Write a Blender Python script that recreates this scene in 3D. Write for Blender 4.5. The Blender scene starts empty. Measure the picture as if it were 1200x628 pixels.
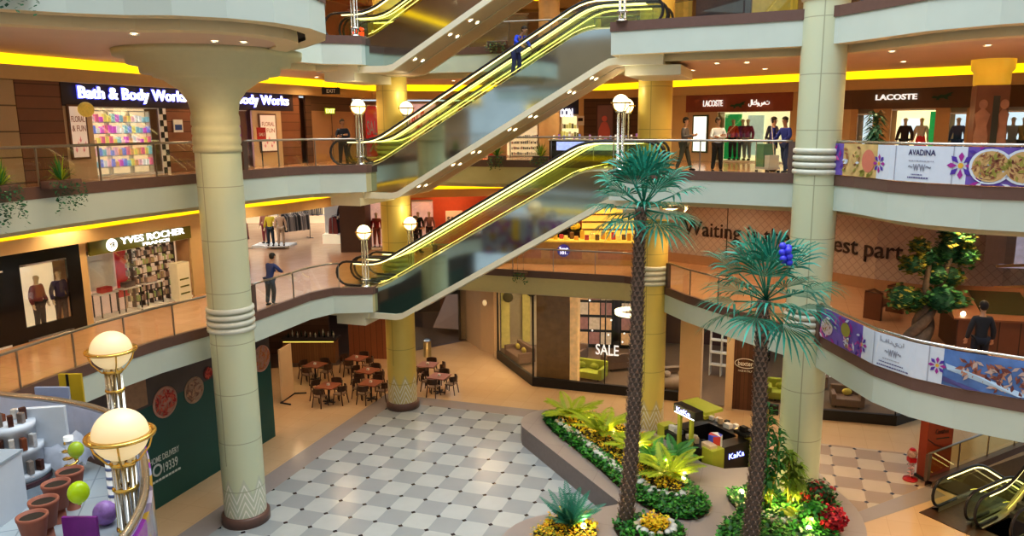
import bpy, bmesh, math, random
from math import sin, cos, pi, radians, atan2, hypot, floor
from mathutils import Vector, Matrix
from mathutils.geometry import tessellate_polygon
random.seed(7)
R = random.Random(11)
scene = bpy.context.scene
COL = scene.collection
# ------------------------------------------------------------------ camera
F_PX, CX, EZ = 900.0, 632.0, 11.65
PITCH = math.atan((314 - 147) / F_PX)
ROLL = .0026
cp, sp, cr, sr = cos(PITCH), sin(PITCH), cos(ROLL), sin(ROLL)
cam_d = bpy.data.cameras.new('camera')
cam = bpy.data.objects.new('camera', cam_d)
COL.objects.link(cam)
cam_d.sensor_width = 36
cam_d.lens = 27
cam_d.shift_x = (600 - CX) / 1200
cam_d.clip_end = 400
cam.matrix_world = Matrix(((cr, sr, 0, 0), (-sr * sp, cr * sp, -cp, 0), (-sr * cp, cr * cp, sp, EZ), (0, 0, 0, 1)))
scene.camera = cam

def ray(px, py):
    u, v = px - CX, 314 - py
    a, b = u * cr + v * sr, -u * sr + v * cr
    return Vector((a, F_PX * cp + b * sp, -F_PX * sp + b * cp))
def at(px, py, z):                      # where the photo's pixel meets the level z
    r = ray(px, py); t = (z - EZ) / r.z
    return (r.x * t, r.y * t)
def ad(px, py, y):                      # ... meets the depth y
    r = ray(px, py); t = y / r.y
    return (r.x * t, EZ + r.z * t)
# ------------------------------------------------------------------ materials
MATS = {}
def M(name, col, rough=.6, metal=0., var=.08, scale=6., emit=0., ecol=None, bump=0., alpha=None, detail=3):
    if name in MATS: return MATS[name]
    m = bpy.data.materials.new(name); m.use_nodes = True
    nt = m.node_tree; N = nt.nodes; L = nt.links
    b = N['Principled BSDF']
    b.inputs['Roughness'].default_value = rough
    b.inputs['Metallic'].default_value = metal
    tc = N.new('ShaderNodeTexCoord'); nz = N.new('ShaderNodeTexNoise')
    nz.inputs['Scale'].default_value = scale; nz.inputs['Detail'].default_value = detail
    L.new(tc.outputs['Object'], nz.inputs['Vector'])
    mx = N.new('ShaderNodeMix'); mx.data_type = 'RGBA'
    c = tuple(col)
    mx.inputs[6].default_value = tuple(max(0, x * (1 - var)) for x in c) + (1,)
    mx.inputs[7].default_value = tuple(min(1, x * (1 + var)) for x in c) + (1,)
    L.new(nz.outputs['Fac'], mx.inputs[0])
    L.new(mx.outputs[2], b.inputs['Base Color'])
    if emit:
        b.inputs['Emission Color'].default_value = tuple(ecol or col) + (1,)
        b.inputs['Emission Strength'].default_value = emit
    if bump:
        bp = N.new('ShaderNodeBump'); bp.inputs['Strength'].default_value = bump
        L.new(nz.outputs['Fac'], bp.inputs['Height']); L.new(bp.outputs['Normal'], b.inputs['Normal'])
    MATS[name] = m
    return m
def glass(name, tint=(.9, .95, .92), refl=.10, rough=.03):
    if name in MATS: return MATS[name]
    m = bpy.data.materials.new(name); m.use_nodes = True
    nt = m.node_tree; N = nt.nodes; L = nt.links
    N.remove(N['Principled BSDF'])
    t = N.new('ShaderNodeBsdfTransparent'); t.inputs[0].default_value = tuple(tint) + (1,)
    g = N.new('ShaderNodeBsdfGlossy'); g.inputs['Roughness'].default_value = rough
    lw = N.new('ShaderNodeLayerWeight'); lw.inputs['Blend'].default_value = .35
    mp = N.new('ShaderNodeMath'); mp.operation = 'MULTIPLY_ADD'; mp.inputs[1].default_value = .35; mp.inputs[2].default_value = refl * .5
    L.new(lw.outputs['Facing'], mp.inputs[0])
    x = N.new('ShaderNodeMixShader')
    L.new(mp.outputs[0], x.inputs[0]); L.new(t.outputs[0], x.inputs[1]); L.new(g.outputs[0], x.inputs[2])
    L.new(x.outputs[0], N['Material Output'].inputs[0])
    MATS[name] = m
    return m
def node_mat(name):
    m = bpy.data.materials.new(name); m.use_nodes = True
    MATS[name] = m
    nt = m.node_tree
    def n(t, **kw):
        o = nt.nodes.new(t)
        for k, v in kw.items(): setattr(o, k, v)
        return o
    def mth(op, a, b=None, c=None):
        o = nt.nodes.new('ShaderNodeMath'); o.operation = op
        for i, x in enumerate((a, b, c)):
            if x is None: continue
            if isinstance(x, (int, float)): o.inputs[i].default_value = x
            else: nt.links.new(x, o.inputs[i])
        return o.outputs[0]
    def mix(f, a, b):
        o = nt.nodes.new('ShaderNodeMix'); o.data_type = 'RGBA'
        for i, x in ((0, f), (6, a), (7, b)):
            if isinstance(x, (int, float)): o.inputs[i].default_value = x
            elif isinstance(x, tuple): o.inputs[i].default_value = tuple(x) + (1,)
            else: nt.links.new(x, o.inputs[i])
        return o.outputs[2]
    return m, nt, nt.nodes['Principled BSDF'], n, mth, mix
def boards_mat(name, c1, c2, pitch=.22, axis='Z', rough=.45, gap=.06):
    m, nt, b, n, mth, mix = node_mat(name)
    tc = n('ShaderNodeTexCoord'); se = n('ShaderNodeSeparateXYZ'); nt.links.new(tc.outputs['Object'], se.inputs[0])
    f = mth('DIVIDE', se.outputs[axis], pitch)
    fr = mth('FRACT', f); fl = mth('FLOOR', f)
    wn = n('ShaderNodeTexWhiteNoise'); wn.noise_dimensions = '1D'; nt.links.new(fl, wn.inputs['W'])
    nz = n('ShaderNodeTexNoise'); nz.inputs['Scale'].default_value = 5; nt.links.new(tc.outputs['Object'], nz.inputs['Vector'])
    k = mth('ADD', mth('MULTIPLY', wn.outputs['Value'], .6), mth('MULTIPLY', nz.outputs['Fac'], .4))
    c = mix(k, c1, c2)
    line = mth('LESS_THAN', fr, gap)
    c = mix(line, c, tuple(x * .35 for x in c1))
    nt.links.new(c, b.inputs['Base Color']); b.inputs['Roughness'].default_value = rough
    return m
def floor_mat(name, base, vein, tile=.62, rough=.22, ang=-17.3, line=.03, lc=.75):
    m, nt, b, n, mth, mix = node_mat(name)
    tc = n('ShaderNodeTexCoord'); mp = n('ShaderNodeMapping'); mp.inputs['Rotation'].default_value = (0, 0, radians(-ang))
    nt.links.new(tc.outputs['Object'], mp.inputs[0])
    se = n('ShaderNodeSeparateXYZ'); nt.links.new(mp.outputs[0], se.inputs[0])
    a = mth('DIVIDE', se.outputs['X'], tile); c_ = mth('DIVIDE', se.outputs['Y'], tile)
    ln = mth('MAXIMUM', mth('LESS_THAN', mth('FRACT', a), line), mth('LESS_THAN', mth('FRACT', c_), line))
    nz = n('ShaderNodeTexNoise'); nz.inputs['Scale'].default_value = 1.3; nz.inputs['Detail'].default_value = 6
    nt.links.new(tc.outputs['Object'], nz.inputs['Vector'])
    wn = n('ShaderNodeTexWhiteNoise'); wn.noise_dimensions = '2D'
    cb = n('ShaderNodeCombineXYZ'); nt.links.new(mth('FLOOR', a), cb.inputs[0]); nt.links.new(mth('FLOOR', c_), cb.inputs[1])
    nt.links.new(cb.outputs[0], wn.inputs['Vector'])
    k = mth('ADD', mth('MULTIPLY', nz.outputs['Fac'], .7), mth('MULTIPLY', wn.outputs['Value'], .3))
    col = mix(ln, mix(k, base, vein), tuple(x * lc for x in vein))
    nt.links.new(col, b.inputs['Base Color']); b.inputs['Roughness'].default_value = rough
    return m
def checker_mat(name, light, dark, dot, u0, v0, s=.843, rough=.25):
    m, nt, b, n, mth, mix = node_mat(name)
    tc = n('ShaderNodeTexCoord'); mp = n('ShaderNodeMapping'); mp.inputs['Rotation'].default_value = (0, 0, radians(17.3))
    nt.links.new(tc.outputs['Object'], mp.inputs[0])
    se = n('ShaderNodeSeparateXYZ'); nt.links.new(mp.outputs[0], se.inputs[0])
    a = mth('DIVIDE', mth('SUBTRACT', se.outputs['X'], u0), s)
    c_ = mth('DIVIDE', mth('SUBTRACT', se.outputs['Y'], v0), s)
    par = mth('ABSOLUTE', mth('MODULO', mth('ADD', mth('FLOOR', a), mth('FLOOR', c_)), 2.0))
    par = mth('GREATER_THAN', par, .5)
    da = mth('ABSOLUTE', mth('SUBTRACT', mth('FRACT', mth('ADD', a, .5)), .5))
    db = mth('ABSOLUTE', mth('SUBTRACT', mth('FRACT', mth('ADD', c_, .5)), .5))
    d = mth('LESS_THAN', mth('ADD', da, db), .1)
    nz = n('ShaderNodeTexNoise'); nz.inputs['Scale'].default_value = 2.; nz.inputs['Detail'].default_value = 5
    nt.links.new(tc.outputs['Object'], nz.inputs['Vector'])
    col = mix(par, light, dark)
    col = mix(mth('MULTIPLY', nz.outputs['Fac'], .25), col, tuple(x * .6 for x in dark))
    col = mix(d, col, dot)
    nt.links.new(col, b.inputs['Base Color']); b.inputs['Roughness'].default_value = rough
    return m
# ------------------------------------------------------------------ mesh helpers
class MB:
    def __init__(s): s.v = []; s.f = []; s.m = []; s.mi = 0; s.sm = []; s.smooth = False
    def add(s, vs, fs):
        o = len(s.v); s.v += [tuple(x) for x in vs]
        for f in fs: s.f.append([o + i for i in f]); s.m.append(s.mi); s.sm.append(s.smooth)
        return s
    def box(s, x0, x1, y0, y1, z0, z1, rz=0, o=(0, 0, 0), bev=0):
        if bev:
            bm = bmesh.new(); bmesh.ops.create_cube(bm, size=1)
            for v in bm.verts: v.co = Vector(((x0 + x1) / 2 + v.co.x * (x1 - x0), (y0 + y1) / 2 + v.co.y * (y1 - y0), (z0 + z1) / 2 + v.co.z * (z1 - z0)))
            bmesh.ops.bevel(bm, geom=bm.edges[:], offset=bev, segments=2, affect='EDGES', profile=.6)
            bm.verts.index_update()
            vs = [v.co.copy() for v in bm.verts]; fs = [[v.index for v in f.verts] for f in bm.faces]; bm.free()
        else:
            vs = [(x, y, z) for x in (x0, x1) for y in (y0, y1) for z in (z0, z1)]
            fs = [(0, 1, 3, 2), (4, 6, 7, 5), (0, 4, 5, 1), (2, 3, 7, 6), (0, 2, 6, 4), (1, 5, 7, 3)]
        c, n_ = cos(rz), sin(rz)
        vs = [(o[0] + v[0] * c - v[1] * n_, o[1] + v[0] * n_ + v[1] * c, o[2] + v[2]) for v in vs]
        return s.add(vs, fs)
    def lathe(s, prof, n=24, c=(0, 0, 0), a0=0, a1=2 * pi, M_=None):
        full = abs(a1 - a0 - 2 * pi) < 1e-6
        k = n if full else n + 1
        vs = []
        for r, z in prof:
            for i in range(k):
                a = a0 + (a1 - a0) * i / n
                vs.append(Vector((r * cos(a), r * sin(a), z)))
        if M_ is not None: vs = [M_ @ v for v in vs]
        vs = [(v.x + c[0], v.y + c[1], v.z + c[2]) for v in vs]
        fs = []
        for j in range(len(prof) - 1):
            for i in range(n if full else n):
                i2 = (i + 1) % k
                if not full and i + 1 >= k: continue
                fs.append((j * k + i, j * k + i2, (j + 1) * k + i2, (j + 1) * k + i))
        sm = s.smooth; s.smooth = True; s.add(vs, fs); s.smooth = sm
        return s
    def cyl(s, x, y, z0, z1, r, r2=None, n=20):
        r2 = r if r2 is None else r2
        return s.lathe([(0, z0), (r, z0), (r, z0), (r2, z1), (r2, z1), (0, z1)], n, (x, y, 0))
    def tube(s, pts, r, n=8, closed=False, rs=None):
        pts = [Vector(p) for p in pts]; N = len(pts); vs = []
        prev = None
        for i, p in enumerate(pts):
            a = pts[(i - 1) % N] if (closed or i > 0) else p
            b = pts[(i + 1) % N] if (closed or i < N - 1) else p
            t = (b - a)
            t = t.normalized() if t.length > 1e-9 else Vector((0, 0, 1))
            if prev is None:
                ref = Vector((0, 0, 1)) if abs(t.z) < .9 else Vector((1, 0, 0))
                x = t.cross(ref).normalized()
            else:
                x = (prev - t * prev.dot(t))
                x = x.normalized() if x.length > 1e-6 else t.orthogonal().normalized()
            prev = x; y = t.cross(x)
            rr = rs[i] if rs else r
            for k in range(n):
                a_ = 2 * pi * k / n
                vs.append(p + x * (rr * cos(a_)) + y * (rr * sin(a_)))
        fs = []
        for i in range(N if closed else N - 1):
            j = (i + 1) % N
            for k in range(n):
                k2 = (k + 1) % n
                fs.append((i * n + k, i * n + k2, j * n + k2, j * n + k))
        if not closed:
            fs.append(tuple(range(n))[::-1]); fs.append(tuple((N - 1) * n + k for k in range(n)))
        sm = s.smooth; s.smooth = True; s.add(vs, fs); s.smooth = sm
        return s
    def sphere(s, c, r, n=16, m=10, sx=1, sy=1, sz=1, z0=-1, z1=1):
        prof = []
        for i in range(m + 1):
            t = z0 + (z1 - z0) * i / m
            a = math.asin(max(-1, min(1, t))) if (z0 > -1 or z1 < 1) else -pi / 2 + pi * i / m
            prof.append((r * cos(a), r * sin(a) * sz))
        Mx = Matrix.Diagonal((sx, sy, 1)).to_3x3()
        return s.lathe(prof, n, c, M_=Mx)
    def poly(s, pts, z0, z1=None):
        """flat polygon (concave ok), or prism when z1 given"""
        tri = tessellate_polygon([[Vector((p[0], p[1], 0)) for p in pts]])
        n = len(pts)
        if z1 is None:
            vs = [(p[0], p[1], z0) for p in pts]
            fs = []
            for t in tri:
                a, b, c = (Vector(vs[i]) for i in t)
                fs.append(t if (b - a).cross(c - a).z > 0 else t[::-1])
            return s.add(vs, fs)
        vs = [(p[0], p[1], z0) for p in pts] + [(p[0], p[1], z1) for p in pts]
        fs = []
        for t in tri:
            a, b, c = (Vector(vs[i]) for i in t)
            t = t if (b - a).cross(c - a).z > 0 else t[::-1]
            fs.append(tuple(n + i for i in t)); fs.append(tuple(t[::-1]))
        for i in range(n):
            j = (i + 1) % n
            fs.append((i, j, n + j, n + i))
        return s.add(vs, fs)
    def sweep(s, path, prof, closed=False, mats=None):
        """path: 2-D polyline; prof: list of (inward offset to the path's left, z)"""
        offs = [offset(path, d, closed) for d, z in prof]
        n = len(path)
        for k in range(len(prof) - 1):
            if mats: s.mi = mats[k]
            a, b = offs[k], offs[k + 1]
            vs = [(p[0], p[1], prof[k][1]) for p in a] + [(p[0], p[1], prof[k + 1][1]) for p in b]
            fs = [(i, i + 1, n + i + 1, n + i) for i in range(n - 1)]
            if closed: fs.append((n - 1, 0, n, 2 * n - 1))
            s.add(vs, fs)
        s.mi = 0
        return s
    def xform(s, mat):
        s.v = [tuple(mat @ Vector(v)) for v in s.v]; return s
    def build(s, name, mats, parent=None, loc=None, rz=0):
        me = bpy.data.meshes.new(name)
        me.from_pydata(s.v, [], s.f)
        if not isinstance(mats, (list, tuple)): mats = [mats]
        for m in mats: me.materials.append(m)
        me.polygons.foreach_set('material_index', [min(i, len(mats) - 1) for i in s.m])
        me.polygons.foreach_set('use_smooth', s.sm)
        me.update()
        o = bpy.data.objects.new(name, me); COL.objects.link(o)
        if parent: o.parent = parent
        if loc: o.location = loc
        if rz: o.rotation_euler = (0, 0, rz)
        return o
def offset(path, d, closed=False):
    """offset a polyline to its left by d"""
    if abs(d) < 1e-9: return list(path)
    n = len(path); out = []
    for i, p in enumerate(path):
        a = path[i - 1] if (i > 0 or closed) else None
        b = path[(i + 1) % n] if (i < n - 1 or closed) else None
        ns = []
        for q, r in ((a, p), (p, b)):
            if q is None or r is None: continue
            dx, dy = r[0] - q[0], r[1] - q[1]; l = hypot(dx, dy) or 1
            ns.append((-dy / l, dx / l))
        if len(ns) == 1: nx, ny = ns[0]; k = 1
        else:
            nx, ny = ns[0][0] + ns[1][0], ns[0][1] + ns[1][1]; l = hypot(nx, ny) or 1
            nx /= l; ny /= l; k = min(1.8, 1 / max(.3, nx * ns[0][0] + ny * ns[0][1]))
        out.append((p[0] + nx * d * k, p[1] + ny * d * k))
    return out
def smooth_path(p, it=2, closed=False):
    for _ in range(it):
        q = [] if closed else [p[0]]
        n = len(p)
        for i in range(n if closed else n - 1):
            a, b = p[i], p[(i + 1) % n]
            q.append((a[0] * .75 + b[0] * .25, a[1] * .75 + b[1] * .25)); q.append((a[0] * .25 + b[0] * .75, a[1] * .25 + b[1] * .75))
        if not closed: q.append(p[-1])
        p = q
    return p
class Along:
    def __init__(s, path):
        s.p = path; s.L = [0]
        for a, b in zip(path, path[1:]): s.L.append(s.L[-1] + hypot(b[0] - a[0], b[1] - a[1]))
        s.len = s.L[-1]
    def at(s, d, off=0):                # off: to the right of travel
        d0 = max(0, min(s.len - 1e-6, d))
        for i in range(len(s.p) - 1):
            if s.L[i + 1] >= d0: break
        a, b = s.p[i], s.p[i + 1]; l = (s.L[i + 1] - s.L[i]) or 1
        dx, dy = (b[0] - a[0]) / l, (b[1] - a[1]) / l
        t = d - s.L[i]
        return (a[0] + dx * t + dy * off, a[1] + dy * t - dx * off, atan2(dy, dx))
    def near(s, q):
        best = None
        for i in range(len(s.p) - 1):
            a, b = s.p[i], s.p[i + 1]; l = (s.L[i + 1] - s.L[i]) or 1
            dx, dy = (b[0] - a[0]) / l, (b[1] - a[1]) / l
            t = max(0, min(l, (q[0] - a[0]) * dx + (q[1] - a[1]) * dy))
            e = hypot(a[0] + dx * t - q[0], a[1] + dy * t - q[1])
            if best is None or e < best[0]: best = (e, s.L[i] + t)
        return best[1]
def tag(o, label=None, cat=None, group=None, kind=None):
    if label: o['label'] = label
    if cat: o['category'] = cat
    if group: o['group'] = group
    if kind: o['kind'] = kind
    return o
def struct(o): o['kind'] = 'structure'; return o
def thing(name, label, cat, loc=(0, 0, 0), rz=0, group=None):
    o = bpy.data.objects.new(name, None); COL.objects.link(o)
    o.location = loc; o.rotation_euler = (0, 0, rz); o.empty_display_size = .1
    return tag(o, label, cat, group)
def dup(root, loc, rz=0, label=None, group=None, scale=None):
    r = root.copy(); COL.objects.link(r); r.location = loc; r.rotation_euler = (0, 0, rz)
    if scale: r.scale = (scale,) * 3 if isinstance(scale, (int, float)) else scale
    if label: r['label'] = label
    if group: r['group'] = group
    for ch in list(root.children):
        c = ch.copy(); COL.objects.link(c); c.parent = r
        for g in list(ch.children):
            d = g.copy(); COL.objects.link(d); d.parent = c
    return r
DG = None
def text_mb(body, size=1., extrude=.01, embolden=0., align='LEFT', spacing=1.):
    """lettering standing in the local X-Z plane, facing -Y"""
    cu = bpy.data.curves.new('t', 'FONT'); cu.body = body; cu.size = size; cu.extrude = extrude
    cu.offset = embolden; cu.align_x = align; cu.resolution_u = 3; cu.space_character = spacing
    o = bpy.data.objects.new('t', cu); COL.objects.link(o)
    dg = bpy.context.evaluated_depsgraph_get(); dg.update()
    me = bpy.data.meshes.new_from_object(o.evaluated_get(dg))
    mb = MB()
    mb.add([(v.co.x, -v.co.z, v.co.y) for v in me.vertices], [list(p.vertices) for p in me.polygons])
    bpy.data.objects.remove(o); bpy.data.curves.remove(cu); bpy.data.meshes.remove(me)
    return mb
def text_fit(body, width, height, extrude=.01, embolden=0., center=True):
    """lettering scaled so its bounding box is width x height, lower left corner at the origin"""
    mb = text_mb(body, 1, extrude, embolden)
    xs = [v[0] for v in mb.v]; zs = [v[2] for v in mb.v]
    sx = width / (max(xs) - min(xs)); sz = height / (max(zs) - min(zs))
    x0, z0 = min(xs), min(zs)
    mb.v = [((v[0] - x0) * sx, v[1], (v[2] - z0) * sz) for v in mb.v]
    return mb
# ------------------------------------------------------------------ common materials
brown = M('rail_brown', (.15, .085, .07), .4, var=.12)
pale = M('fascia_pale', (.54, .605, .55), .55, var=.05, scale=1.5)
cream = M('soffit_cream', (.66, .56, .36), .6, var=.06, scale=1.5)
dark = M('recess_dark', (.03, .02, .018), .8)
ceil_m = M('ceiling_paint', (.62, .47, .37), .7, var=.06, scale=.8)
cove = M('cove_light', (1, .75, .02), .5, emit=1.25, ecol=(1, .60, .005), var=.2, scale=1.2)
bulk = M('bulkhead_tan', (.62, .46, .24), .6, var=.05)
steel = M('brushed_steel', (.62, .62, .6), .25, 1., var=.08)
gold = M('gold_metal', (.75, .5, .14), .25, 1., var=.15)
black = M('black_paint', (.015, .014, .016), .35, var=.2)
white = M('white_paint', (.8, .8, .78), .5, var=.04)
beige = M('beige_panel', (.66, .5, .33), .5, var=.06, scale=2)
glass_rail = glass('railing_glass', (.95, .97, .93), .06)
glass_shop = glass('shop_glass', (.93, .95, .95), .08)
glass_green = glass('escalator_glass', (.90, .96, .70), .10)
floor1 = floor_mat('stone_floor_upper', (.66, .42, .28), (.54, .33, .2), .6, .17, line=.02, lc=.82)
floor0 = floor_mat('stone_floor_ground', (.68, .50, .32), (.60, .43, .26), .9, .14, line=.012, lc=.88)
# ------------------------------------------------------------------ the building's levels and plan
TH = radians(-17.3)                     # the building's own grid is turned against the view
UX, UY = cos(TH), sin(TH)
def uv(u, v): return (u * UX - v * UY, u * UY + v * UX)
F1, F2, F3, F4 = 5.65, 10.1, 14.5, 18.9
P1 = [(-4.6, 3.0), (-5.0, 8.4), (-5.2, 9.4), (-5.6, 10.3), (-6.4, 11.7), (-7.2, 12.7), (-8.6, 13.5), (-10.4, 13.9), (-11.6, 14.5), (-11.8, 15.7), (-11.5, 17.2),
      (-11.1, 18.9), (-10.5, 20.5), (-9.8, 21.8), (-9.15, 23.2), (-8.6, 24.9), (-8.1, 26.5), (-7.5, 27.35), (-6.1, 27.5), uv(-14, 29.15), uv(-5.6, 29.15),
      (4.2, 28.7), (4.55, 27.5), (5.05, 26.1), (5.75, 24.7), (6.6, 23.2), (7.35, 21.9), (7.8, 20.9), (7.98, 19.6), (8.2, 18.1), (8.65, 17.1), (9.3, 16.4), (10.4, 15.6), (12.2, 14.9), (15.5, 14.2), (20, 14)]
P2 = [(-12.3, 7), (-12.1, 13), (-11.75, 16.6), (-11.2, 18.9), (-10.6, 20.7), (-10., 22.2), (-9.2, 24.1), (-8.4, 25.8), (-7.6, 26.8), (-6.1, 27.3), uv(-14, 29.15), uv(-5.1, 29.15),
      uv(-5.1, 23.6), (4.6, 23.2), (6.9, 22.), (7.9, 21.3), (8.3, 20.3), (8.55, 18.9), (9.0, 17.9), (9.8, 17.0), (11, 16.3), (13, 15.7), (16, 15.3), (20, 15)]
P3 = [(-14, 11.6), (-11.2, 13.4), (-9.7, 14.4), (-8.8, 14.95), (-7.9, 15.25), (-7, 15.3), (-6.1, 15.7), (-5.4, 16.4), (-4.95, 17.4), (-4.9, 18.5), (-5.3, 19.9), (-6.3, 21.6), (-7.5, 23.2),
      (-8.1, 24.8), (-8, 26.2), (-7.4, 27.1), (-6.1, 27.4), uv(-14, 29.15), uv(-5.1, 29.15), uv(-5.1, 23.6), (4.3, 22.9), (5.8, 22.2), (7.1, 21.5), (7.8, 20.8), (8.3, 19.6), (8.8, 18.2), (9.8, 17.0), (11, 16.2), (13, 15.4), (16, 14.6), (20, 14)]
W1 = [(-21, 4), (-15.4, 20.5), (-12.6, 28.5), (-20, 31.5), (-22, 50), (-9.7, 50.5), (-9.4, 38.0), (0, 39.5), (3.3, 38), (5.3, 34.4), (7.9, 32.1), (10.6, 30.0), (12.9, 26.9), (16, 25.6), (22, 24), (30, 12)]
W2 = [(-21, 4), (-15.4, 20.5), (-12.6, 28.5), (-10.4, 33.5), (-8.7, 38.5), (0, 40), (3.8, 38.6), (6.8, 35.2), (10.2, 31.8), (12.2, 30.2), (15, 27.5), (18.5, 24.5), (24, 19), (30, 12)]
CV1 = [(-21, 4), (-15.4, 20.5), (-12.6, 28.5), (-10.9, 31), (-9.6, 34.2), (-8.9, 37.6), (0, 39.3), (3.5, 38)]

def slab(path, wall, F, z_ceil, lvl, cv, ceil_path_off=1.15, mat=None):
    m = MB(); m.poly(list(path) + list(reversed(wall)), F)
    struct(m.build('floor', mat or floor1))
    m = MB(); inner = offset(path, ceil_path_off)
    m.poly(inner + list(reversed(wall)), z_ceil)
    m.f = [f[::-1] for f in m.f]
    struct(m.build('ceiling', ceil_m))
def fascia(path, F, n):
    m = MB()
    prof = [(.14, F), (.14, F + .2), (0, F + .2), (0, F - .08), (.03, F - .08), (.03, F - .76), (.5, F - .76), (.5, F - .68), (.68, F - .68), (.68, F - .95), (1.2, F - .95), (1.2, F - .8)]
    m.sweep(path, prof, mats=[0, 0, 0, 0, 1, 2, 3, 3, 2, 2, 2])
    o = struct(m.build('trim_%d' % n, [brown, pale, cream, dark, M('fascia_warm_lit', (.58, .50, .27), .55, var=.05)]))
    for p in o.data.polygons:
        if p.material_index == 1 and p.center.y > 28.6 and n < 3: p.material_index = 4  # warm gallery light on the rear fascias is put into their colour
slab(P1, W1, F1, F2 - .9 - 0, 1, CV1)
bpy.data.objects['ceiling'].location.z = F1 - .9 - (F2 - .9)      # this one closes the ground floor
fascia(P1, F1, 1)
slab(P2, W2, F2, F2 - .9, 2, W2)
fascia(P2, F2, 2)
slab(P3, W2, F3, F3 - .9, 3, W2)
fascia(P3, F3, 3)
# roof of the top gallery, only its soffit shows
m = MB(); m.poly(offset(P3, -.2) + list(reversed(W2)), F4 - .9); m.f = [f[::-1] for f in m.f]
struct(m.build('ceiling', ceil_m))
m = MB(); m.sweep(offset(P3, -.2), [(0, F4 - .9), (0, F4)]); struct(m.build('trim_4', pale))

def cove_run(path, F, zc, n, lo=0.):
    m = MB()
    # offsets to the right of travel are negative = towards the atrium
    m.sweep(path, [(-.0, F + 2.72 - lo), (-.95, F + 2.72 - lo), (-.95, F + 3.1 - lo), (-.78, F + 3.1 - lo), (-.78, F + 3.12 - lo), (-.78, F + 3.45 - lo), (-.9, F + 3.45 - lo), (-.9, zc)], mats=[0, 0, 0, 1, 1, 2, 2])
    struct(m.build('trim_%d' % n, [bulk, cove, ceil_m]))
cove_run(CV1, F1, F2 - .9, 5, .14)
cove_run(W2, F2, F3 - .9, 6, -.1)
cove_run(W2, F3, F4 - .9, 7)

# ------------------------------------------------------------------ ground floor
G = MB(); G.poly([(-26, 0), (-26, 52), (32, 52), (32, 33.8), (13.0, 23.45), (15.4, 19.4), (32, 29.5), (32, 0)], 0)
struct(G.build('floor', floor0))
chk = checker_mat('checker_stone', (.50, .54, .55), (.355, .39, .41), (.04, .03, .035), -15.24, 22.17)
bord = M('border_stone', (.36, .32, .31), .25, var=.08, scale=1.5)
def uvrect(name, u0, u1, v0, v1, z, mat):
    m = MB(); m.poly([uv(u0, v0), uv(u1, v0), uv(u1, v1), uv(u0, v1)], z); return struct(m.build(name, mat))
for k_, (pp_, z_, m_) in enumerate((([(-16.1, 8), (-2, 8), (-2, 19), (-7.4, 25), (-8.6, 28.95), (-16.1, 28.95)], .004, bord), ([(-15.24, 8), (-2, 8), (-2, 19), (-7.4, 25), (-8.6, 28.1), (-15.24, 28.1)], .008, chk))):
    m = MB(); m.poly([uv(*q) for q in pp_], z_); struct(m.build('floor', m_))
chk2 = checker_mat('checker_stone_warm', (.60, .50, .38), (.40, .30, .22), (.05, .03, .03), -15.24 + .843 * .8, 22.17 + .843 * .63)
m = MB(); m.poly([uv(1.2, 22.5), uv(2.6, 23.4), uv(5.2, 26.2), uv(5.3, 28.75), uv(1.2, 28.75)], .008); struct(m.build('floor', chk2))
m = MB(); m.poly([uv(2.6, 23.4), uv(2.95, 23.0), uv(5.6, 25.6), uv(5.2, 26.2)], .006); struct(m.build('floor', bord))

# ------------------------------------------------------------------ columns
def column_mat(name, c, c2):
    m, nt, b, n, mth, mix = node_mat(name)
    tc = n('ShaderNodeTexCoord'); se = n('ShaderNodeSeparateXYZ'); nt.links.new(tc.outputs['Object'], se.inputs[0])
    z = se.outputs['Z']; ang = mth('ARCTAN2', se.outputs['Y'], se.outputs['X'])
    joint = mth('LESS_THAN', mth('FRACT', mth('DIVIDE', mth('ADD', z, .35), 1.48)), .016)
    seam = mth('LESS_THAN', mth('ABSOLUTE', mth('SUBTRACT', mth('FRACT', mth('DIVIDE', ang, pi / 1.0)), .37)), .008)
    seam = mth('MULTIPLY', seam, mth('GREATER_THAN', z, 1.95))
    nz = n('ShaderNodeTexNoise'); nz.inputs['Scale'].default_value = .9; nt.links.new(tc.outputs['Object'], nz.inputs['Vector'])
    col = mix(nz.outputs['Fac'], c, c2)
    # carved zigzag at the foot
    tri = mth('ABSOLUTE', mth('SUBTRACT', mth('FRACT', mth('MULTIPLY', ang, 8 / (2 * pi))), .5))      # 0..0.5
    h = mth('SUBTRACT', z, mth('MULTIPLY', tri, -1.1))
    st = mth('LESS_THAN', mth('FRACT', mth('DIVIDE', h, .26)), .3)
    low = mth('LESS_THAN', h, 1.55)
    top = mth('MULTIPLY', mth('MULTIPLY', st, low), mth('GREATER_THAN', z, .3))
    col = mix(mth('MULTIPLY', low, .35), col, (.42, .44, .43))
    col = mix(top, col, (.78, .77, .7))
    col = mix(mth('MAXIMUM', joint, seam), col, tuple(x * .6 for x in c))
    nt.links.new(col, b.inputs['Base Color']); b.inputs['Roughness'].default_value = .35
    return m
colA = column_mat('column_cool', (.61, .635, .44), (.53, .59, .45))
colB = column_mat('column_warm_lit', (.74, .58, .16), (.64, .50, .14))  # cream columns, yellow of the warm lighting baked into the base colour
colring = M('column_ring', (.62, .63, .55), .4)
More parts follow.
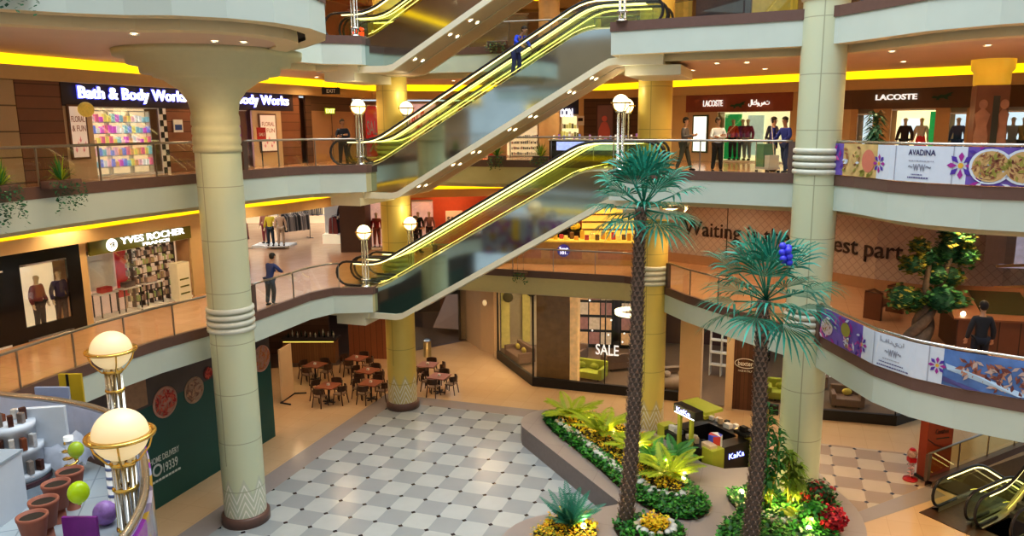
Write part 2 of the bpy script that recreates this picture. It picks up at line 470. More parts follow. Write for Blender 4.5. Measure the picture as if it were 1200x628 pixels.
def column(name, x, y, z0, z1, label, mat, r=.6, rings=(), base=True, cap=None):
    t = thing(name, label, 'column', (x, y, z0))
    m = MB(); m.lathe([(r, 0), (r, z1 - z0)], 40); m.build('shaft', mat, t)
    if base:
        m = MB(); m.lathe([(0, 0), (r + .09, 0), (r + .09, .27), (r + .05, .31), (r, .31)], 40); m.build('base_ring', brown, t)
    for zr in rings:
        m = MB(); pr = []
        for k in range(4):
            z = zr + k * .19 - z0
            pr += [(r, z), (r + .05, z + .02), (r + .06, z + .075), (r + .05, z + .13), (r, z + .15)]
        m.lathe(pr, 40); m.build('ring_moulding', colring, t)
    if cap: 
        m = MB(); m.lathe([(a, b - z0) for a, b in cap], 56); m.build('capital', M('capital_cream', (.56, .55, .36), .55, var=.05), t)
    return t
column('column', -8.85, 21.4, 0, 13.7, 'tall pale green round column with the flared stepped capital, left of the checkered floor', colA,
       rings=(5.9,), cap=[(.6, 10.95), (.63, 10.95), (.63, 11.1), (.6, 11.15), (.63, 11.2), (.63, 11.35), (.6, 11.4), (.63, 11.45), (.63, 11.6), (.6, 11.65), (.63, 11.7), (.63, 11.9), (.6, 12.0),
       (.66, 12.3), (.85, 12.6), (1.2, 12.85), (1.45, 12.93), (1.47, 13.0), (1.75, 13.02), (1.78, 13.22), (2.05, 13.25), (2.08, 13.42), (2.35, 13.44), (2.38, 13.62), (2.3, 13.62)])
column('column', 7.72, 21.5, 0, 16.5, 'tall pale green round column standing in the planting, right of the two palms', colA, rings=(5.85, 10.3, 14.9))
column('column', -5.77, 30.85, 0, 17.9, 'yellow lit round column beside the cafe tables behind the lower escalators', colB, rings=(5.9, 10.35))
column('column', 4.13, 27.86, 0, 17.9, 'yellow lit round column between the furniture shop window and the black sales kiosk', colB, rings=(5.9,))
tan_c = M('column_tan', (.6, .42, .24), .3, var=.1)
column('column', .45, 34.2, F2, 17.9, 'slim tan column behind the rising escalators on the upper galleries', tan_c, r=.45, base=False)
column('column', 12.9, 30.5, F1, F2 - .9, 'broad tan column behind the leafy tree on the middle gallery', tan_c, r=1.05, base=False)
# picture-clad column on the upper gallery, right
t = thing('column', 'square column wrapped in brown pictures of people below a gold capital, upper gallery right', 'column', (13.95, 24.3, F2), radians(-20))
pc = M('picture_brown', (.25, .13, .08), .4, var=.55, scale=1.7, detail=1)
m = MB(); m.box(-.45, .45, -.45, .5, 0, 2.72); m.build('shaft', pc, t)
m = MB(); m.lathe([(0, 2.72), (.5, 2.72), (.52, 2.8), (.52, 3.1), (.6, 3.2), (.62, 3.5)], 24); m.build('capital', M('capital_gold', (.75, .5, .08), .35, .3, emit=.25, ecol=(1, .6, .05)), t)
skin_pic = M('picture_figure', (.48, .30, .22), .6, var=.35, scale=4)
for k, (x, w) in enumerate(((-.24, .18), (.33, .12))):
    m = MB(); m.sphere((x, -.465, 2.15), .12, sy=.1, sz=1.2); m.lathe([(0, .55), (w, .6), (w * 1.1, 1.2), (w * .8, 1.5), (w * 1.2, 1.85), (.06, 2.0), (.05, 2.05)], 12, (x, -.46, 0), M_=Matrix.Diagonal((1, .08, 1)))
    m.build('printed_figure', skin_pic, t)
m = MB(); m.box(-.3, .3, -.465, -.45, .02, .62); m.build('printed_box', M('picture_pale', (.45, .28, .2), .6, var=.2), t)
m = MB(); m.box(.02, .2, -.462, -.45, .62, 2.4); m.build('printed_drape', M('picture_green', (.07, .09, .08), .6), t)

# ------------------------------------------------------------------ walls of the galleries (plain stretches first)
wood_red = boards_mat('red_brown_boards', (.20, .085, .05), (.28, .13, .075), .34)
wood_dk = boards_mat('dark_wood_boards', (.09, .045, .03), (.15, .08, .05), .3)
wall_w = M('wall_warm', (.5, .33, .2), .6, var=.08)
for nm, p, F, ztop in (('wall_left', W1[:3], F1, F1 + 2.75), ('wall_left', W2[:5], F2, F2 + 2.75), ('wall_back', W2[4:8], F2, F2 + 2.75), ('wall_right', W2[7:], F2, F2 + 2.75),
                 ('wall_left', W2[:5], F3, F3 + 2.75), ('wall_back', W2[4:8], F3, F3 + 2.75), ('wall_right', W2[7:], F3, F3 + 2.75)):
    m = MB(); m.sweep(p, [(0.02, F), (0.02, ztop)]); struct(m.build(nm, wall_w))
m = MB(); m.sweep(W1[2:6], [(0.02, F1), (0.02, F2 - .9)]); struct(m.build('wall_store', M('wall_store', (.5, .4, .33), .6, var=.25, scale=2)))
m = MB(); m.sweep(W1[6:9], [(0.02, F1), (0.02, F1 + 2.75)]); struct(m.build('wall_back', M('wall_salmon', (.62, .16, .10), .6, var=.1)))
m = MB(); m.sweep(W1[8:10], [(0.02, F1), (0.02, F2 - .9)]); struct(m.build('wall_back', wall_w))
# lattice-printed hoarding wall, middle gallery right
mm, nt, b, n, mth, mix = node_mat('hoarding_lattice')
tc = n('ShaderNodeTexCoord'); se = n('ShaderNodeSeparateXYZ'); nt.links.new(tc.outputs['UV'], se.inputs[0])
a = mth('FRACT', mth('ADD', se.outputs['X'], se.outputs['Y'])); c_ = mth('FRACT', mth('SUBTRACT', se.outputs['X'], se.outputs['Y']))
ln = mth('MAXIMUM', mth('LESS_THAN', a, .13), mth('LESS_THAN', c_, .13))
nt.links.new(mix(mth('MULTIPLY', ln, .5), (.50, .43, .42), (.25, .19, .19)), b.inputs['Base Color']); b.inputs['Roughness'].default_value = .6
hp = smooth_path(W1[9:], 1)
m = MB(); m.sweep(hp, [(0, F1), (0, F1 + .42)]); struct(m.build('baseboard_right', M('hoarding_base', (.42, .25, .15), .5)))
m = MB(); m.sweep(hp, [(-.03, F1 + .42), (-.03, F2 - .9)])
hw = struct(m.build('wall_right', mm)); uvl = hw.data.uv_layers.new(name='UV'); al = Along(hp)
for poly in hw.data.polygons:
    for li in poly.loop_indices:
        v = hw.data.vertices[hw.data.loops[li].vertex_index].co
        uvl.data[li].uv = (al.near((v.x, v.y)) / .34, v.z / .34)
# text on the hoarding: mapped along the curved wall
def wall_text(body, al, s0, s1, z0, z1, off, mat, name, label, emb=0., ex=.02, parent=None, dz=0.):
    t = text_fit(body, s1 - s0, z1 - z0, ex, emb)
    vs = []
    for x, y, z in t.v:
        px, py, _ = al.at(s0 + x, off - y); vs.append((px, py, z0 + z + dz * x / (s1 - s0)))
    t.v = vs
    o = t.build(name, mat, parent)
    if label: tag(o, label, 'lettering')
    return o
letter_dk = M('letter_dark', (.04, .02, .02), .5)
def span(al, F, pxa, pxb, y, off=0):
    """distances along a wall where the verticals at pixel columns pxa and pxb hit it"""
    out = []
    for px in (pxa, pxb):
        r = ray(px, y); best = None
        for i in range(int(al.len / .02)):
            x, yy, _ = al.at(i * .02, off)
            if yy < .5: continue
            e = abs(x / yy - r.x / r.y)
            if best is None or e < best[0]: best = (e, i * .02)
        out.append(best[1])
    return out
s0, s1 = span(al, F1, 802, 1060, 280)
wall_text('Waiting is the hardest part', al, s0, s1, 6.76, 7.58, .06, letter_dk, 'hoarding_lettering', 'large dark serif lettering "Waiting is the hardest part" on the latticed hoarding', .005, dz=-.1)
# a framed door leaf drawn in the hoarding
s0, s1 = span(al, F1, 852, 868, 280)
m = MB()
for (a, b_, z0, z1) in ((s0, s0 + .04, F1 + .42, 8.65), (s0, s1 + .3, 8.62, 8.66)):
    for k in range(2): pass
    pa, pb = al.at(a, .05), al.at(b_, .05)
    m.add([(pa[0], pa[1], z0), (pb[0], pb[1], z0), (pb[0], pb[1], z1), (pa[0], pa[1], z1)], [(0, 1, 2, 3)])
struct(m.build('door_1', letter_dk))

# ------------------------------------------------------------------ light
w = bpy.data.worlds.new('sky'); scene.world = w; w.use_nodes = True
bg = w.node_tree.nodes['Background']; bg.inputs[0].default_value = (.80, .91, 1, 1); bg.inputs[1].default_value = .6
def light(kind, name, loc, power, col=(1, 1, 1), size=.1, rot=(0, 0, 0), **kw):
    l = bpy.data.lights.new(name, kind); l.energy = power; l.color = col
    if kind == 'AREA': l.shape = 'RECTANGLE'; l.size = size; l.size_y = kw.get('sy', size)
    elif kind == 'SPOT': l.shadow_soft_size = size; l.spot_size = kw.get('ang', 2.6); l.spot_blend = .6
    else: l.shadow_soft_size = size
    o = bpy.data.objects.new(name, l); COL.objects.link(o); o.location = loc; o.rotation_euler = rot
    return o
light('AREA', 'skylight', (0, 18, 32), 7000, (.90, .97, 1), 22, sy=26)
warm = (1, .69, .37)
dl_ring = M('downlight_trim', (.7, .7, .68), .4)
dl_em = M('downlight_lamp', (1, .9, .7), .5, emit=12, ecol=(1, .86, .6))
def make_dl():
    t = thing('downlight', 'x', 'light')
    m = MB(); m.lathe([(.07, 0), (.11, 0), (.11, -.02), (.07, -.015)], 14); m.build('trim_ring', dl_ring, t)
    m = MB(); m.lathe([(0, -.004), (.07, -.004)], 14); m.build('lamp', dl_em, t)
    return t
DL = []
dl_used = [make_dl()]
def downlight(x, y, z, power, label, group, col=warm, bulb=True):
    if bulb:
        if dl_used:
            o = dl_used.pop(); o.location = (x, y, z - .01); DL.append(o); o['label'] = label; o['group'] = group
        else: o = dup(DL[0], (x, y, z - .01), 0, label, group)
    if power: light('SPOT', 'downlight_beam', (x, y, z - .06), power, col, .09)
def along_lights(path, offs, step, z, power, label, group, d0=1.2, d1=None, col=warm):
    al = Along(path); d = d0; k = 0
    while d < (d1 or al.len):
        x, y, _ = al.at(d, -offs if isinstance(offs, (int, float)) else -offs[k % len(offs)]); downlight(x, y, z, power, label, group, col); d += step; k += 1
W_ = 1.35
along_lights(P1, (2.4, 3.4), 3.3, F1 - .9, 130 * W_, 'small round downlight in the ceiling over the ground floor walkway', 'downlights over the ground floor', 10)
along_lights(P2, (1.9, 3.0), 3.0, F2 - .9, 112 * W_, 'small round downlight in the ceiling over the middle gallery', 'downlights over the middle gallery', 5)
along_lights(P3, (1.9, 3.0), 3.0, F3 - .9, 112 * W_, 'small round downlight in the ceiling over the upper gallery', 'downlights over the upper gallery', 1)
along_lights(P3, (2.2,), 4.5, F4 - .9, 120 * W_, 'small round downlight in the ceiling over the top gallery', 'downlights over the top gallery', 3)
# deeper rows over the shop interiors
for x, y in ((-14, 36), (-18, 38), (-12.5, 41), (-16, 44), (-11, 46)):
    downlight(x, y, F2 - .9, 160, 'small round downlight over the clothes store', 'downlights in the clothes store', (1, .8, .6))
for x, y in ((-6, 35), (-2, 36), (2, 34.5), (9, 27.5), (7, 30)):
    downlight(x, y, F2 - .9, 110, 'small round downlight in the ceiling over the middle gallery', 'downlights over the middle gallery')
for x, y in ((-6, 35.5), (-2, 36.5), (3, 33), (8, 28), (11.5, 25), (-11.5, 27.5), (-9, 32)):
    downlight(x, y, F3 - .9, 110, 'small round downlight in the ceiling over the upper gallery', 'downlights over the upper gallery')
for x, y in ((-6, 37), (-3, 40), (1, 36.5), (3, 35.5), (9, 32.5), (12, 31.5), (-12, 36), (-9, 42), (-13.5, 31), (-2, 34.2), (-7, 34)):
    downlight(x, y, F1 - .9, 90, 'small round downlight in the ceiling over the ground floor walkway', 'downlights over the ground floor', (1, .7, .4))
scene.view_settings.view_transform = 'Standard'
scene.view_settings.look = 'Medium High Contrast'
scene.view_settings.exposure = .3

# the side of the hall behind the viewpoint, seen only mirrored in the escalator panels
for k, (z0, z1, mt) in enumerate(((0, F1 - .8, wall_w), (F1 + .2, F2 - .8, wall_w), (F2 + .2, F3 - .8, wall_w), (F3 + .2, F4, wall_w))):
    m = MB(); m.box(-26, 30, -10.6, -10.5, z0, z1); struct(m.build('wall_front', mt))
for F in (F1, F2, F3):
    m = MB(); m.box(-26, 30, -10.5, -5.5, F - .76, F); struct(m.build('floor', pale))
    m = MB(); m.box(-26, 30, -5.6, -5.44, F - .02, F + .2); struct(m.build('trim_%d' % (60 + int(F)), brown))
    m = MB(); m.box(-26, 30, -9.9, -9.8, F - 1.5, F - 1.15); struct(m.build('trim_%d' % (70 + int(F)), cove))
for k, x in enumerate((-12, -3.4, 6.2, 14)):
    column('column', x, -5.0, 0, 17.9, 'pale round column on the side of the hall behind the viewpoint, ' + ('far left', 'left', 'right', 'far right')[k], colA, base=False)
for k, (x, z, w_, c) in enumerate(((-10, F1, 4, (.5, .03, .03)), (-4.5, F1, 3, (.6, .45, .25)), (0, F1, 3.5, (.08, .06, .08)), (5, F1, 4, (.5, .1, .3)), (10, F1, 4, (.6, .5, .3)), (-9, F2, 4, (.6, .05, .04)), (-3, F2, 4, (.75, .6, .5)), (2.5, F2, 3, (.5, .03, .03)), (8, F2, 5, (.1, .1, .14)), (-6, F3, 5, (.2, .25, .5)), (2, F3, 5, (.6, .45, .2)))):
    m = MB(); m.box(x - w_ / 2, x + w_ / 2, -10.5, -10.3, z + .3, z + 2.5)
    tag(m.build('shop_window', M('front_shop_%d' % k, c, .5, emit=.5, var=.7, scale=1.5)), 'lit shop window across the hall behind the viewpoint, seen only in mirrors', 'shop window', 'shop windows behind the viewpoint')
# ------------------------------------------------------------------ escalators
RUN, RISE, TILT = 7.7, 4.45, 4.45 / 7.7
def hgt(s, a=0., soft=.5):
    """height of the incline starting at s=a"""
    def q(x):                       # integral of a soft step
        if x <= -soft: return 0
        if x >= soft: return x
        return (x + soft) ** 2 / (4 * soft)
    return TILT * (q(s - a) - q(s - a - RUN))
mirror = M('mirror_cladding', (.50, .58, .57), .07, 1., var=.25, scale=.6)
lip_m = M('truss_edge_cream', (.68, .64, .5), .5, var=.04)
soff_m = M('truss_soffit', (.56, .45, .30), .5, var=.06, scale=1.)
rubber = M('handrail_black', (.02, .02, .025), .35)
strip_y = M('light_strip', (1, .95, .5), .5, emit=1.8, ecol=(1, .88, .38), var=.15, scale=1.5)
strip_lo = M('light_strip_low', (1, .9, .3), .5, emit=.8, ecol=(1, .8, .15), var=.3, scale=2)
deckm = M('deck_steel', (.55, .56, .5), .3, .9)
stepm = M('step_metal', (.12, .12, .12), .45, .6)
EW = 1.24
S0, S1 = -1.35, 9.75
def rail_profile(k):
    c, r = .60, .44
    pts = []
    for s in (-.55, -.95): pts.append((s, hgt(s) + c - r))
    for i in range(9):
        a = -pi / 2 - pi * i / 8; pts.append((S0 + r * cos(a), c + r * sin(a)))
    n = 40
    for i in range(1, n): s = S0 + (S1 - S0) * i / n; pts.append((s, hgt(s) + c + r))
    for i in range(9):
        a = pi / 2 - pi * i / 8; pts.append((S1 + r * cos(a), RISE + c + r * sin(a)))
    for s in (9.4, 8.9): pts.append((s, RISE + c - r))
    return pts
def make_escalator(label, up=True):
    t = thing('escalator', label, 'escalator')
    # sides, clad in mirror
    ss = [S0 - .1 + (S1 - S0 + .3) * i / 48 for i in range(49)]
    for y in (0, EW):
        m = MB(); vs = []
        for s in ss: vs += [(s, y, hgt(s) + .08), (s, y, hgt(s, .85, .15) - .98)]
        m.add(vs, [(2 * i, 2 * i + 1, 2 * i + 3, 2 * i + 2) for i in range(48)])
        m.build('mirror_panel', mirror, t)
        m = MB(); vs = []; yo = y + (-.05 if y == 0 else .05)
        for s in ss: vs += [(s, yo, hgt(s, .85, .15) - .80), (s, yo, hgt(s, .85, .15) - 1.02), (s, y + (.05 if y == 0 else -.05), hgt(s, .85, .15) - 1.02), (s, y, hgt(s, .85, .15) - .80)]
        fs = []
        for i in range(48):
            a, b = 4 * i, 4 * i + 4
            for j in range(4): fs.append((a + j, a + (j + 1) % 4, b + (j + 1) % 4, b + j))
        m.add(vs, fs); m.build('edge_trim', lip_m, t)
    m = MB(); vs = []
    for s in ss: vs += [(s, 0, hgt(s, .85, .15) - 1.), (s, EW, hgt(s, .85, .15) - 1.)]
    m.add(vs, [(2 * i, 2 * i + 1, 2 * i + 3, 2 * i + 2) for i in range(48)]); m.build('soffit', soff_m, t)
    # decks, both sides
    for y0, y1 in ((0, .2), (EW - .2, EW)):
        m = MB(); vs = []
        for s in ss: vs += [(s, y0, hgt(s) + .08), (s, y1, hgt(s) + .16)]
        m.add(vs, [(2 * i, 2 * i + 2, 2 * i + 3, 2 * i + 1) for i in range(48)])
        vs = []
        yi = y1
        for s in ss: vs += [(s, yi, hgt(s) + .16), (s, yi, hgt(s) - .12)]
        m.add(vs, [(2 * i, 2 * i + 2, 2 * i + 3, 2 * i + 1) for i in range(48)])
        m.build('deck', deckm, t)
    # steps
    m = MB(); st = RUN / 22
    for k in range(22):
        x0 = k * st; z = (k + 1) * TILT * st
        m.box(x0, x0 + st, .2, EW - .2, z - .26, z)
    m.box(S0, 0, .2, EW - .2, -.05, .02); m.box(RUN, S1, .2, EW - .2, RISE - .05, RISE + .02)
    m.build('steps', stepm, t)
    pr = rail_profile(0)
    for y in (.12, EW - .12):
        m = MB(); m.tube([(a, y, b) for a, b in pr], .045, 8); m.build('handrail', rubber, t)
        m = MB(); vs = []; n = 60
        lo = S0 - .44; hi = S1 + .44
        for i in range(n + 1):
            s = lo + (hi - lo) * i / n
            if s < S0: d = math.sqrt(max(0, .44 ** 2 - (s - S0) ** 2)); z0, z1 = .6 - d, .6 + d
            elif s > S1: d = math.sqrt(max(0, .44 ** 2 - (s - S1) ** 2)); z0, z1 = RISE + .6 - d, RISE + .6 + d
            else: z0, z1 = hgt(s) + .12, hgt(s) + 1.04
            vs += [(s, y, z0), (s, y, z1)]
        m.add(vs, [(2 * i, 2 * i + 2, 2 * i + 3, 2 * i + 1) for i in range(n)]); m.build('glass_balustrade', glass_green, t)
        sgn = 1
        m = MB(); m.tube([(a, y, b - .075) for a, b in pr[11:-11]], .022, 6); m.build('light_strip', strip_y, t)
        m = MB(); m.tube([(s, y - .03, hgt(s) + .22) for s in ss[6:-8]], .014, 6); m.build('light_strip', strip_lo, t)
    return t
E_U, E_V = -13.88, 24.64
def place_e(F, k):
    x, y = uv(E_U, E_V + k * (EW + .02)); return (x, y, F)
esc = make_escalator('lower escalator of the near row, rising from the middle gallery with yellow strip lights')
esc.location = place_e(F1, 0); esc.rotation_euler.z = TH
dup(esc, place_e(F1, 1), TH, 'lower escalator just behind its near twin, rising from the middle gallery landing')
dup(esc, place_e(F2, 0), TH, 'upper escalator of the near row with the man in blue on it')
dup(esc, place_e(F2, 1), TH, 'upper escalator just behind the one carrying the man in blue')
dup(esc, place_e(F3, 0), TH, 'topmost escalator of the near row, cut off by the top edge of the photo')
dup(esc, place_e(F3, 1), TH, 'topmost escalator behind its near twin, cut off by the top edge of the photo')
# small lamps let into the underside of the near trusses
for F, nm in ((F1, 'lower'), (F2, 'upper'), (F3, 'topmost')):
    for k in range(7):
        s = 1.6 + k * 1.05 + (.3 if k % 2 else 0)
        for y in (.35, .95):
            p = Vector((s, y, 0)); x_, y_ = uv(E_U + s, E_V + y)
            o = dup(DL[0], (x_, y_, F + hgt(s, .85, .15) - 1.015), 0, 'small round lamp let into the underside of the %s escalator' % nm, 'lamps under the %s escalator' % nm)
            o.rotation_euler = (0, -math.atan(TILT) if .9 < s < 8.5 else 0, TH); o.rotation_mode = 'ZYX' if False else 'XYZ'
# stepped cream blocks carrying the landings
for F, n in ((F1, 10), (F2, 11), (F3, 12)):
    m = MB()
    for (u0, u1, z0, z1) in ((-15.9, -14.25, -1.0, -.76), (-15.6, -14.4, -1.3, -1.0)):
        m.poly([uv(u0, 24.5), uv(u1, 24.5), uv(u1, 27.2), uv(u0, 27.2)], F + z0, F + z1)
    struct(m.build('trim_%d' % n, lip_m))
for F, n in ((F2, 13), (F3, 14)):
    m = MB()
    for (u0, u1, v0, z0, z1) in ((-4.85, -3.5, 23.75, -1.05, -.76), (-4.7, -3.0, 24., -1.35, -1.05)):
        m.poly([uv(u0, v0), uv(u1, v0), uv(u1, 27.2), uv(u0, 27.2)], F + z0, F + z1)
    struct(m.build('trim_%d' % n, lip_m))
# ------------------------------------------------------------------ railings
rail_m = M('rail_metal', (.36, .33, .30), .3, .9)
post_m = M('post_brown', (.13, .08, .065), .4)
def railing(path, F, a, b, label, posts=1.7, end0=True, end1=True, glassmat=glass_rail, post_mat=None):
    al = Along(path); s0, s1 = (al.near(a) if isinstance(a, tuple) else a), (al.near(b) if isinstance(b, tuple) else b)
    n = max(2, int((s1 - s0) / .35)); pts = [al.at(s0 + (s1 - s0) * i / n, -.07) for i in range(n + 1)]
    t = thing('glass_railing', label, 'railing', (pts[0][0], pts[0][1], F + .2))
    ox, oy = pts[0][0], pts[0][1]
    m = MB(); vs = []
    for x, y, _ in pts: vs += [(x - ox, y - oy, 0), (x - ox, y - oy, .86)]
    m.add(vs, [(2 * i, 2 * i + 2, 2 * i + 3, 2 * i + 1) for i in range(n)]); m.build('glass_panel', glassmat, t)
    m = MB(); m.tube([(x - ox, y - oy, .9) for x, y, _ in pts], .035, 8); m.build('handrail', rail_m, t)
    k = max(1, round((s1 - s0) / posts))
    for i in range(k + 1):
        x, y, a_ = al.at(s0 + (s1 - s0) * i / k, -.07)
        m = MB()
        if (i == 0 and end0) or (i == k and end1): m.box(-.09, .09, -.05, .05, -.02, .88, a_, (x - ox, y - oy, 0)); m.build('end_post', post_m, t)
        else: m.box(-.015, .015, -.02, .02, 0, .88, a_, (x - ox, y - oy, 0)); m.build('post', post_mat or rail_m, t)
    return t
railing(P1, F1, (-11.7, 15.0), (-9.55, 22.35), 'curved glass railing of the middle gallery in front of the cosmetics shop', end0=False)
railing(P1, F1, (-9.0, 23.7), (-7.3, 27.4), 'glass railing the man in blue leans over, left of the escalator landing', end1=False)
railing(P1, F1, uv(-13.7, 29.15), uv(-5.0, 29.15), 'glass railing along the back of the middle gallery behind the escalators', end1=True)
railing(P1, F1, (4.55, 27.3), (7.3, 22.0), 'glass railing of the middle gallery below the latticed hoarding')
railing(P2, F2, (-12.1, 12.5), (-9.75, 22.8), 'glass railing of the upper gallery with plants hung on it, far left', end0=False)
railing(P2, F2, (-9.1, 24.2), (-6.3, 27.2), 'glass railing of the upper gallery left of the upper escalator landing', end1=False)
railing(P2, F2, uv(-13.7, 29.15), uv(-5.2, 29.15), 'glass railing along the back of the upper gallery behind the rising escalators')
railing(P2, F2, uv(-4.95, 23.6), (7.1, 21.85), 'glass railing of the upper gallery in front of the standing man in a white shirt', end0=False, posts=3)
railing(P3, F3, (-13, 12.2), (-5.9, 20.9), 'railing on the bulging top gallery, upper left', end0=False)
railing(P3, F3, uv(-13.7, 29.15), uv(-5.2, 29.15), 'glass railing along the back of the top gallery')
# ------------------------------------------------------------------ globe lamps
globe_m = M('globe_glow', (1, .95, .7), .4, emit=1.7, ecol=(1, .86, .45), var=.03)
def make_lamp(H, r, rods, name, label, rod_r=.022):
    t = thing(name, label, 'lamp')
    m = MB(); m.lathe([(0, 0), (.19, 0), (.19, .02), (.13, .05), (.12, .08), (0, .08)], 20); m.build('base', steel, t)
    for k in range(rods):
        a = 2 * pi * k / rods + .4; q = .1 if rods < 5 else .13
        m = MB(); m.cyl(q * cos(a), q * sin(a), .05, H - r * .95, rod_r, n=8); m.build('rod', steel, t)
    for z in ((.25, H - r * 1.15) if rods < 5 else (.12, .28, .9, H - r * 1.2)):
        m = MB(); m.lathe([(.1, z), (.17, z), (.18, z + .02), (.17, z + .05), (.1, z + .05)], 16); m.build('collar', gold if rods > 4 else steel, t)
    for k in range(4):
        a = 2 * pi * k / 4 + .4
        m = MB(); m.tube([(q_ * cos(a), q_ * sin(a), z) for q_, z in ((.09, H - r * 1.25), (r * .55, H - r * 1.12), (r * .95, H - r * .62), (r * 1.12, H - .02))], .014, 6); m.build('cradle_arm', gold, t)
    m = MB(); m.sphere((0, 0, H), r, 28, 18); m.build('globe', globe_m, t)
    m = MB(); m.lathe([(r * 1.02, H - .02), (r * 1.24, H - .025), (r * 1.26, H), (r * 1.24, H + .02), (r * 1.02, H + .02), (r * 1.02, H - .02)], 28); m.build('rim_ring', gold, t)
    return t
lamp0 = make_lamp(2.02, .25, 4, 'globe_lamp', 'x')
def lamp(u, v, F, label):
    x, y = uv(u, v)
    global lamp0, lamp_first
    if lamp_first: lamp0.location = (x, y, F + .2); lamp0['label'] = label; lamp_first = False
    else: dup(lamp0, (x, y, F + .2), 0, label)
    light('POINT', 'globe_light', (x, y, F + .2 + 2.02 + .5), 12, (1, .85, .55), .1)
lamp_first = True
lamp(-14.3, 24.5, F1, 'glowing globe lamp on four rods at the foot of the lower escalators, nearest the edge')
lamp(-13.8, 27.2, F1, 'glowing globe lamp against the yellow column, behind the foot of the lower escalators')
lamp(-14.3, 24.5, F2, 'glowing globe lamp at the foot of the upper escalators, in front of the exit door')
lamp(-13.8, 27.2, F2, 'smaller looking globe lamp in front of the yellow column, foot of the upper escalators')
lamp(-4.72, 23.55, F2, 'glowing globe lamp at the head of the lower escalators, larger of the right pair')
lamp(-5.25, 27.2, F2, 'glowing globe lamp beside the yellow column at the head of the lower escalators')
lamp(-14.3, 24.5, F3, 'globe lamp of the top gallery at the foot of the topmost escalator')
lamp(-4.72, 23.55, F3, 'globe lamp of the top gallery at the head of the upper escalator')
globe_m = M('globe_cream', (.75, .6, .38), .4, emit=.32, ecol=(1, .78, .42), var=.03)
big = make_lamp(1.72, .37, 8, 'globe_lamp', 'large glowing globe lamp on a chrome and gold stem in the left foreground', .03)
big.location = (-5.93, 10.25, F1)
dup(big, (-8.25, 14.25 - .0, F1 + .05), .3, 'second large globe lamp, behind and above the foreground one')

# ------------------------------------------------------------------ ground floor rooms
def wallrun(name, pts, z0, z1, mat, th=.12):
    m = MB(); a = offset(pts, -th / 2); b = offset(pts, th / 2)
    m.poly(list(a) + list(reversed(b)), z0, z1)
    return struct(m.build(name, mat))
class Seg:
    """a stretch of wall p0->p1; local x runs along it, local -y faces the open hall"""
    def __init__(s, p0, p1):
        s.p0, s.p1 = p0, p1; dx, dy = p1[0] - p0[0], p1[1] - p0[1]; s.len = hypot(dx, dy); s.d = (dx / s.len, dy / s.len); s.rz = atan2(dy, dx)
    def hit(s, px, py, off=0):
        """(distance along, z) where the view through a pixel meets the wall moved `off` into the hall"""
        r = ray(px, py); ox, oy = s.p0[0] + s.d[1] * off, s.p0[1] - s.d[0] * off
        den = r.x * s.d[1] - r.y * s.d[0]; t = (ox * s.d[1] - oy * s.d[0]) / den
        x, y = r.x * t, r.y * t
        return ((x - ox) * s.d[0] + (y - oy) * s.d[1], EZ + r.z * t)
    def pt(s, a, off=0): return (s.p0[0] + s.d[0] * a + s.d[1] * off, s.p0[1] + s.d[1] * a - s.d[0] * off)
    def place(s, o, a, off, z):
        x, y = s.pt(a, off); o.location = (x, y, z); o.rotation_euler = (0, 0, s.rz); return o
    def thing(s, name, label, cat, a, off, z, group=None):
        x, y = s.pt(a, off); return thing(name, label, cat, (x, y, z), s.rz, group)
    def panel(s, name, a, b, z0, z1, mat, off=.03, th=.06, depth=None):
        m = MB(); m.box(0, b - a, -th / 2, th / 2 if depth is None else depth, 0, z1 - z0)
        o = m.build(name, mat); s.place(o, a, off, z0); return o
def box_ob(name, mat, x0, x1, y0, y1, z0, z1, parent=None, bev=0, rz=0):
    m = MB(); m.box(x0, x1, y0, y1, z0, z1, rz, bev=bev); return m.build(name, mat, parent)
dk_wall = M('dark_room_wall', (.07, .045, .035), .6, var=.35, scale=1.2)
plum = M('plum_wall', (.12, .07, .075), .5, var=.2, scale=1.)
GC = F1 - .9
# outer walls of the ground floor
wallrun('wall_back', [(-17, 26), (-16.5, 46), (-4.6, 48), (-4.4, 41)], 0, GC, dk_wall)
wallrun('wall_left', [(-20, 5), (-17, 26)], 0, GC, dk_wall)
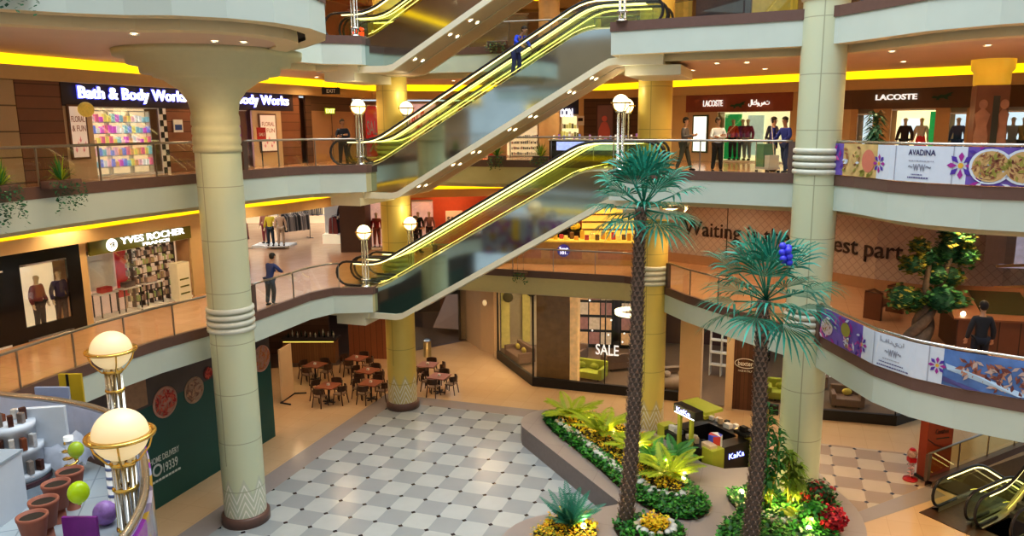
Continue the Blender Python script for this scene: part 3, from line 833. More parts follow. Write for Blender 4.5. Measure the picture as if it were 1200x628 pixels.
# green hoarding with a printed food strip
HS = Seg((-14.9, 12.2), (-10.1, 27.7))
green_h = M('hoarding_green', (.012, .085, .075), .45, var=.12, scale=.8)
t = HS.thing('hoarding', 'dark green printed hoarding with a food photo strip along its top, left of the floor', 'hoarding', 0, 0, 0)
m = MB(); m.box(0, HS.len, 0, .15, 0, 3.32); m.build('green_board', green_h, t)
strip_m = M('food_strip_grey', (.085, .065, .065), .5, var=.5, scale=1.1)
m = MB(); m.box(0, HS.len, -.005, .15, 3.32, 4.5); m.build('food_strip', strip_m, t)
m = MB(); m.box(0, HS.len, -.1, .2, 4.5, 4.72); m.build('ledge', M('hoarding_ledge', (.45, .38, .14), .5), t)
def food_disc(parent, x, z, r, rim, fill, kind=0, rx=1.):
    m = MB(); m.lathe([(0, 0), (r, 0), (r, .012), (r * .86, .02)], 26, M_=Matrix.Diagonal((rx, 1, 1)))
    m.v = [(x + a, -.012 - c, z + b) for a, b, c in m.v]; o = m.build('printed_plate', M(rim[0], rim[1], .5, var=.2), parent)
    m = MB()
    for k in range(60):
        a = R.random() * 6.28; q = r * .8 * math.sqrt(R.random()); L_ = r * R.uniform(.15, .3); an = R.random() * 3.1
        cx_, cz_ = x + q * cos(a) * rx, z + q * sin(a)
        m.add([(cx_ - L_ * cos(an), -.034 - .001 * (k % 6), cz_ - L_ * sin(an)), (cx_ + .03 * sin(an), -.034 - .001 * (k % 6), cz_ - .03 * cos(an)), (cx_ + L_ * cos(an), -.034 - .001 * (k % 6), cz_ + L_ * sin(an)), (cx_ - .035 * sin(an), -.034 - .001 * (k % 6), cz_ + .035 * cos(an))], [(0, 1, 2, 3)])
        m.m[-1] = k % 2
    m.build('printed_food', [M(fill[0], fill[1], .5, var=.3, scale=20), M(fill[2], fill[3], .5, var=.3, scale=20)], parent)
rose = ('food_rose', (.55, .3, .25)); 
s_, z_ = HS.hit(193, 471); food_disc(t, s_, z_, .5, rose, ('food_red', (.4, .02, .02), 'food_red2', (.6, .12, .08)))
s_, z_ = HS.hit(227, 457); food_disc(t, s_, z_, .44, ('food_tan', (.42, .28, .2)), ('food_meat', (.5, .3, .2), 'food_meat2', (.25, .12, .08)))
s_, z_ = HS.hit(243, 437); food_disc(t, s_, z_ , .22, ('food_dark', (.12, .03, .03)), ('food_red', (.4, .02, .02), 'food_red2', (.6, .12, .08)))
s_, z_ = HS.hit(306, 420); food_disc(t, s_, z_, .5, rose, ('food_meat', (.5, .3, .2), 'food_orange', (.55, .18, .06)))
s_, z_ = HS.hit(160, 488)
m = MB(); m.box(s_ - .4, s_ + .45, -.02, 0, 3.4, 4.2); m.build('printed_board', M('food_board', (.35, .2, .12), .5, var=.3), t)
for txt, pa, pb, hh in (('HOME DELIVERY', (168, 549), (203, 531), .2), ('19339', (184, 551), (201, 541), .3), ('w', (170, 563), (205, 546), .13)):
    a, z = HS.hit(*pa); b, z2 = HS.hit(*pb); z = HS.hit(168, 549)[1] - {'H': 0, '1': .42, 'w': .66}[txt[0]]; a += .25; b += .25
    if txt == 'w':
        for q in range(9): box_ob('fine_print', M('letter_pale', (.62, .68, .68), .5), a + (b - a) * q / 9, a + (b - a) * (q + .75) / 9, -.012, 0, z, z + .07, t)
        continue
    tm = text_fit(txt, b - a, hh, .004, .01 if hh > .15 else 0); tm.xform(Matrix.Translation((a, -.01, z - .05))); tm.build('lettering', M('letter_pale', (.62, .68, .68), .5), t)
a, z = HS.hit(178, 553); a += .2; z = HS.hit(168, 549)[1] - .3; m = MB(); m.lathe([(.13, 0), (.2, 0), (.2, .01), (.13, .01)], 20); m.v = [(a + x_, -.012 - c_, z + .02 + y_) for x_, y_, c_ in m.v]; m.build('phone_emblem', M('letter_pale', (.62, .68, .68)), t)
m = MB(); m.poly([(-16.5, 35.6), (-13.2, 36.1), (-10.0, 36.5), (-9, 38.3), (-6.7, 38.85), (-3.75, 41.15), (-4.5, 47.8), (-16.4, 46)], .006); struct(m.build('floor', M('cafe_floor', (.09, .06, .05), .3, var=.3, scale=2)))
# cafe: wooden front, counter, tall board
CS = Seg((-13.6, 34.6), (-5.9, 36.6))
box_ob('wall_cafe', wood_dk, -14.2, -10.9, 38.5, 38.7, 0, GC)['kind'] = 'structure'
cafe_wood = boards_mat('cafe_wood', (.26, .09, .04), (.34, .13, .06), .3, 'X')
m = MB(); m.box(-1.15, 1.15, 0, .5, 0, 4.3); o = tag(m.build('wood_partition', cafe_wood, loc=(-8.55, 37.6, 0), rz=TH * .3), 'tall red-brown wooden partition behind the cafe tables', 'partition')
t = thing('bar_counter', 'lit wooden bar counter at the back of the cafe', 'counter', (-11.5, 36.9, 0))
box_ob('counter_front', boards_mat('bar_wood', (.22, .1, .04), (.3, .15, .06), .12, 'X'), -1.3, 1.3, 0, .7, 0, 1.15, t)
box_ob('counter_top', dark, -1.4, 1.4, -.1, .8, 1.15, 1.22, t)
box_ob('light_strip', strip_lo, -1.25, 1.25, -.03, 0, 1.08, 1.12, t)
for k in range(16):
    o = MB(); h_ = R.uniform(.22, .36); o.lathe([(0, 0), (.04, 0), (.045, h_ * .6), (.016, h_ * .8), (.016, h_), (0, h_)], 10)
    tag(o.build('bottle', M(('bottle_dark', 'bottle_clear')[k % 2], ((.02, .03, .02), (.5, .5, .45))[k % 2], .1), loc=(-12.6 + k * .15, 37.3 + .15 * (k % 3), 1.22)), 'bottle standing on the lit bar counter of the cafe', 'bottle', 'bottles on the cafe bar')
t = thing('display_board', 'tall narrow beige board on a bent metal foot, left of the cafe tables', 'board', (-10.95, 31.8, 0), radians(80))
box_ob('board', beige, -.5, .5, -.04, .04, .08, 2.35, t)
m = MB(); m.tube([(-.7, -.5, .03), (-.6, 0, .03), (.6, 0, .03), (.75, -.5, .03)], .035); m.build('foot', black, t)
chair_w = M('chair_wood', (.07, .035, .02), .4, var=.2); chair_f = M('chair_seat', (.28, .2, .14), .7, var=.15); table_w = M('table_top_red', (.35, .13, .08), .3, var=.2, scale=3)
def make_chair():
    t = thing('cafe_chair', 'x', 'chair')
    m = MB(); m.box(-.22, .22, -.22, .2, .43, .48, bev=.015); m.build('seat', chair_f, t)
    m = MB(); pts = [(.24 * cos(a), .2 + .05 * sin(a) - .12 + .14 * sin(a), 0) for a in [pi * k / 8 for k in range(9)]]
    vs = []
    for x, y, _ in pts: vs += [(x, y, .60), (x, y - 0.0, .84), (x, y - .03, .84), (x, y - .03, .60)]
    m.add(vs, [(4 * i + j, 4 * i + (j + 1) % 4, 4 * i + 4 + (j + 1) % 4, 4 * i + 4 + j) for i in range(8) for j in range(4)] + [(0, 1, 2, 3), (35, 34, 33, 32)]); m.build('backrest', chair_w, t)
    for sx in (-1, 1):
        m = MB(); m.tube([(sx * .19, -.18, .44), (sx * .23, -.23, 0)], .022); m.build('leg', chair_w, t)
        m = MB(); m.tube([(sx * .2, .2, .75), (sx * .19, .18, .44), (sx * .23, .25, 0)], .022); m.build('leg', chair_w, t)
    return t
def make_table():
    t = thing('cafe_table', 'x', 'table')
    m = MB(); m.box(-.42, .42, -.42, .42, .71, .75, bev=.012); m.build('tabletop', table_w, t)
    m = MB(); m.cyl(0, 0, .03, .71, .04); m.build('pedestal', black, t)
    m = MB(); m.box(-.28, .28, -.05, .05, 0, .03); m.box(-.05, .05, -.28, .28, 0, .03); m.build('foot', black, t)
    m = MB(); m.box(-.05, .05, -.05, .05, .75, .84); m.build('napkin_box', white, t)
    return t
ch0, tb0 = make_chair(), make_table()
firstc = [True, True]
TABS = [((-10.45, 34.32), 'cafe table nearest the lit bar, left rear', 'left rear cafe table'), ((-9.04, 31.39), 'front left cafe table, standing alone near the board', 'front left cafe table'), ((-8.75, 35.35), 'cafe table before the wooden partition, rear middle', 'table before the partition'),
        ((-7.79, 33.45), 'middle cafe table between the partition and the yellow column', 'middle cafe table'), ((-6.95, 31.61), 'cafe table just left of the foot of the yellow column', 'cafe table left of the column'), ((-5.2, 34.3), 'cafe table behind and right of the yellow column', 'cafe table behind the column'), ((-4.45, 32.6), 'cafe table on the right of the yellow column, nearest the tiles', 'front table right of the column')]
TABS[4] = ((-7.3, 31.75),) + TABS[4][1:]
for i, ((x, y), lab, who) in enumerate(TABS):
    a0 = TH + R.uniform(-.15, .15)
    if i == 0: tb = tb0; tb.location = (x, y, 0); tb.rotation_euler.z = a0; tb['label'] = lab
    else: tb = dup(tb0, (x, y, 0), a0, lab)
    for k, nm in enumerate(('front', 'right', 'back', 'left')):
        aa = a0 + pi / 2 * k + R.uniform(-.12, .12); rr = .58
        cx_, cy_ = x + rr * sin(aa), y - rr * cos(aa)
        lab2 = 'dark cafe chair on the %s side of the %s' % (nm, who)
        if firstc[0]: firstc[0] = False; c = ch0; c.location = (cx_, cy_, 0); c.rotation_euler.z = aa + pi; c['label'] = lab2
        else: c = dup(ch0, (cx_, cy_, 0), aa + pi, lab2)
        c['group'] = 'chairs around the cafe tables'
# glazed restaurant front in the middle, with booth and sloping pink panel inside
RS = Seg((-6.7, 38.9), (-3.7, 41.2))
o = RS.panel('window_1', 0, RS.len, .1, 4.3, glass_shop, 0, .02); struct(o)
wallrun('wall_back', [(-9.5, 38.6), (-6.7, 38.7)], 0, GC, dk_wall)
t = thing('booth', 'red-brown wooden booth with tablet sign inside the dark restaurant', 'booth', (-4.9, 45.2, 0))
box_ob('booth_body', cafe_wood, -1.1, 1.1, 0, 1.2, 0, 1.5, t); box_ob('screen', black, -.7, .5, .1, .3, 1.5, 2.5, t)
m = MB(); m.add([(-1.5, 0, .1), (1.4, -.9, .1), (1.6, 1.2, 1.9), (-.9, 1.9, 1.6)], [(0, 1, 2, 3)]); tag(m.build('sloping_screen', M('pink_slab', (.4, .25, .2), .5, var=.15), loc=(-4.6, 42.6, .2)), 'sloping pinkish panel behind the restaurant glass', 'panel')
t = thing('litter_bin', 'short cylindrical steel bin standing before the dark restaurant front', 'bin', (-5.75, 37.95, 0))
m = MB(); m.cyl(0, 0, 0, .85, .2); m.build('body', M('bin_gold', (.45, .36, .18), .35, .6), t); m = MB(); m.cyl(0, 0, .85, .92, .21, .15); m.build('lid', steel, t)
# beige pilasters and blank wall left of the furniture shop
wallrun('wall_back', [(-4.4, 41.4), (-4.0, 41.3), (-2.95, 39.2), (-2.2, 38.3), (-2.15, 37.6)], 0, GC, beige, .3)
t = thing('wall_lamp', 'small round white wall lamp on the beige pilaster', 'lamp', (-2.72, 38.3, 2.75), radians(-50)); m = MB(); m.sphere((0, -.1, 0), .12, sz=1.3); m.build('shade', globe_m, t); m = MB(); m.box(-.06, .06, -.02, .05, -.1, .1); m.build('bracket', steel, t)
# furniture shop
FA = [(-2.12, 37.6), (-.29, 33.4), (6.1, 31.35)]
FB = [(8.95, 30.05), (9.75, 29.75)]
FC = [(9.9, 29.65), (14.0, 28.6), (15.2, 29.3)]
def shopglass(path, n, top=4.35, plinth=.42, mull=None):
    m = MB(); m.sweep(path, [(-.06, 0), (-.06, plinth), (.1, plinth)]); struct(m.build('baseboard_shop', black))
    m = MB(); m.sweep(path, [(0, plinth), (0, top)]); struct(m.build('window_%d' % n, glass_shop))
    m = MB(); m.sweep(path, [(-.05, top), (-.05, top + .12), (.05, top + .12)]); struct(m.build('trim_%d' % (n + 20), black))
    m = MB(); m.sweep(path, [(0, top + .12), (0, GC)]); struct(m.build('wall_bulkhead', bulk))
    al = Along(path)
    for d in (mull or []):
        x, y, a = al.at(d); m = MB(); m.box(-.02, .02, -.04, .04, plinth, top, a, (x, y, 0)); struct(m.build('trim_%d' % (n + 30), black))
shopglass(FA, 2, mull=[0.05, 4.58, 7.9]); shopglass(FB, 3); shopglass(FC, 4, mull=[1.2, 4.2])
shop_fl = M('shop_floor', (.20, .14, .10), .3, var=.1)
m = MB(); m.poly([(-2.1, 37.7), (-.25, 33.5), (6.1, 31.4), (9.9, 29.7), (14, 28.7), (15.2, 29.4), (22, 34), (10, 44), (-2.2, 44)], .03); struct(m.build('floor', shop_fl))
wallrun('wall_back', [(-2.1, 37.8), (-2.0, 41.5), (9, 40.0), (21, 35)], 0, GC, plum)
m = MB(); m.box(0, .9, -.3, .3, 0, GC, atan2(-.35, 1), (6.0, 31.4, 0)); m.box(0, .3, -.25, .25, 0, GC, atan2(-.35, 1), (7.75, 30.55, 0)); m.box(0, .25, -.2, .2, 0, GC, atan2(-.35, 1), (9.0, 30.15, 0)); struct(m.build('trim_40', beige))
BX = Seg((7.98, 30.42), (9.0, 30.06))
o = BX.panel('timber_board', 0, BX.len, .05, 4.5, boards_mat('baxter_boards', (.07, .03, .02), (.15, .07, .04), .16, 'X'), .03, .08)
tag(o, 'tall dark wooden panel with the white oval baxter sign', 'panel')
t = BX.thing('shop_sign', 'white oval outline sign reading baxter on the dark wooden panel', 'sign', *[BX.hit(874, 425)[0]], .1, BX.hit(874, 425)[1])
m = MB(); pts = [(.42 * cos(a), -.02, .2 * sin(a)) for a in [2 * pi * k / 28 for k in range(28)]]; m.tube(pts, .018, 6, closed=True); m.build('oval', white, t)
tm = text_fit('baxter', .6, .2, .01, .01); tm.xform(Matrix.Translation((-.3, -.02, -.1))); tm.build('lettering', white, t)
tm = text_fit('MADE IN ITALY', .55, .08, .01, .0); tm.xform(Matrix.Translation((-.28, -.02, -.36))); tm.build('lettering', white, t)
SG = Seg((-.29, 33.4), (6.1, 31.35))
def letter_sign(seg, txt, pxa, pya, pxb, pyb, mat, label, off=.06, emb=.0, ex=.02, name='shop_sign', board=None, bpad=.1, cat='sign', fitz=None):
    """lettering between two pixel corners (lower left, upper right) on a wall"""
    a, z0 = seg.hit(pxa, pya, off); b, z1 = seg.hit(pxb, pyb, off)
    t = seg.thing(name, label, cat, a, off, z0)
    h_ = fitz or (z1 - z0)
    tm = text_fit(txt, b - a, h_, ex, emb); tm.build('lettering', mat, t)
    if board:
        m = MB(); m.box(-bpad, b - a + bpad, .03, .06, -bpad, h_ + bpad); m.build('board', board, t)
    return t, b - a, h_
letw = M('letters_white', (.85, .85, .82), .5, emit=.6)
letter_sign(SG, 'SALE', 698, 415, 725, 405, letw, 'white letters SALE on the furniture shop window left of the palm', .03)
SG2 = Seg((9.9, 29.65), (14, 28.6))
letter_sign(SG2, 'SALE', 961, 441, 985, 431, letw, 'white letters SALE on the shop window right of the big pale column', .03)
woodp = M('shop_wood', (.30, .17, .05), .5, var=.35, scale=3)
a, z = SG.hit(627, 440); b, _ = SG.hit(652, 440)
o = MB(); o.box(0, 1.55, .35, .6, 0, 4.3); o = o.build('wood_screen', woodp); SG.place(o, .05, 0, .03); tag(o, 'tall streaky wood screen standing inside the furniture shop corner', 'screen')
o = MB(); o.box(0, .35, .35, .8, 0, 4.3); o = o.build('lit_column', M('lit_amber', (.7, .4, .15), .5, emit=.25, ecol=(1, .6, .25), var=.4, scale=5)); SG.place(o, 1.62, 0, .03); tag(o, 'narrow amber lit column beside the wood screen', 'column')
wy = M('wall_yellow_panel', (.55, .45, .16), .6, emit=.12, ecol=(1, .8, .2), var=.3)
for k, (x, y, w_) in enumerate(((-1.75, 38.4, .45), (-.7, 39.6, .4))):
    tag(box_ob('wall_hanging', wy, x - w_ / 2, x + w_ / 2, y, y + .06, .3, 4.3), ('yellow green vertical wall strip in the shop corner, left one', 'yellow green vertical wall strip beside the round plaque')[k], 'panel')
m = MB(); m.box(-1.9, 1.2, 0, .06, .02, 4.5); struct(m.build('wall_shop', M('shop_cream', (.55, .47, .34), .6, var=.1), loc=(0, 40.0, 0), rz=.1))
for x, y in ((-1.6, 38.2), (-.4, 39.5)):
    m = MB(); m.sphere((0, 0, 0), .27, sy=.2); tag(m.build('wall_plaque', M('plaque_dark', (.1, .09, .04), .4), loc=(x, y, 3.05)), 'round dark plaque on the wall strip, %s' % ('left' if x < -1 else 'right'), 'plaque')
def sofa(x, y, rz, w, mat, cmat, label, curved=False, n=2, d=.9):
    t = thing('sofa', label, 'sofa', (x, y, .03), rz)
    if curved:
        m = MB(); m.lathe([(0, .1), (w * .5, .1), (w * .52, .22), (w * .5, .42), (0, .44)], 24, M_=Matrix.Diagonal((1, .7, 1))); m.build('seat', mat, t)
        m = MB(); m.lathe([(w * .42, .4), (w * .54, .35), (w * .56, .7), (w * .5, .78), (w * .44, .7)], 20, a0=radians(-20), a1=radians(200), M_=Matrix.Diagonal((1, .7, 1))); m.build('backrest', mat, t)
    else:
        m = MB(); m.box(-w / 2, w / 2, -d / 2, d / 2, .1, .42, bev=.05); m.build('seat', mat, t)
        m = MB(); m.box(-w / 2, w / 2, d / 2 - .2, d / 2, .38, .82, bev=.05); m.build('backrest', mat, t)
        for s in (-1, 1): m = MB(); m.box(min(s * w / 2, s * (w / 2 - .18)), max(s * w / 2, s * (w / 2 - .18)), -d / 2, d / 2, .38, .62, bev=.04); m.build('armrest', mat, t)
    for k in range(n):
        m = MB(); m.sphere((-w * .25 + k * w * .4 / max(1, n - 1) if n > 1 else 0, d * .12, .58), .2, sy=.5, sz=.75); m.build('cushion', cmat, t)
    for sx in (-1, 1):
        for sy in (-1, 1): m = MB(); m.cyl(sx * w * .35, sy * d * .3, 0, .12, .03, n=8); m.build('leg', black, t)
    return t
sf_g = M('sofa_green', (.36, .42, .05), .8, var=.15); sf_b = M('sofa_brown', (.2, .13, .1), .8, var=.15); sf_t = M('sofa_taupe', (.35, .27, .22), .8, var=.15); cu_y = M('cushion_yellow', (.6, .5, .1), .8); cu_w = M('cushion_cream', (.6, .5, .42), .8)
sofa(-1.0, 37.2, radians(-65), 1.9, sf_b, cu_y, 'brown sofa with yellow cushions in the left corner of the furniture shop')
sofa(2.3, 34.4, radians(-25), 1.6, sf_g, sf_g, 'lime green tufted armchair sofa in the furniture shop window')
sofa(6.2, 33.2, radians(10), 1.8, sf_t, cu_w, 'curved taupe sofa in the window right of the yellow column', True)
sofa(1.3, 37.5, radians(-30), 2.2, sf_b, cu_w, 'dark brown sofa deep inside the furniture shop')
sofa(10.9, 31.4, radians(-15), 2.2, sf_g, sf_g, 'olive green sofa in the window right of the big pale column')
sofa(12.9, 30.7, radians(-15), 1.3, sf_b, cu_y, 'dark armchair with cushions at the right end of the shop window', n=1)
sofa(3.9, 35.9, radians(-160), 1.7, sf_b, cu_y, 'dark sofa seen from behind under the ring chandelier')
sofa(5.3, 36.6, radians(-60), 1.5, sf_t, cu_w, 'taupe armchair deep in the shop right of the chandelier', n=1)
sofa(12.0, 33.3, radians(-20), 2.0, sf_b, cu_w, 'brown sofa behind the olive one in the right hand window')
for k, (x, y, rz_) in enumerate(((2.9, 39.2, -.13), (5.2, 38.9, -.13), (10.5, 37.0, -.3))):
    t = thing('bookcase', 'dark bookcase with lit niches on the rear wall of the furniture shop, ' + ('left', 'middle', 'right')[k], 'bookcase', (x, y, .03), rz_)
    box_ob('case', black, -1, 1, .2, .4, 0, 3.4, t)
    for j in range(4):
        for i2 in range(3): box_ob('lit_niche', M('niche_%d' % ((i2 + j) % 3), ((.5, .3, .15), (.25, .12, .1), (.45, .35, .25))[(i2 + j) % 3], .5, emit=.35, var=.5), -.92 + i2 * .62, -.36 + i2 * .62, .17, .2, .2 + j * .8, .85 + j * .8, t)
t = thing('ring_chandelier', 'large glowing ring chandelier in the furniture shop', 'lamp', (4.3, 34.6, 3.05))
m = MB(); m.lathe([(.62, 0), (.8, 0), (.82, .16), (.6, .16), (.62, 0)], 32); m.build('ring', M('ring_glow', (1, .9, .6), .4, emit=1.6, ecol=(1, .85, .5)), t)
for k in range(3): a = 2.1 * k; m = MB(); m.tube([(.7 * cos(a), .7 * sin(a), .16), (0, 0, 1.6)], .01, 5); m.build('cable', black, t)
t = thing('table_lamp', 'small pink shaded table lamp beside the amber column', 'lamp', (1.0, 35.3, .9)); m = MB(); m.cyl(0, 0, 0, .35, .03); m.build('stem', gold, t); m = MB(); m.lathe([(.22, .35), (.12, .6)], 20); m.build('shade', M('lamp_pink', (1, .6, .4), .5, emit=1.5, ecol=(1, .6, .4)), t)
t = thing('side_table', 'low black side table holding the pink lamp', 'table', (1.0, 35.3, .03)); box_ob('tabletop', black, -.4, .4, -.3, .3, .8, .87, t)
for sx in (-1, 1):
    for sy in (-1, 1): box_ob('leg', black, sx * .36 - .02, sx * .36 + .02, sy * .26 - .02, sy * .26 + .02, 0, .8, t)
t = thing('glass_table', 'round glass coffee table in the furniture shop window', 'table', (4.7, 33.3, .03)); m = MB(); m.cyl(0, 0, .42, .45, .5); m.build('tabletop', glass_shop, t)
for k in range(3): m = MB(); m.tube([(.1 * cos(2.1 * k), .1 * sin(2.1 * k), .42), (.45 * cos(2.1 * k), .45 * sin(2.1 * k), 0)], .02, 6); m.build('leg', gold, t)
for k in range(14):
    x, y = R.uniform(2.2, 5.6), 0; y = 34 + R.uniform(0, 2.4); z = R.uniform(1.5, 3.4)
    m = MB(); m.sphere((0, 0, 0), .05, 8, 6); tag(m.build('glass_bauble', M('bauble', (.8, .8, .8), .2, emit=.6), loc=(x, y, z)), 'tiny glass bauble hanging in the furniture shop', 'bauble', 'glass baubles hanging in the furniture shop')
# shelves of the shop behind the entrance
t = thing('display_shelf', 'white lattice display shelf inside the entrance next to the baxter panel', 'shelf', (8.7, 34.4, .03), radians(-25))
for k in range(6): box_ob('shelf_board', white, -.8, .8, 0, .35, .5 + k * .6, .55 + k * .6, t)
for k in range(4): box_ob('upright', white, -.8 + k * .52, -.76 + k * .52, 0, .35, 0, 3.6, t)
for x, y, p in ((0, 37.5, 140), (3, 36, 140), (4.5, 33.5, 90), (8, 32.5, 90), (12, 31.2, 130), (-.6, 36, 100)):
    downlight(x, y, GC, p, 'small round downlight inside the furniture shop', 'downlights in the furniture shop', (1, .8, .5))
# ------------------------------------------------------------------ escalator well, lower right
WD = radians(31.2); wd = (cos(WD), sin(WD)); wn_ = (sin(WD), -cos(WD)); WO = (12.05, 21.85)
def wp(d, n): return (WO[0] + wd[0] * d + wn_[0] * n, WO[1] + wd[1] * d + wn_[1] * n)
well = M('well_wall', (.22, .13, .07), .5, var=.15)
m = MB(); m.poly([wp(.5, -1.3), wp(.5, 6), wp(22, 6), wp(22, -1.3)], -4.45); struct(m.build('floor', floor0))
wallrun('wall_well', [wp(21, 5), wp(1.6, 4.2), wp(1.6, -1.05), wp(21, -1.05)], -4.45, 0.0, well, .1)
dp = M('landing_plate', (.13, .08, .05), .35, .5, var=.3, scale=10)
m = MB(); m.poly([wp(-.5, -.1), wp(-.5, 3.6), wp(1.6, 3.6), wp(1.6, -.1)], .005, .02); tag(m.build('landing_plate', dp), 'dark ribbed landing plates before the escalators in the lower right corner', 'plate')
e7 = dup(esc, wp(9.95, 0.0) + (-4.45,), WD + pi, 'escalator going down from the ground floor beside the orange totem')
e8 = dup(esc, wp(1.5, 2.55) + (0.0,), WD, 'escalator at the lower right edge, rising to the right')
# brown curb and glass rail round the well
cp_ = [wp(1.3, -.95), wp(12, -.95)]
m = MB(); m.sweep(cp_, [(-.12, 0), (-.12, .25), (.12, .25), (.12, 0)]); struct(m.build('trim_50', brown))
yl = glass('rail_glass_yellow', (.95, .85, .5), .12)
railing([(p[0], p[1]) for p in cp_], .05, 0, 10.6, 'glass railing with brown handrail along the escalator well, lower right', 1.7, glassmat=yl)
# orange totem and red candy machine
t = thing('totem_sign', 'orange-red upright totem sign with small dark lettering, lower right', 'sign', (13.25, 23.95, 0), radians(14))
orm = M('totem_orange', (.27, .045, .022), .45, var=.06)
box_ob('body', orm, -.5, .5, 0, .35, 0, 2.3, t); box_ob('foot', black, -.54, .54, -.05, .4, 0, .1, t)
tm = text_fit('Cinnabon', .5, .17, .004, .0); tm.xform(Matrix.Translation((-.2, -.006, 1.6))); tm.build('lettering', letter_dk, t)
box_ob('fine_print', letter_dk, -.15, .35, -.006, 0, 1.42, 1.46, t)
m = MB(); m.tube([(-.48, -.01, 1.45), (-.2, -.01, 1.25), (.1, -.01, 1.12), (.3, -.01, 1.05)], .015, 5); m.build('painted_line', letter_dk, t)
t = thing('candy_machine', 'small red gumball machine on a spiral stand beside the orange totem', 'machine', (12.35, 23.9, 0))
redm = M('candy_red', (.45, .01, .02), .3)
m = MB(); m.lathe([(0, 0), (.24, 0), (.22, .06), (.06, .1), (.05, .12)], 16); m.build('base', redm, t)
m = MB(); m.tube([(.09 * cos(k * .7), .09 * sin(k * .7), .1 + k * .014) for k in range(40)], .018, 6); m.cyl(0, 0, .1, .66, .02); m.build('spiral_stem', M('candy_white', (.6, .3, .3), .4), t)
m = MB(); m.box(-.12, .12, -.12, .12, .64, .8, bev=.02); m.build('dispenser', redm, t)
m = MB(); m.sphere((0, 0, .93), .16, 16, 10); m.build('globe', M('candy_mix', (.45, .3, .28), .2, var=.9, scale=30), t)
m = MB(); m.cyl(0, 0, 1.06, 1.12, .11, .06); m.build('cap', redm, t)
# ------------------------------------------------------------------ planting island
PZ = .72
def tp(pts, z=PZ): return [at(x, y, z) for x, y in pts]
isl = tp([(585, 632), (598, 617), (622, 606), (655, 600), (690, 597), (727, 590), (612, 500), (610, 493), (616, 486), (628, 481), (645, 479), (668, 484), (700, 492)]) + [(4.0, 26.6), (4.6, 25.2), (5.6, 23.2), (7.1, 23.4), (8.9, 23.4)] + tp([(975, 570), (1000, 590), (1014, 612), (1018, 640), (1000, 700), (900, 740), (650, 740), (588, 690)])
isl = smooth_path(isl[:6], 1) + smooth_path(isl[6:], 1)
stone_t = floor_mat('planter_coping', (.36, .31, .28), (.29, .25, .24), 1.6, .35, line=.008)
stone_s = M('planter_side', (.20, .17, .17), .4, var=.15)
t = thing('planter', 'large raised grey stone planting island with winding coping below the palms', 'planter', (isl[0][0], isl[0][1], 0))
def rel(p, o): return [(a - o[0], b - o[1]) for a, b in p]
ip = rel(isl, isl[0])
m = MB(); m.poly(ip, PZ); m.build('coping', stone_t, t)
m = MB(); m.sweep(ip, [(0, 0), (0, PZ)], closed=True); m.build('side_wall', stone_s, t)
soil = M('soil', (.03, .02, .012), .9, var=.3, scale=8)
leafg = [M('leaf_green', (.02, .16, .02), .5, var=.3, scale=3), M('leaf_green_light', (.06, .30, .03), .5, var=.3, scale=3), M('leaf_green_dark', (.008, .075, .015), .5, var=.3, scale=3)]
yel = [M('flower_yellow', (.85, .62, .02), .6, var=.2), M('flower_amber', (.80, .40, .01), .6, var=.2), M('leaf_olive', (.28, .28, .02), .6, var=.3)]
def inside(p, poly):
    c = False; n = len(poly)
    for i in range(n):
        a, b = poly[i], poly[i - 1]
        if (a[1] > p[1]) != (b[1] > p[1]) and p[0] < (b[0] - a[0]) * (p[1] - a[1]) / (b[1] - a[1]) + a[0]: c = not c
    return c
def scatter(poly, n, seed, avoid=()):
    r = random.Random(seed); xs = [p[0] for p in poly]; ys = [p[1] for p in poly]; out = []; k = 0
    while len(out) < n and k < n * 30:
        k += 1; p = (r.uniform(min(xs), max(xs)), r.uniform(min(ys), max(ys)))
        if inside(p, poly) and not any(inside(p, a) for a in avoid): out.append(p)
    return out
def leaf_field(name, label, poly, n, z, hmax, size, mats, seed, avoid=(), cat='groundcover'):
    r = random.Random(seed); m = MB()
    for x, y in scatter(poly, n, seed, avoid):
        zz = z + r.random() * hmax; a = r.random() * 6.28; t_ = r.uniform(-.6, .9); s = size * r.uniform(.6, 1.3)
        ca, sa = cos(a), sin(a); dz = s * sin(t_); w_ = s * .45
        m.add([(x, y, zz), (x + ca * s * .5 - sa * w_, y + sa * s * .5 + ca * w_, zz + dz * .6), (x + ca * s, y + sa * s, zz + dz), (x + ca * s * .5 + sa * w_, y + sa * s * .5 - ca * w_, zz + dz * .6)], [(0, 1, 2, 3)])
        m.m[-1] = r.randrange(len(mats))
    return tag(m.build(name, mats), label, cat, kind='stuff')
B1 = tp([(636, 492), (640, 487), (655, 484), (690, 487), (745, 505), (800, 560), (826, 585), (832, 597), (822, 609), (795, 610), (765, 601), (735, 580), (700, 548), (672, 525), (648, 507)])
B1i = tp([(655, 488), (690, 487), (745, 505), (795, 555), (806, 578), (790, 583), (765, 578), (742, 560), (712, 538), (690, 522), (668, 506), (655, 497)])
B2 = tp([(718, 618), (724, 608), (745, 606), (790, 612), (805, 625), (800, 650), (750, 655), (725, 630)])
B3 = tp([(850, 583), (862, 577), (880, 575), (940, 560), (965, 572), (982, 592), (984, 615), (975, 650), (850, 650), (838, 640), (842, 622), (858, 610), (866, 600)])
B0 = tp([(640, 612), (660, 604), (690, 608), (700, 622), (698, 645), (640, 650), (620, 630)])
for k, b_ in enumerate((B1, B2, B3, B0)):
    m = MB(); m.poly(smooth_path(b_, 1, True), PZ + .004, PZ + .05); tag(m.build('planting_bed', soil), ('long soil bed on the left arm of the planting island', 'small round soil bed at the foot of the left palm', 'soil bed at the foot of the right palm and column', 'small soil bed at the bottom edge with the spiky fern')[k], 'soil')
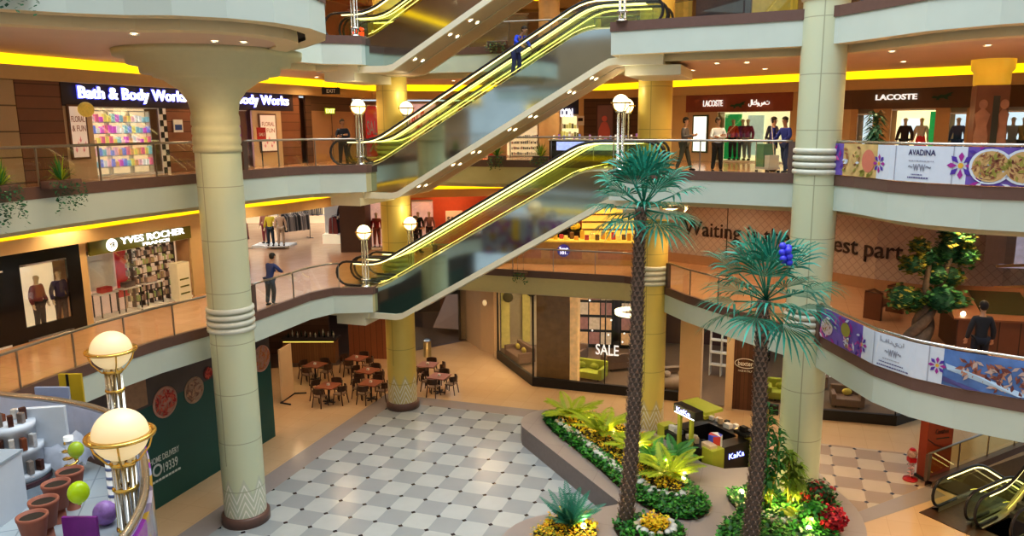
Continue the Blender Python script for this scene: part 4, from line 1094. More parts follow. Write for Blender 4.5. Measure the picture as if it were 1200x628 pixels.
leaf_field('groundcover', 'dense low green leaves edging the long flower bed', smooth_path(B1, 1, True), 5200, PZ + .05, .16, .11, leafg, 1, avoid=(B1i,))
leaf_field('groundcover', 'low green leaves round the foot of the left palm', smooth_path(B2, 1, True), 1000, PZ + .05, .14, .11, leafg, 2)
leaf_field('groundcover', 'dense low green leaves below the right palm', smooth_path(B3, 1, True), 5200, PZ + .05, .2, .12, leafg, 3)
leaf_field('flower_mass', 'yellow and amber flowers filling the middle of the long bed', B1i, 2600, PZ + .1, .22, .09, yel, 4, cat='flowers')
leaf_field('flower_mass', 'small yellow flowers at the bottom edge around the spiky fern', B0, 900, PZ + .08, .2, .08, yel, 5, cat='flowers')
fx, fy = at(768, 622, PZ)
leaf_field('flower_mass', 'round tuft of yellow flowers ringed with white stones', [(fx + .4 * cos(a * .5), fy + .35 * sin(a * .5)) for a in range(12)], 500, PZ + .1, .3, .08, yel[:2] + yel[:1], 6, cat='flowers')
redf = [M('flower_red', (.6, .01, .03), .6, var=.3), M('flower_red_dark', (.3, .01, .02), .6, var=.3)]
for (px, py, r_, lab, ms, sd) in ((973, 607, .42, 'bright red poinsettia mass at the right end of the planting', redf, 7), (958, 582, .5, 'dark red-green bush behind the red flowers', [redf[1], leafg[2], leafg[2]], 8), (955, 604, .45, 'green leafy bush left of the red flowers', leafg[:2], 9)):
    x, y = at(px, py, 1.1); m = MB(); rr = random.Random(sd)
    for _ in range(520):
        v = Vector((rr.gauss(0, 1), rr.gauss(0, 1), rr.gauss(0, 1))).normalized() * r_ * rr.uniform(.6, 1); a = rr.random() * 6.28; s = .12
        t_ = Vector((cos(a), sin(a), rr.uniform(-.5, .5))) * s; u_ = t_.cross(v).normalized() * s * .5
        m.add([v, v + t_ * .5 + u_, v + t_, v + t_ * .5 - u_], [(0, 1, 2, 3)]); m.m[-1] = rr.randrange(len(ms))
    tag(m.build('flowering_bush', ms, loc=(x, y, PZ + r_ * .8)), lab, 'bush')
# white stones, each its own
stone_mats = [M('stone_white', (.62, .62, .58), .7, var=.15), M('stone_tan', (.5, .42, .3), .7, var=.15)]
def stone_mesh(seed):
    r = random.Random(seed); bm = bmesh.new(); bmesh.ops.create_icosphere(bm, subdivisions=2, radius=.1)
    for v in bm.verts: v.co = Vector((v.co.x * 1.25, v.co.y, v.co.z * .75)) * (1 + .12 * math.sin(v.co.x * 40 + seed) + r.uniform(-.05, .05))
    bm.verts.index_update(); m = MB(); m.smooth = True; m.add([v.co.copy() for v in bm.verts], [[v.index for v in f.verts] for f in bm.faces]); bm.free(); return m
st0 = [stone_mesh(k).build('white_stone', stone_mats[0 if k < 3 else 1]) for k in range(4)]
st_used = set()
def stones(line, n, rows, label, group, sp=.1, z=PZ + .14):
    al = Along(line)
    for k in range(n):
        for r_ in range(rows):
            x, y, a = al.at(al.len * (k + .5 * (r_ % 2)) / n, r_ * sp + R.uniform(-.03, .03)); i = R.randrange(4)
            if i in st_used: o = st0[i].copy(); COL.objects.link(o)
            else: o = st0[i]; st_used.add(i)
            o.location = (x, y, z + R.uniform(-.02, .03)); o.rotation_euler = (0, 0, R.random() * 6); sc_ = R.uniform(.7, 1.25); o.scale = (sc_,) * 3
            tag(o, label, 'stone', group)
stones(tp([(655, 495), (664, 504), (676, 512), (690, 522), (708, 538), (727, 556), (748, 566), (768, 580), (790, 584), (806, 580)]), 38, 2, 'small white boulder in the row dividing leaves and yellow flowers in the long bed', 'white stones in the long bed', .13)
stones([(fx + .5 * cos(a), fy + .42 * sin(a)) for a in [i * .63 for i in range(11)]], 13, 1, 'small white boulder ringing the round yellow flower tuft', 'white stones round the flower tuft')
stones(tp([(885, 603), (905, 612), (930, 616), (950, 622)]), 12, 2, 'small white boulder in the bed beneath the right palm', 'white stones under the right palm', .16)
for k in range(4):
    if k not in st_used: bpy.data.objects.remove(st0[k])
# small ground spotlights
t0 = thing('ground_spotlight', 'x', 'light')
m = MB(); m.cyl(0, 0, 0, .12, .05); m.build('housing', black, t0)
m = MB(); m.sphere((0, 0, .17), .075, 12, 8); m.build('bulb', M('spot_bulb', (1, .9, .7), .4, emit=9, ecol=(1, .82, .5)), t0)
SPOTS = [(717, 508, 'ground spotlight under the second bright fern in the long bed'), (750, 528, 'ground spotlight beside the foot of the yellow column'), (801, 562, 'ground spotlight right end of the long bed'), (684, 617, 'ground spotlight beside the spiky fern at the bottom edge'), (869, 577, 'ground spotlight left of the right palm trunk'), (948, 620, 'small ground spotlight at the bottom right of the planting')]
for k, (px, py, lab) in enumerate(SPOTS):
    x, y = at(px, py, PZ + .2)
    if k == 0: t0.location = (x, y, PZ + .05); t0['label'] = lab
    else: dup(t0, (x, y, PZ + .05), 0, lab)
    light('POINT', 'spot_glow', (x, y, PZ + .45), 22, (1, .75, .3), .05)
for px, py in ((690, 495), (780, 545), (905, 590), (930, 590)):
    x, y = at(px, py, PZ + .3); light('POINT', 'spot_glow', (x, y, PZ + .5), 22, (1, .75, .25), .05)
# ------------------------------------------------------------------ ferns and palms
def frond(m, base, az, L_, lift, droop, nl, lw, ll, mi=0, r=None):
    """feather frond: arching rib with paired leaflets"""
    r = r or R; pts = []; p = Vector(base); el = lift
    for i in range(13):
        pts.append(p.copy()); d = Vector((cos(az) * cos(el), sin(az) * cos(el), sin(el))); p = p + d * (L_ / 12); el -= droop / 12
    m.mi = mi; m.tube(pts, .012, 4, rs=[.014 * (1 - i / 14) for i in range(13)])
    side = Vector((-sin(az), cos(az), 0))
    for i in range(nl):
        f = .18 + .8 * i / nl; q = f * 12; k = int(q); c = pts[k].lerp(pts[min(12, k + 1)], q - k); d = (pts[min(12, k + 1)] - pts[k]).normalized() if k < 12 else d
        l = ll * math.sin(pi * min(1, f * .85 + .12)) * r.uniform(.85, 1.1)
        for s in (-1, 1):
            v = (side * s * .85 + d * .65 + Vector((0, 0, -.18))).normalized() * l; w = d * lw
            m.add([c - w, c + v * .5 - w * .8 - Vector((0, 0, 0)), c + v + Vector((0, 0, -.12 * l)), c + v * .5 + w], [(0, 1, 2, 3)])
fern_y = M('fern_yellow_green', (.34, .44, .02), .5, var=.35, scale=2); fern_g = M('fern_green', (.05, .22, .04), .5, var=.35, scale=2); fern_b = M('fern_blue_green', (.03, .2, .13), .5, var=.3, scale=2)
def fern(x, y, z, n, L_, mat, label, name='fern', seed=1, lift=1.15, droop=1.3, ll=.26, nl=20, lw=.014):
    t = thing(name, label, 'plant', (x, y, z)); r = random.Random(seed)
    for k in range(n):
        m = MB(); frond(m, (0, 0, 0), 2.4 * k + r.uniform(-.2, .2), L_ * r.uniform(.75, 1.1), lift * r.uniform(.7, 1.1), droop * r.uniform(.7, 1.2), nl, lw, ll, 0, r); m.build('frond', mat, t)
    return t
for k, (px, py, n, L_, mt, lab) in enumerate(((669, 493, 14, 1.5, fern_y, 'yellow-green feathery fern at the upper left end of the island'), (705, 512, 16, 1.7, fern_y, 'broad yellow-green fern, second along the long bed'), (742, 530, 12, 1.2, fern_y, 'small yellow fern between the palm trunk and the yellow column'),
      (783, 562, 16, 1.45, fern_y, 'bright green fern near the right end of the long bed'), (765, 545, 12, 1.1, fern_g, 'small dark fern at the foot of the yellow column'), (790, 540, 10, 1.0, fern_g, 'small fern in front of the black kiosk'))):
    x, y = at(px, py, PZ); fern(x, y, PZ + .05, n, L_, mt, lab, seed=k, ll=.34 if k < 4 else .24, nl=26, lw=.03)
x, y = at(668, 622, PZ); fern(x, y, PZ + .05, 22, 1.25, fern_b, 'spiky blue-green fern at the bottom edge, left of the palm trunk', 'spiky_fern', 9, 1.35, .8, .22, 22, .024)
# leafy canes under the column
def cane(x, y, z, H, n, label, seed, mat, L_=.42, stem=None):
    t = thing('cane_plant', label, 'plant', (x, y, z)); r = random.Random(seed)
    for s in range(3):
        dx, dy = r.uniform(-.15, .15), r.uniform(-.15, .15); hh = H * (1 - .22 * s)
        m = MB(); m.tube([(dx * .4, dy * .4, 0), (dx, dy, hh * .5), (dx * 1.6, dy * 1.6, hh)], .025, 6); m.build('cane', stem or M('cane_yellow', (.5, .38, .08), .5), t)
        m = MB()
        for k in range(n * 2):
            zz = hh * r.uniform(.45, 1.05); a = r.random() * 6.28; el = r.uniform(-.3, 1.0); l = L_ * r.uniform(.6, 1.1); d = Vector((cos(a) * cos(el), sin(a) * cos(el), sin(el)))
            c = Vector((dx * 1.3, dy * 1.3, zz)); sd = Vector((-sin(a), cos(a), 0)) * .045; md = c + d * l * .5
            m.add([c, md + sd, c + d * l + Vector((0, 0, -l * .45)), md - sd], [(0, 1, 2, 3)])
        m.build('leaf_cluster', mat, t)
    return t
x, y = at(901, 600, PZ); cane(x - .05, y, PZ, 3.1, 60, 'tall leafy cane plant left of the pale column, pale stem below', 3, fern_g)
x, y = at(925, 598, PZ); cane(x, y + .1, PZ, 1.7, 70, 'shorter leafy cane plant in front of the pale column', 4, M('leaf_yellow_mix', (.2, .3, .03), .5, var=.5, scale=2))
x, y = at(888, 600, PZ); cane(x, y, PZ, 1.3, 50, 'low leafy cane right behind the right palm trunk', 5, fern_y)
x, y = at(938, 612, PZ); fern(x, y, PZ, 10, .7, fern_y, 'low yellow-green fern before the pale column', seed=21, lw=.03)
# fan palms
bark = M('palm_bark', (.13, .10, .085), .9, var=.5, scale=9, bump=.8); bark2 = M('palm_bark_tip', (.26, .19, .16), .9, var=.4, scale=9)
fan_m = [M('palm_leaf', (.008, .17, .115), .45, var=.45, scale=1.2), M('palm_leaf_light', (.03, .32, .24), .45, var=.3, scale=1.2)]
def fan_palm(base, top, label, r0=.2, r1=.13, seed=1, nf=25, RL=1.25, blue=False):
    t = thing('fan_palm', label, 'palm', base); r = random.Random(seed)
    V = Vector(top) - Vector(base); H = V.z
    m = MB(); n = 40; pts = [V * (i / n) + Vector((.06 * sin(i * .12), 0, 0)) for i in range(n + 1)]
    m.tube(pts, .2, 14, rs=[(r0 + (r1 - r0) * i / n) * (1 + .03 * (i % 2)) for i in range(n + 1)]); m.build('trunk', bark, t)
    m = MB()
    rows = int(H / .13)
    for j in range(rows):                       # stubs of old leaf bases in spirals
        f = (j + .5) / rows; c = V * f + Vector((.06 * sin(f * n * .12), 0, 0)); rr = r0 + (r1 - r0) * f
        for k in range(9):
            a = 2 * pi * (k + .5 * (j % 2)) / 9 + j * .05; d = Vector((cos(a), sin(a), 0)); s = Vector((-sin(a), cos(a), 0)) * .058
            q = c + d * rr * .95
            m.add([q - s + Vector((0, 0, -.05)), q + s + Vector((0, 0, -.05)), q + d * .075 + s * .35 + Vector((0, 0, .075)), q + d * .075 - s * .35 + Vector((0, 0, .075)), q + Vector((0, 0, .1))], [(0, 1, 2, 3), (3, 2, 4)])
    m.build('leaf_stub_bark', bark2, t)
    for k in range(nf):
        f = k / nf; az = 2.4 * k + r.uniform(-.2, .2); el = radians(82 - 118 * f) + r.uniform(-.12, .12)
        d = Vector((cos(az) * cos(el), sin(az) * cos(el), sin(el))); side = Vector((-sin(az), cos(az), 0)); up = side.cross(d) * -1
        up = d.cross(side)
        m = MB(); c = V + Vector((0, 0, .1 - .2 * f)); pl = RL * r.uniform(.45, .62); e = c + d * pl
        m.tube([c, c + d * pl * .5, e], .02, 5)
        nb = 15; BL = RL * r.uniform(.62, .8)
        for b in range(nb):
            th = radians(-78 + 156 * b / (nb - 1)); bl = BL * (1 - .28 * abs(th / 1.4) ** 2) * r.uniform(.9, 1.08)
            bd = (d * cos(th) + side * sin(th)).normalized(); w_ = (side * cos(th) - d * sin(th)) * .034
            p1 = e + bd * bl * .55 + up * .03; p2 = e + bd * bl + Vector((0, 0, -1)) * bl * r.uniform(.12, .32)
            m.mi = 1 if (b + k) % 3 == 0 else 0
            m.add([e, p1 + w_, p1 + (p2 - p1) * .5 + w_ * .7 + Vector((0, 0, bl * .05)), p2, p1 + (p2 - p1) * .5 - w_ * .7 + Vector((0, 0, bl * .05)), p1 - w_], [(0, 1, 5), (1, 2, 4, 5), (2, 3, 4)])
        m.mi = 0
        m.build('frond', fan_m, t)
    return t
bx, by = at(733, 612, PZ)
tx, tz = ad(754, 243, by + .2)
fan_palm((bx, by, PZ), (tx, by + .2, tz), 'tall left fan palm with dark rough trunk, rising to the upper gallery', seed=3, RL=1.45)
bx, by = at(878, 640, PZ)
tx, tz = ad(898, 352, by + .3)
p2_ = fan_palm((bx, by, PZ), (tx, by + .3, tz), 'shorter right fan palm with dark rough trunk before the pale column', seed=8, RL=1.6)
m = MB()
for k in range(9): a = 1.9 * k; m.sphere((.09 * cos(a), .06 * sin(a), .05 * k - .2), .09, 8, 6)
tag(m.build('blue_balloon_cluster', M('balloon_blue', (.08, .08, .8), .3), loc=(lambda q: (q[0], by - .4, q[1]))(ad(921, 298, by - .4))), 'small bright blue balloons caught in the top of the right palm', 'balloons')
# ------------------------------------------------------------------ black sales kiosk behind the island
KS_A = at(*(750 + 105 / 5.233, 460 + 370 / 5.233), 0); KS_B = at(*(750 + 440 / 5.233, 460 + 562 / 5.233), 0)
ks = Seg(KS_A, KS_B); L_ = ks.len; KD = 2.3
t = ks.thing('sales_kiosk', 'black and lime green open sales kiosk behind the planting island', 'kiosk', 0, 0, 0)
lime = M('kiosk_lime', (.42, .45, .05), .4, var=.08); kb = M('kiosk_black', (.012, .012, .014), .3, var=.2)
box_ob('counter', kb, .35, L_ - .45, 0, .5, 0, 1.02, t); box_ob('counter', kb, .2, .7, .5, KD, 0, 1.02, t); box_ob('counter', kb, L_ - .75, L_ - .25, .5, KD, 0, 1.02, t); box_ob('counter', kb, .7, L_ - .75, KD - .5, KD, 0, 1.02, t)
for x0, x1, y0, y1 in ((0, .38, -.02, .5), (L_ - .5, L_, -.02, .5), (L_ - .5, L_, KD - .4, KD + .05), (0, .38, KD - .4, KD + .05)): box_ob('corner_block', lime, x0, x1, y0, y1, 0, 1.14, t)
for x in (1.25, 1.85): box_ob('sign_post', lime, x - .06, x + .06, -.12, -.01, 0, 2.15, t)
o = box_ob('sign_panel', kb, 1.0, 2.1, -.14, .2, 1.95, 2.25, t)
tm = text_fit('KIOSKO', .8, .14, .006, .01); tm = text_fit('KaKa', .7, .15, .006, .01); tm.xform(Matrix.Translation((1.15, -.15, 2.03))); tm.build('lettering', M('letters_blue', (.3, .35, 1), .4, emit=3, ecol=(.3, .35, 1)), t)
box_ob('lit_strip', M('strip_white', (1, 1, 1), .4, emit=3), 1.05, 2.05, -.155, -.14, 1.96, 1.985, t)
box_ob('canopy', lime, .9, 2.2, .2, 1.0, 2.12, 2.22, t)
tm = text_fit('KaKa', .7, .2, .006, .01); tm.xform(Matrix.Translation((.35, -.01, .45))); 
tm.v = [(L_ - .24 + .01, v[0] + .6, v[2] + .1) for v in tm.v]; tm.build('lettering', MATS['letters_blue'], t)
def on_kiosk(o, x, y, z, rz=0): p = ks.pt(x, -y); o.location = (p[0], p[1], z); o.rotation_euler = (0, 0, ks.rz + rz); return o
cl = M('kiosk_goods', (.5, .5, .52), .4, var=.4, scale=8)
items = [(.6, .2, 'white perfume boxes', (.12, .08, .2), white), (.9, .2, 'grey gift box', (.15, .1, .14), cl), (2.9, .2, 'folded beige bag', (.25, .15, .22), beige), (3.0, KD - .3, 'black till monitor', (.25, .05, .3), black), (2.2, KD - .25, 'silver toy stand', (.2, .12, .3), steel), (1.4, KD - .25, 'white lamp box', (.14, .1, .18), white)]
for x, y, nm, (a, b, c), mt in items:
    if x > L_ - .3: x = L_ - .4
    m = MB(); m.box(-a, a, -b, b, 0, c, bev=.02); on_kiosk(tag(m.build('merchandise_box', mt), nm + ' standing on the counter of the black kiosk', 'merchandise'), x, y, 1.02, R.uniform(-.3, .3))
for k in range(16):
    x = .5 + (L_ - 1.3) * (k % 8) / 7; y = .2 if k < 8 else KD - .2; h_ = R.uniform(.08, .22)
    m = MB(); m.box(-.08, .08, -.07, .07, 0, h_, bev=.015); on_kiosk(tag(m.build('small_merchandise', (cl, white, beige, kb)[k % 4]), 'small toy or box on the %s counter of the black kiosk' % ('front' if k < 8 else 'rear'), 'merchandise', 'small goods on the kiosk ' + ('front' if k < 8 else 'rear')), x, y + .12 * (k % 2), 1.02, R.uniform(-.5, .5))
m = MB(); m.poly([(.24 * cos(k * pi / 3), .24 * sin(k * pi / 3)) for k in range(6)], 0, .42)
m.m = [k % 3 for k in range(len(m.f))]
on_kiosk(tag(m.build('colour_box', [M('toy_blue', (.05, .08, .6), .4), M('toy_red', (.6, .05, .04), .4), white]), 'blue red and white faceted box on the right corner of the kiosk', 'box'), L_ - .5, .55, 1.02)
m = MB(); m.box(-.3, .3, -.2, .2, 0, .12, bev=.03); m.box(-.12, .12, -.1, .1, .12, .3, bev=.03); on_kiosk(tag(m.build('toy_helicopter', kb), 'black toy vehicle on top of the rear counter of the kiosk', 'toy'), L_ - .55, KD - .4, 1.14)
m = MB(); m.sphere((0, 0, .1), .09); on_kiosk(tag(m.build('lit_ball', M('ball_orange', (1, .4, .1), .4, emit=2, ecol=(1, .45, .15))), 'small glowing orange ball on the kiosk counter', 'lamp'), 1.9, KD - .3, 1.02)
# ------------------------------------------------------------------ people and mannequins
def skin_mb(joints, edges, sub=2):
    """one continuous surface grown over a skeleton: joints = {name: (x, y, z, r)}; first joint is the root"""
    bm = bmesh.new(); ly = bm.verts.layers.skin.verify(); idx = {}
    for k, (nm, j) in enumerate(joints.items()):
        v = bm.verts.new(j[:3]); rr = j[3] if isinstance(j[3], tuple) else (j[3], j[3]); v[ly].radius = rr; v[ly].use_root = (k == 0); idx[nm] = v
    for a, b in edges: bm.edges.new((idx[a], idx[b]))
    me = bpy.data.meshes.new('sk'); bm.to_mesh(me); bm.free()
    o = bpy.data.objects.new('sk', me); COL.objects.link(o)
    md = o.modifiers.new('s', 'SKIN'); md.use_smooth_shade = True; md.branch_smoothing = .3
    ms = o.modifiers.new('u', 'SUBSURF'); ms.levels = sub; ms.render_levels = sub
    dg = bpy.context.evaluated_depsgraph_get(); dg.update()
    e = bpy.data.meshes.new_from_object(o.evaluated_get(dg))
    m = MB(); m.smooth = True; m.add([v.co.copy() for v in e.vertices], [list(p.vertices) for p in e.polygons])
    bpy.data.objects.remove(o); bpy.data.meshes.remove(me); bpy.data.meshes.remove(e)
    return m
def rot_pt(p, c, ax):           # lean forward about the hips
    y, z = p[1] - c[1], p[2] - c[2]
    return (p[0], c[1] + y * cos(ax) - z * sin(ax), c[2] + y * sin(ax) + z * cos(ax)) + tuple(p[3:])
POSES = {
 # elbow L, wrist L, elbow R, wrist R, knee L, ankle L, knee R, ankle R, lean, head yaw   (figure faces -y; L is +x)
 'stand': ((.25, .03, 1.14), (.27, -.06, .9), (-.25, .03, 1.14), (-.27, -.06, .9), (.11, -.01, .5), (.12, .02, .08), (-.11, -.01, .5), (-.12, .02, .08), 0, 0),
 'folded': ((.25, -.06, 1.15), (-.05, -.24, 1.16), (-.25, -.06, 1.15), (.06, -.21, 1.2), (.11, -.01, .5), (.14, .02, .08), (-.11, -.01, .5), (-.14, .02, .08), 0, .5),
 'lean': ((.30, -.2, 1.2), (.14, -.42, 1.12), (-.30, -.2, 1.2), (-.14, -.42, 1.12), (.11, 0, .5), (.12, .06, .08), (-.11, -.06, .5), (-.1, 0, .08), .25, 0),
 'phone': ((.25, -.04, 1.15), (.12, -.3, 1.22), (-.25, -.04, 1.15), (-.08, -.3, 1.2), (.14, -.1, .5), (.2, -.18, .08), (-.11, .06, .5), (-.16, .2, .1), .05, 0),
 'push': ((.27, -.12, 1.18), (.22, -.36, 1.05), (-.27, -.12, 1.18), (-.22, -.36, 1.05), (.12, -.12, .5), (.12, -.1, .08), (-.12, .05, .5), (-.12, .22, .1), .12, .3),
 'bow': ((.28, -.3, 1.16), (.22, -.5, 1.0), (-.28, -.3, 1.16), (-.2, -.52, 1.02), (.12, -.06, .5), (.12, .02, .08), (-.12, -.06, .5), (-.12, .06, .08), .65, 0),
}
def person(name, label, loc, rz, pose, shirt, trousers, hair, skin=(.42, .24, .15), shoes=(.02, .02, .02), short=False, scale=1., cat='person', mannequin=False, skirt=None, stripe=None):
    eL, wL, eR, wR, kL, aL, kR, aR, lean, hy = POSES[pose]
    t = thing(name, label, cat, loc, rz); t.scale = (scale,) * 3
    hip = (0, 0, .95)
    J = {'pelvis': (0, 0, .95, (.13, .1)), 'waist': (0, 0, 1.1, (.12, .09)), 'chest': (0, .0, 1.3, (.15, .105)), 'neck0': (0, .01, 1.45, (.07, .065)), 'neck1': (0, 0, 1.54, (.052, .052)), 'head0': (0, -.012, 1.61, (.07, .085)), 'head1': (0, -.005, 1.69, (.078, .095)), 'head2': (0, 0, 1.745, (.055, .06)),
         'shL': (.17, .01, 1.41, .062), 'elL': eL + (.042,), 'wrL': wL + (.03,), 'shR': (-.17, .01, 1.41, .062), 'elR': eR + (.042,), 'wrR': wR + (.03,),
         'hpL': (.09, 0, .9, .095), 'knL': kL + (.06,), 'anL': aL + (.042,), 'hpR': (-.09, 0, .9, .095), 'knR': kR + (.06,), 'anR': aR + (.042,)}
    E_ = [('pelvis', 'waist'), ('waist', 'chest'), ('chest', 'neck0'), ('neck0', 'neck1'), ('neck1', 'head0'), ('head0', 'head1'), ('head1', 'head2'), ('chest', 'shL'), ('shL', 'elL'), ('elL', 'wrL'), ('chest', 'shR'), ('shR', 'elR'), ('elR', 'wrR'),
          ('pelvis', 'hpL'), ('hpL', 'knL'), ('knL', 'anL'), ('pelvis', 'hpR'), ('hpR', 'knR'), ('knR', 'anR')]
    for s in 'LR':
        w = Vector(J['wr' + s][:3]); d = (w - Vector(J['el' + s][:3])).normalized(); side = d.cross(Vector((0, 1, 0)))
        side = side.normalized() if side.length > .2 else Vector((1, 0, 0))
        pm = w + d * .07; J['pm' + s] = tuple(pm) + (.03,); E_.append(('wr' + s, 'pm' + s))
        for k in range(4):
            f0 = pm + d * .03 + side * (.03 - .02 * k); l = (.055, .065, .06, .045)[k]
            bend = Vector((0, -.35, -.2)) if pose != 'folded' else Vector((0, .2, 0))
            f1 = f0 + (d + bend).normalized() * l
            J['f%d%s' % (k, s)] = tuple(f0) + (.011,); J['g%d%s' % (k, s)] = tuple(f1) + (.009,); E_ += [('pm' + s, 'f%d%s' % (k, s)), ('f%d%s' % (k, s), 'g%d%s' % (k, s))]
        th = w + d * .03 + side * .045; J['t' + s] = tuple(th) + (.012,); J['u' + s] = tuple(th + d * .04 + side * .01) + (.01,); E_ += [('wr' + s, 't' + s), ('t' + s, 'u' + s)]
    upper = [k for k in J if k[:2] in ('wa', 'ch', 'ne', 'he', 'sh', 'el', 'wr', 'pm') or k[0] in 'fgtu']
    if lean:
        for k in upper: J[k] = rot_pt(J[k], hip, lean) if not (pose in ('lean', 'push', 'phone', 'bow') and (k[:2] in ('el', 'wr', 'pm') or k[0] in 'fgtu')) else J[k]
    sk = M('skin_%d' % int(skin[0] * 100), skin, .55, var=.06)
    body = skin_mb(J, E_)
    # nose, brow and ears worked into the head
    hc = Vector(J['head1'][:3]); c_, s_ = cos(hy), sin(hy)
    def hd(x, y, z): return (hc.x + x * c_ - y * s_, hc.y + x * s_ + y * c_, hc.z + z)
    body.tube([hd(0, -.085, .02), hd(0, -.115, -.02), hd(0, -.09, -.035)], .012, 6, rs=[.008, .015, .008])
    for sx in (-1, 1): body.sphere(hd(sx * .088, .0, -.01), .022, 8, 6, sx=.5)
    body.build('body', sk, t)
    fm = M('face_dark', (.05, .02, .02), .5)
    if not mannequin:
        m = MB()
        for sx in (-1, 1): m.sphere(hd(sx * .032, -.088, .012), .011, 8, 6, sz=.6)
        m.build('eyes', fm, t); m = MB(); m.sphere(hd(0, -.084, -.06), .02, 8, 6, sz=.3, sy=.5); m.build('mouth', M('lip', (.35, .1, .08), .5), t)
        m = MB(); m.sphere(hd(0, .012, .03), .106, 16, 10, sx=.93, sy=1.05, sz=1.02, z0=.05, z1=1); m.sphere(hd(0, .04, .0), .095, 14, 8, sx=.98, sy=.8); m.build('hair', M('hair_%d' % int(hair[0] * 100), hair, .7, var=.3, scale=30), t)
    def grow(keys, pad, sub=2): return {k: J[k][:3] + (tuple(x + pad for x in J[k][3]) if isinstance(J[k][3], tuple) else J[k][3] + pad,) for k in keys}
    if shirt:
        ks_ = ['chest', 'waist', 'pelvis', 'neck0', 'shL', 'elL', 'shR', 'elR']
        ed = [('chest', 'waist'), ('waist', 'pelvis'), ('chest', 'neck0'), ('chest', 'shL'), ('shL', 'elL'), ('chest', 'shR'), ('shR', 'elR')]
        if not short: ks_ += ['wrL', 'wrR']; ed += [('elL', 'wrL'), ('elR', 'wrR')]
        g = grow(ks_, .022); g['hem'] = (J['pelvis'][0], J['pelvis'][1], .86, (.165, .125)); skin_mb(g, ed + [('pelvis', 'hem')]).build('shirt', M('cloth_%d_%d_%d' % tuple(int(c * 99) for c in shirt), shirt, .8, var=.15, scale=8), t)
    if trousers:
        g = grow(['pelvis', 'hpL', 'knL', 'anL', 'hpR', 'knR', 'anR'], .02); skin_mb(g, [('pelvis', 'hpL'), ('hpL', 'knL'), ('knL', 'anL'), ('pelvis', 'hpR'), ('hpR', 'knR'), ('knR', 'anR')]).build('trousers', M('cloth_%d_%d_%d' % tuple(int(c * 99) for c in trousers), trousers, .8, var=.15, scale=8), t)
    if skirt:
        m = MB(); m.lathe([(.13, 1.12), (.16, .98), (.24, .6), (.25, .58)], 20, M_=Matrix.Diagonal((1, .75, 1))); m.build('skirt', M('cloth_%d_%d_%d' % tuple(int(c * 99) for c in skirt), skirt, .8), t)
    for a in (aL, aR):
        m = MB(); m.sphere((a[0], a[1] - .06, .045), .05, 12, 8, sx=.95, sy=2.5, sz=.9); m.build('shoe', M('shoe_%d' % int(shoes[0] * 100), shoes, .4), t)
    if mannequin:
        m = MB(); m.box(-.3, .3, -.25, .25, -.03, .0); m.build('stand', white, t)
    return t
def at_floor(px, py, F): x, y = at(px, py, F); return (x, y, F)
x, y, _ = Along(P1).at(Along(P1).near((-8.45, 25.3)), -.62)
person('person', 'man in dark blue jacket seen from behind, leaning on the middle gallery railing', at_floor(318, 358, F1), radians(150), 'lean', (.03, .05, .16), (.02, .025, .05), (.02, .015, .01))
person('person', 'man in a grey suit looking at his phone behind the upper gallery rail', (4.95, 26.5, F2), radians(60), 'phone', (.12, .12, .13), (.07, .08, .07), (.02, .02, .02))
person('person', 'man in white shirt and dark tie with folded arms behind the upper rail', (5.95, 25.9, F2), 0.0, 'folded', (.62, .68, .74), (.02, .02, .025), (.02, .015, .01))
w1 = person('person', 'cleaner in blue overalls pushing a trolley on the upper gallery', (8.0, 25.2, F2), radians(-60), 'push', (.02, .04, .3), (.015, .03, .12), (.02, .015, .01))
person('person', 'second worker in blue, half hidden behind the cleaner by the trolley', (7.85, 26.1, F2), radians(70), 'stand', (.02, .03, .25), (.02, .03, .1), (.02, .015, .01))
person('person', 'man in a dark suit standing before the doors under the exit sign', (-7.55, 30.0, F2), .2, 'folded', (.02, .03, .06), (.03, .02, .02), (.02, .015, .01))
x, y = at(1116, 438, F1)
person('person', 'man in a black suit seen from behind at the banner railing, right', (10.55, 17.75, F1), radians(168), 'stand', (.012, .014, .03), (.012, .012, .02), (.015, .01, .01), scale=1.04)
person('person', 'person in black walking past the red shop on the middle gallery', at_floor(487, 297, F1), radians(80), 'phone', (.04, .02, .03), (.02, .02, .03), (.02, .015, .01))
s_ = 5.2; x, y = uv(E_U + s_, E_V + .62)
person('person', 'man in bright blue bending forward over the handrail of the upper escalator', (x, y, F2 + hgt(s_) + .12), TH + radians(60), 'bow', (.02, .06, .55), (.02, .03, .2), (.02, .015, .01))
for k, (px, sh, lab) in enumerate(((516, (.1, .05, .05), 'shopper in dark red by the sale shop on the upper gallery'), (537, (.05, .05, .06), 'shopper in black by the red poster on the upper gallery'), (505, (.3, .25, .22), 'shopper in a beige top near the sale shop windows'))):
    yy = 33.5 + .4 * k; x, _ = ad(px, 160, yy); person('person', lab, (x, yy, F2), radians((60, -80, 160)[k]), 'stand', sh, (.03, .03, .04), (.02, .015, .01))
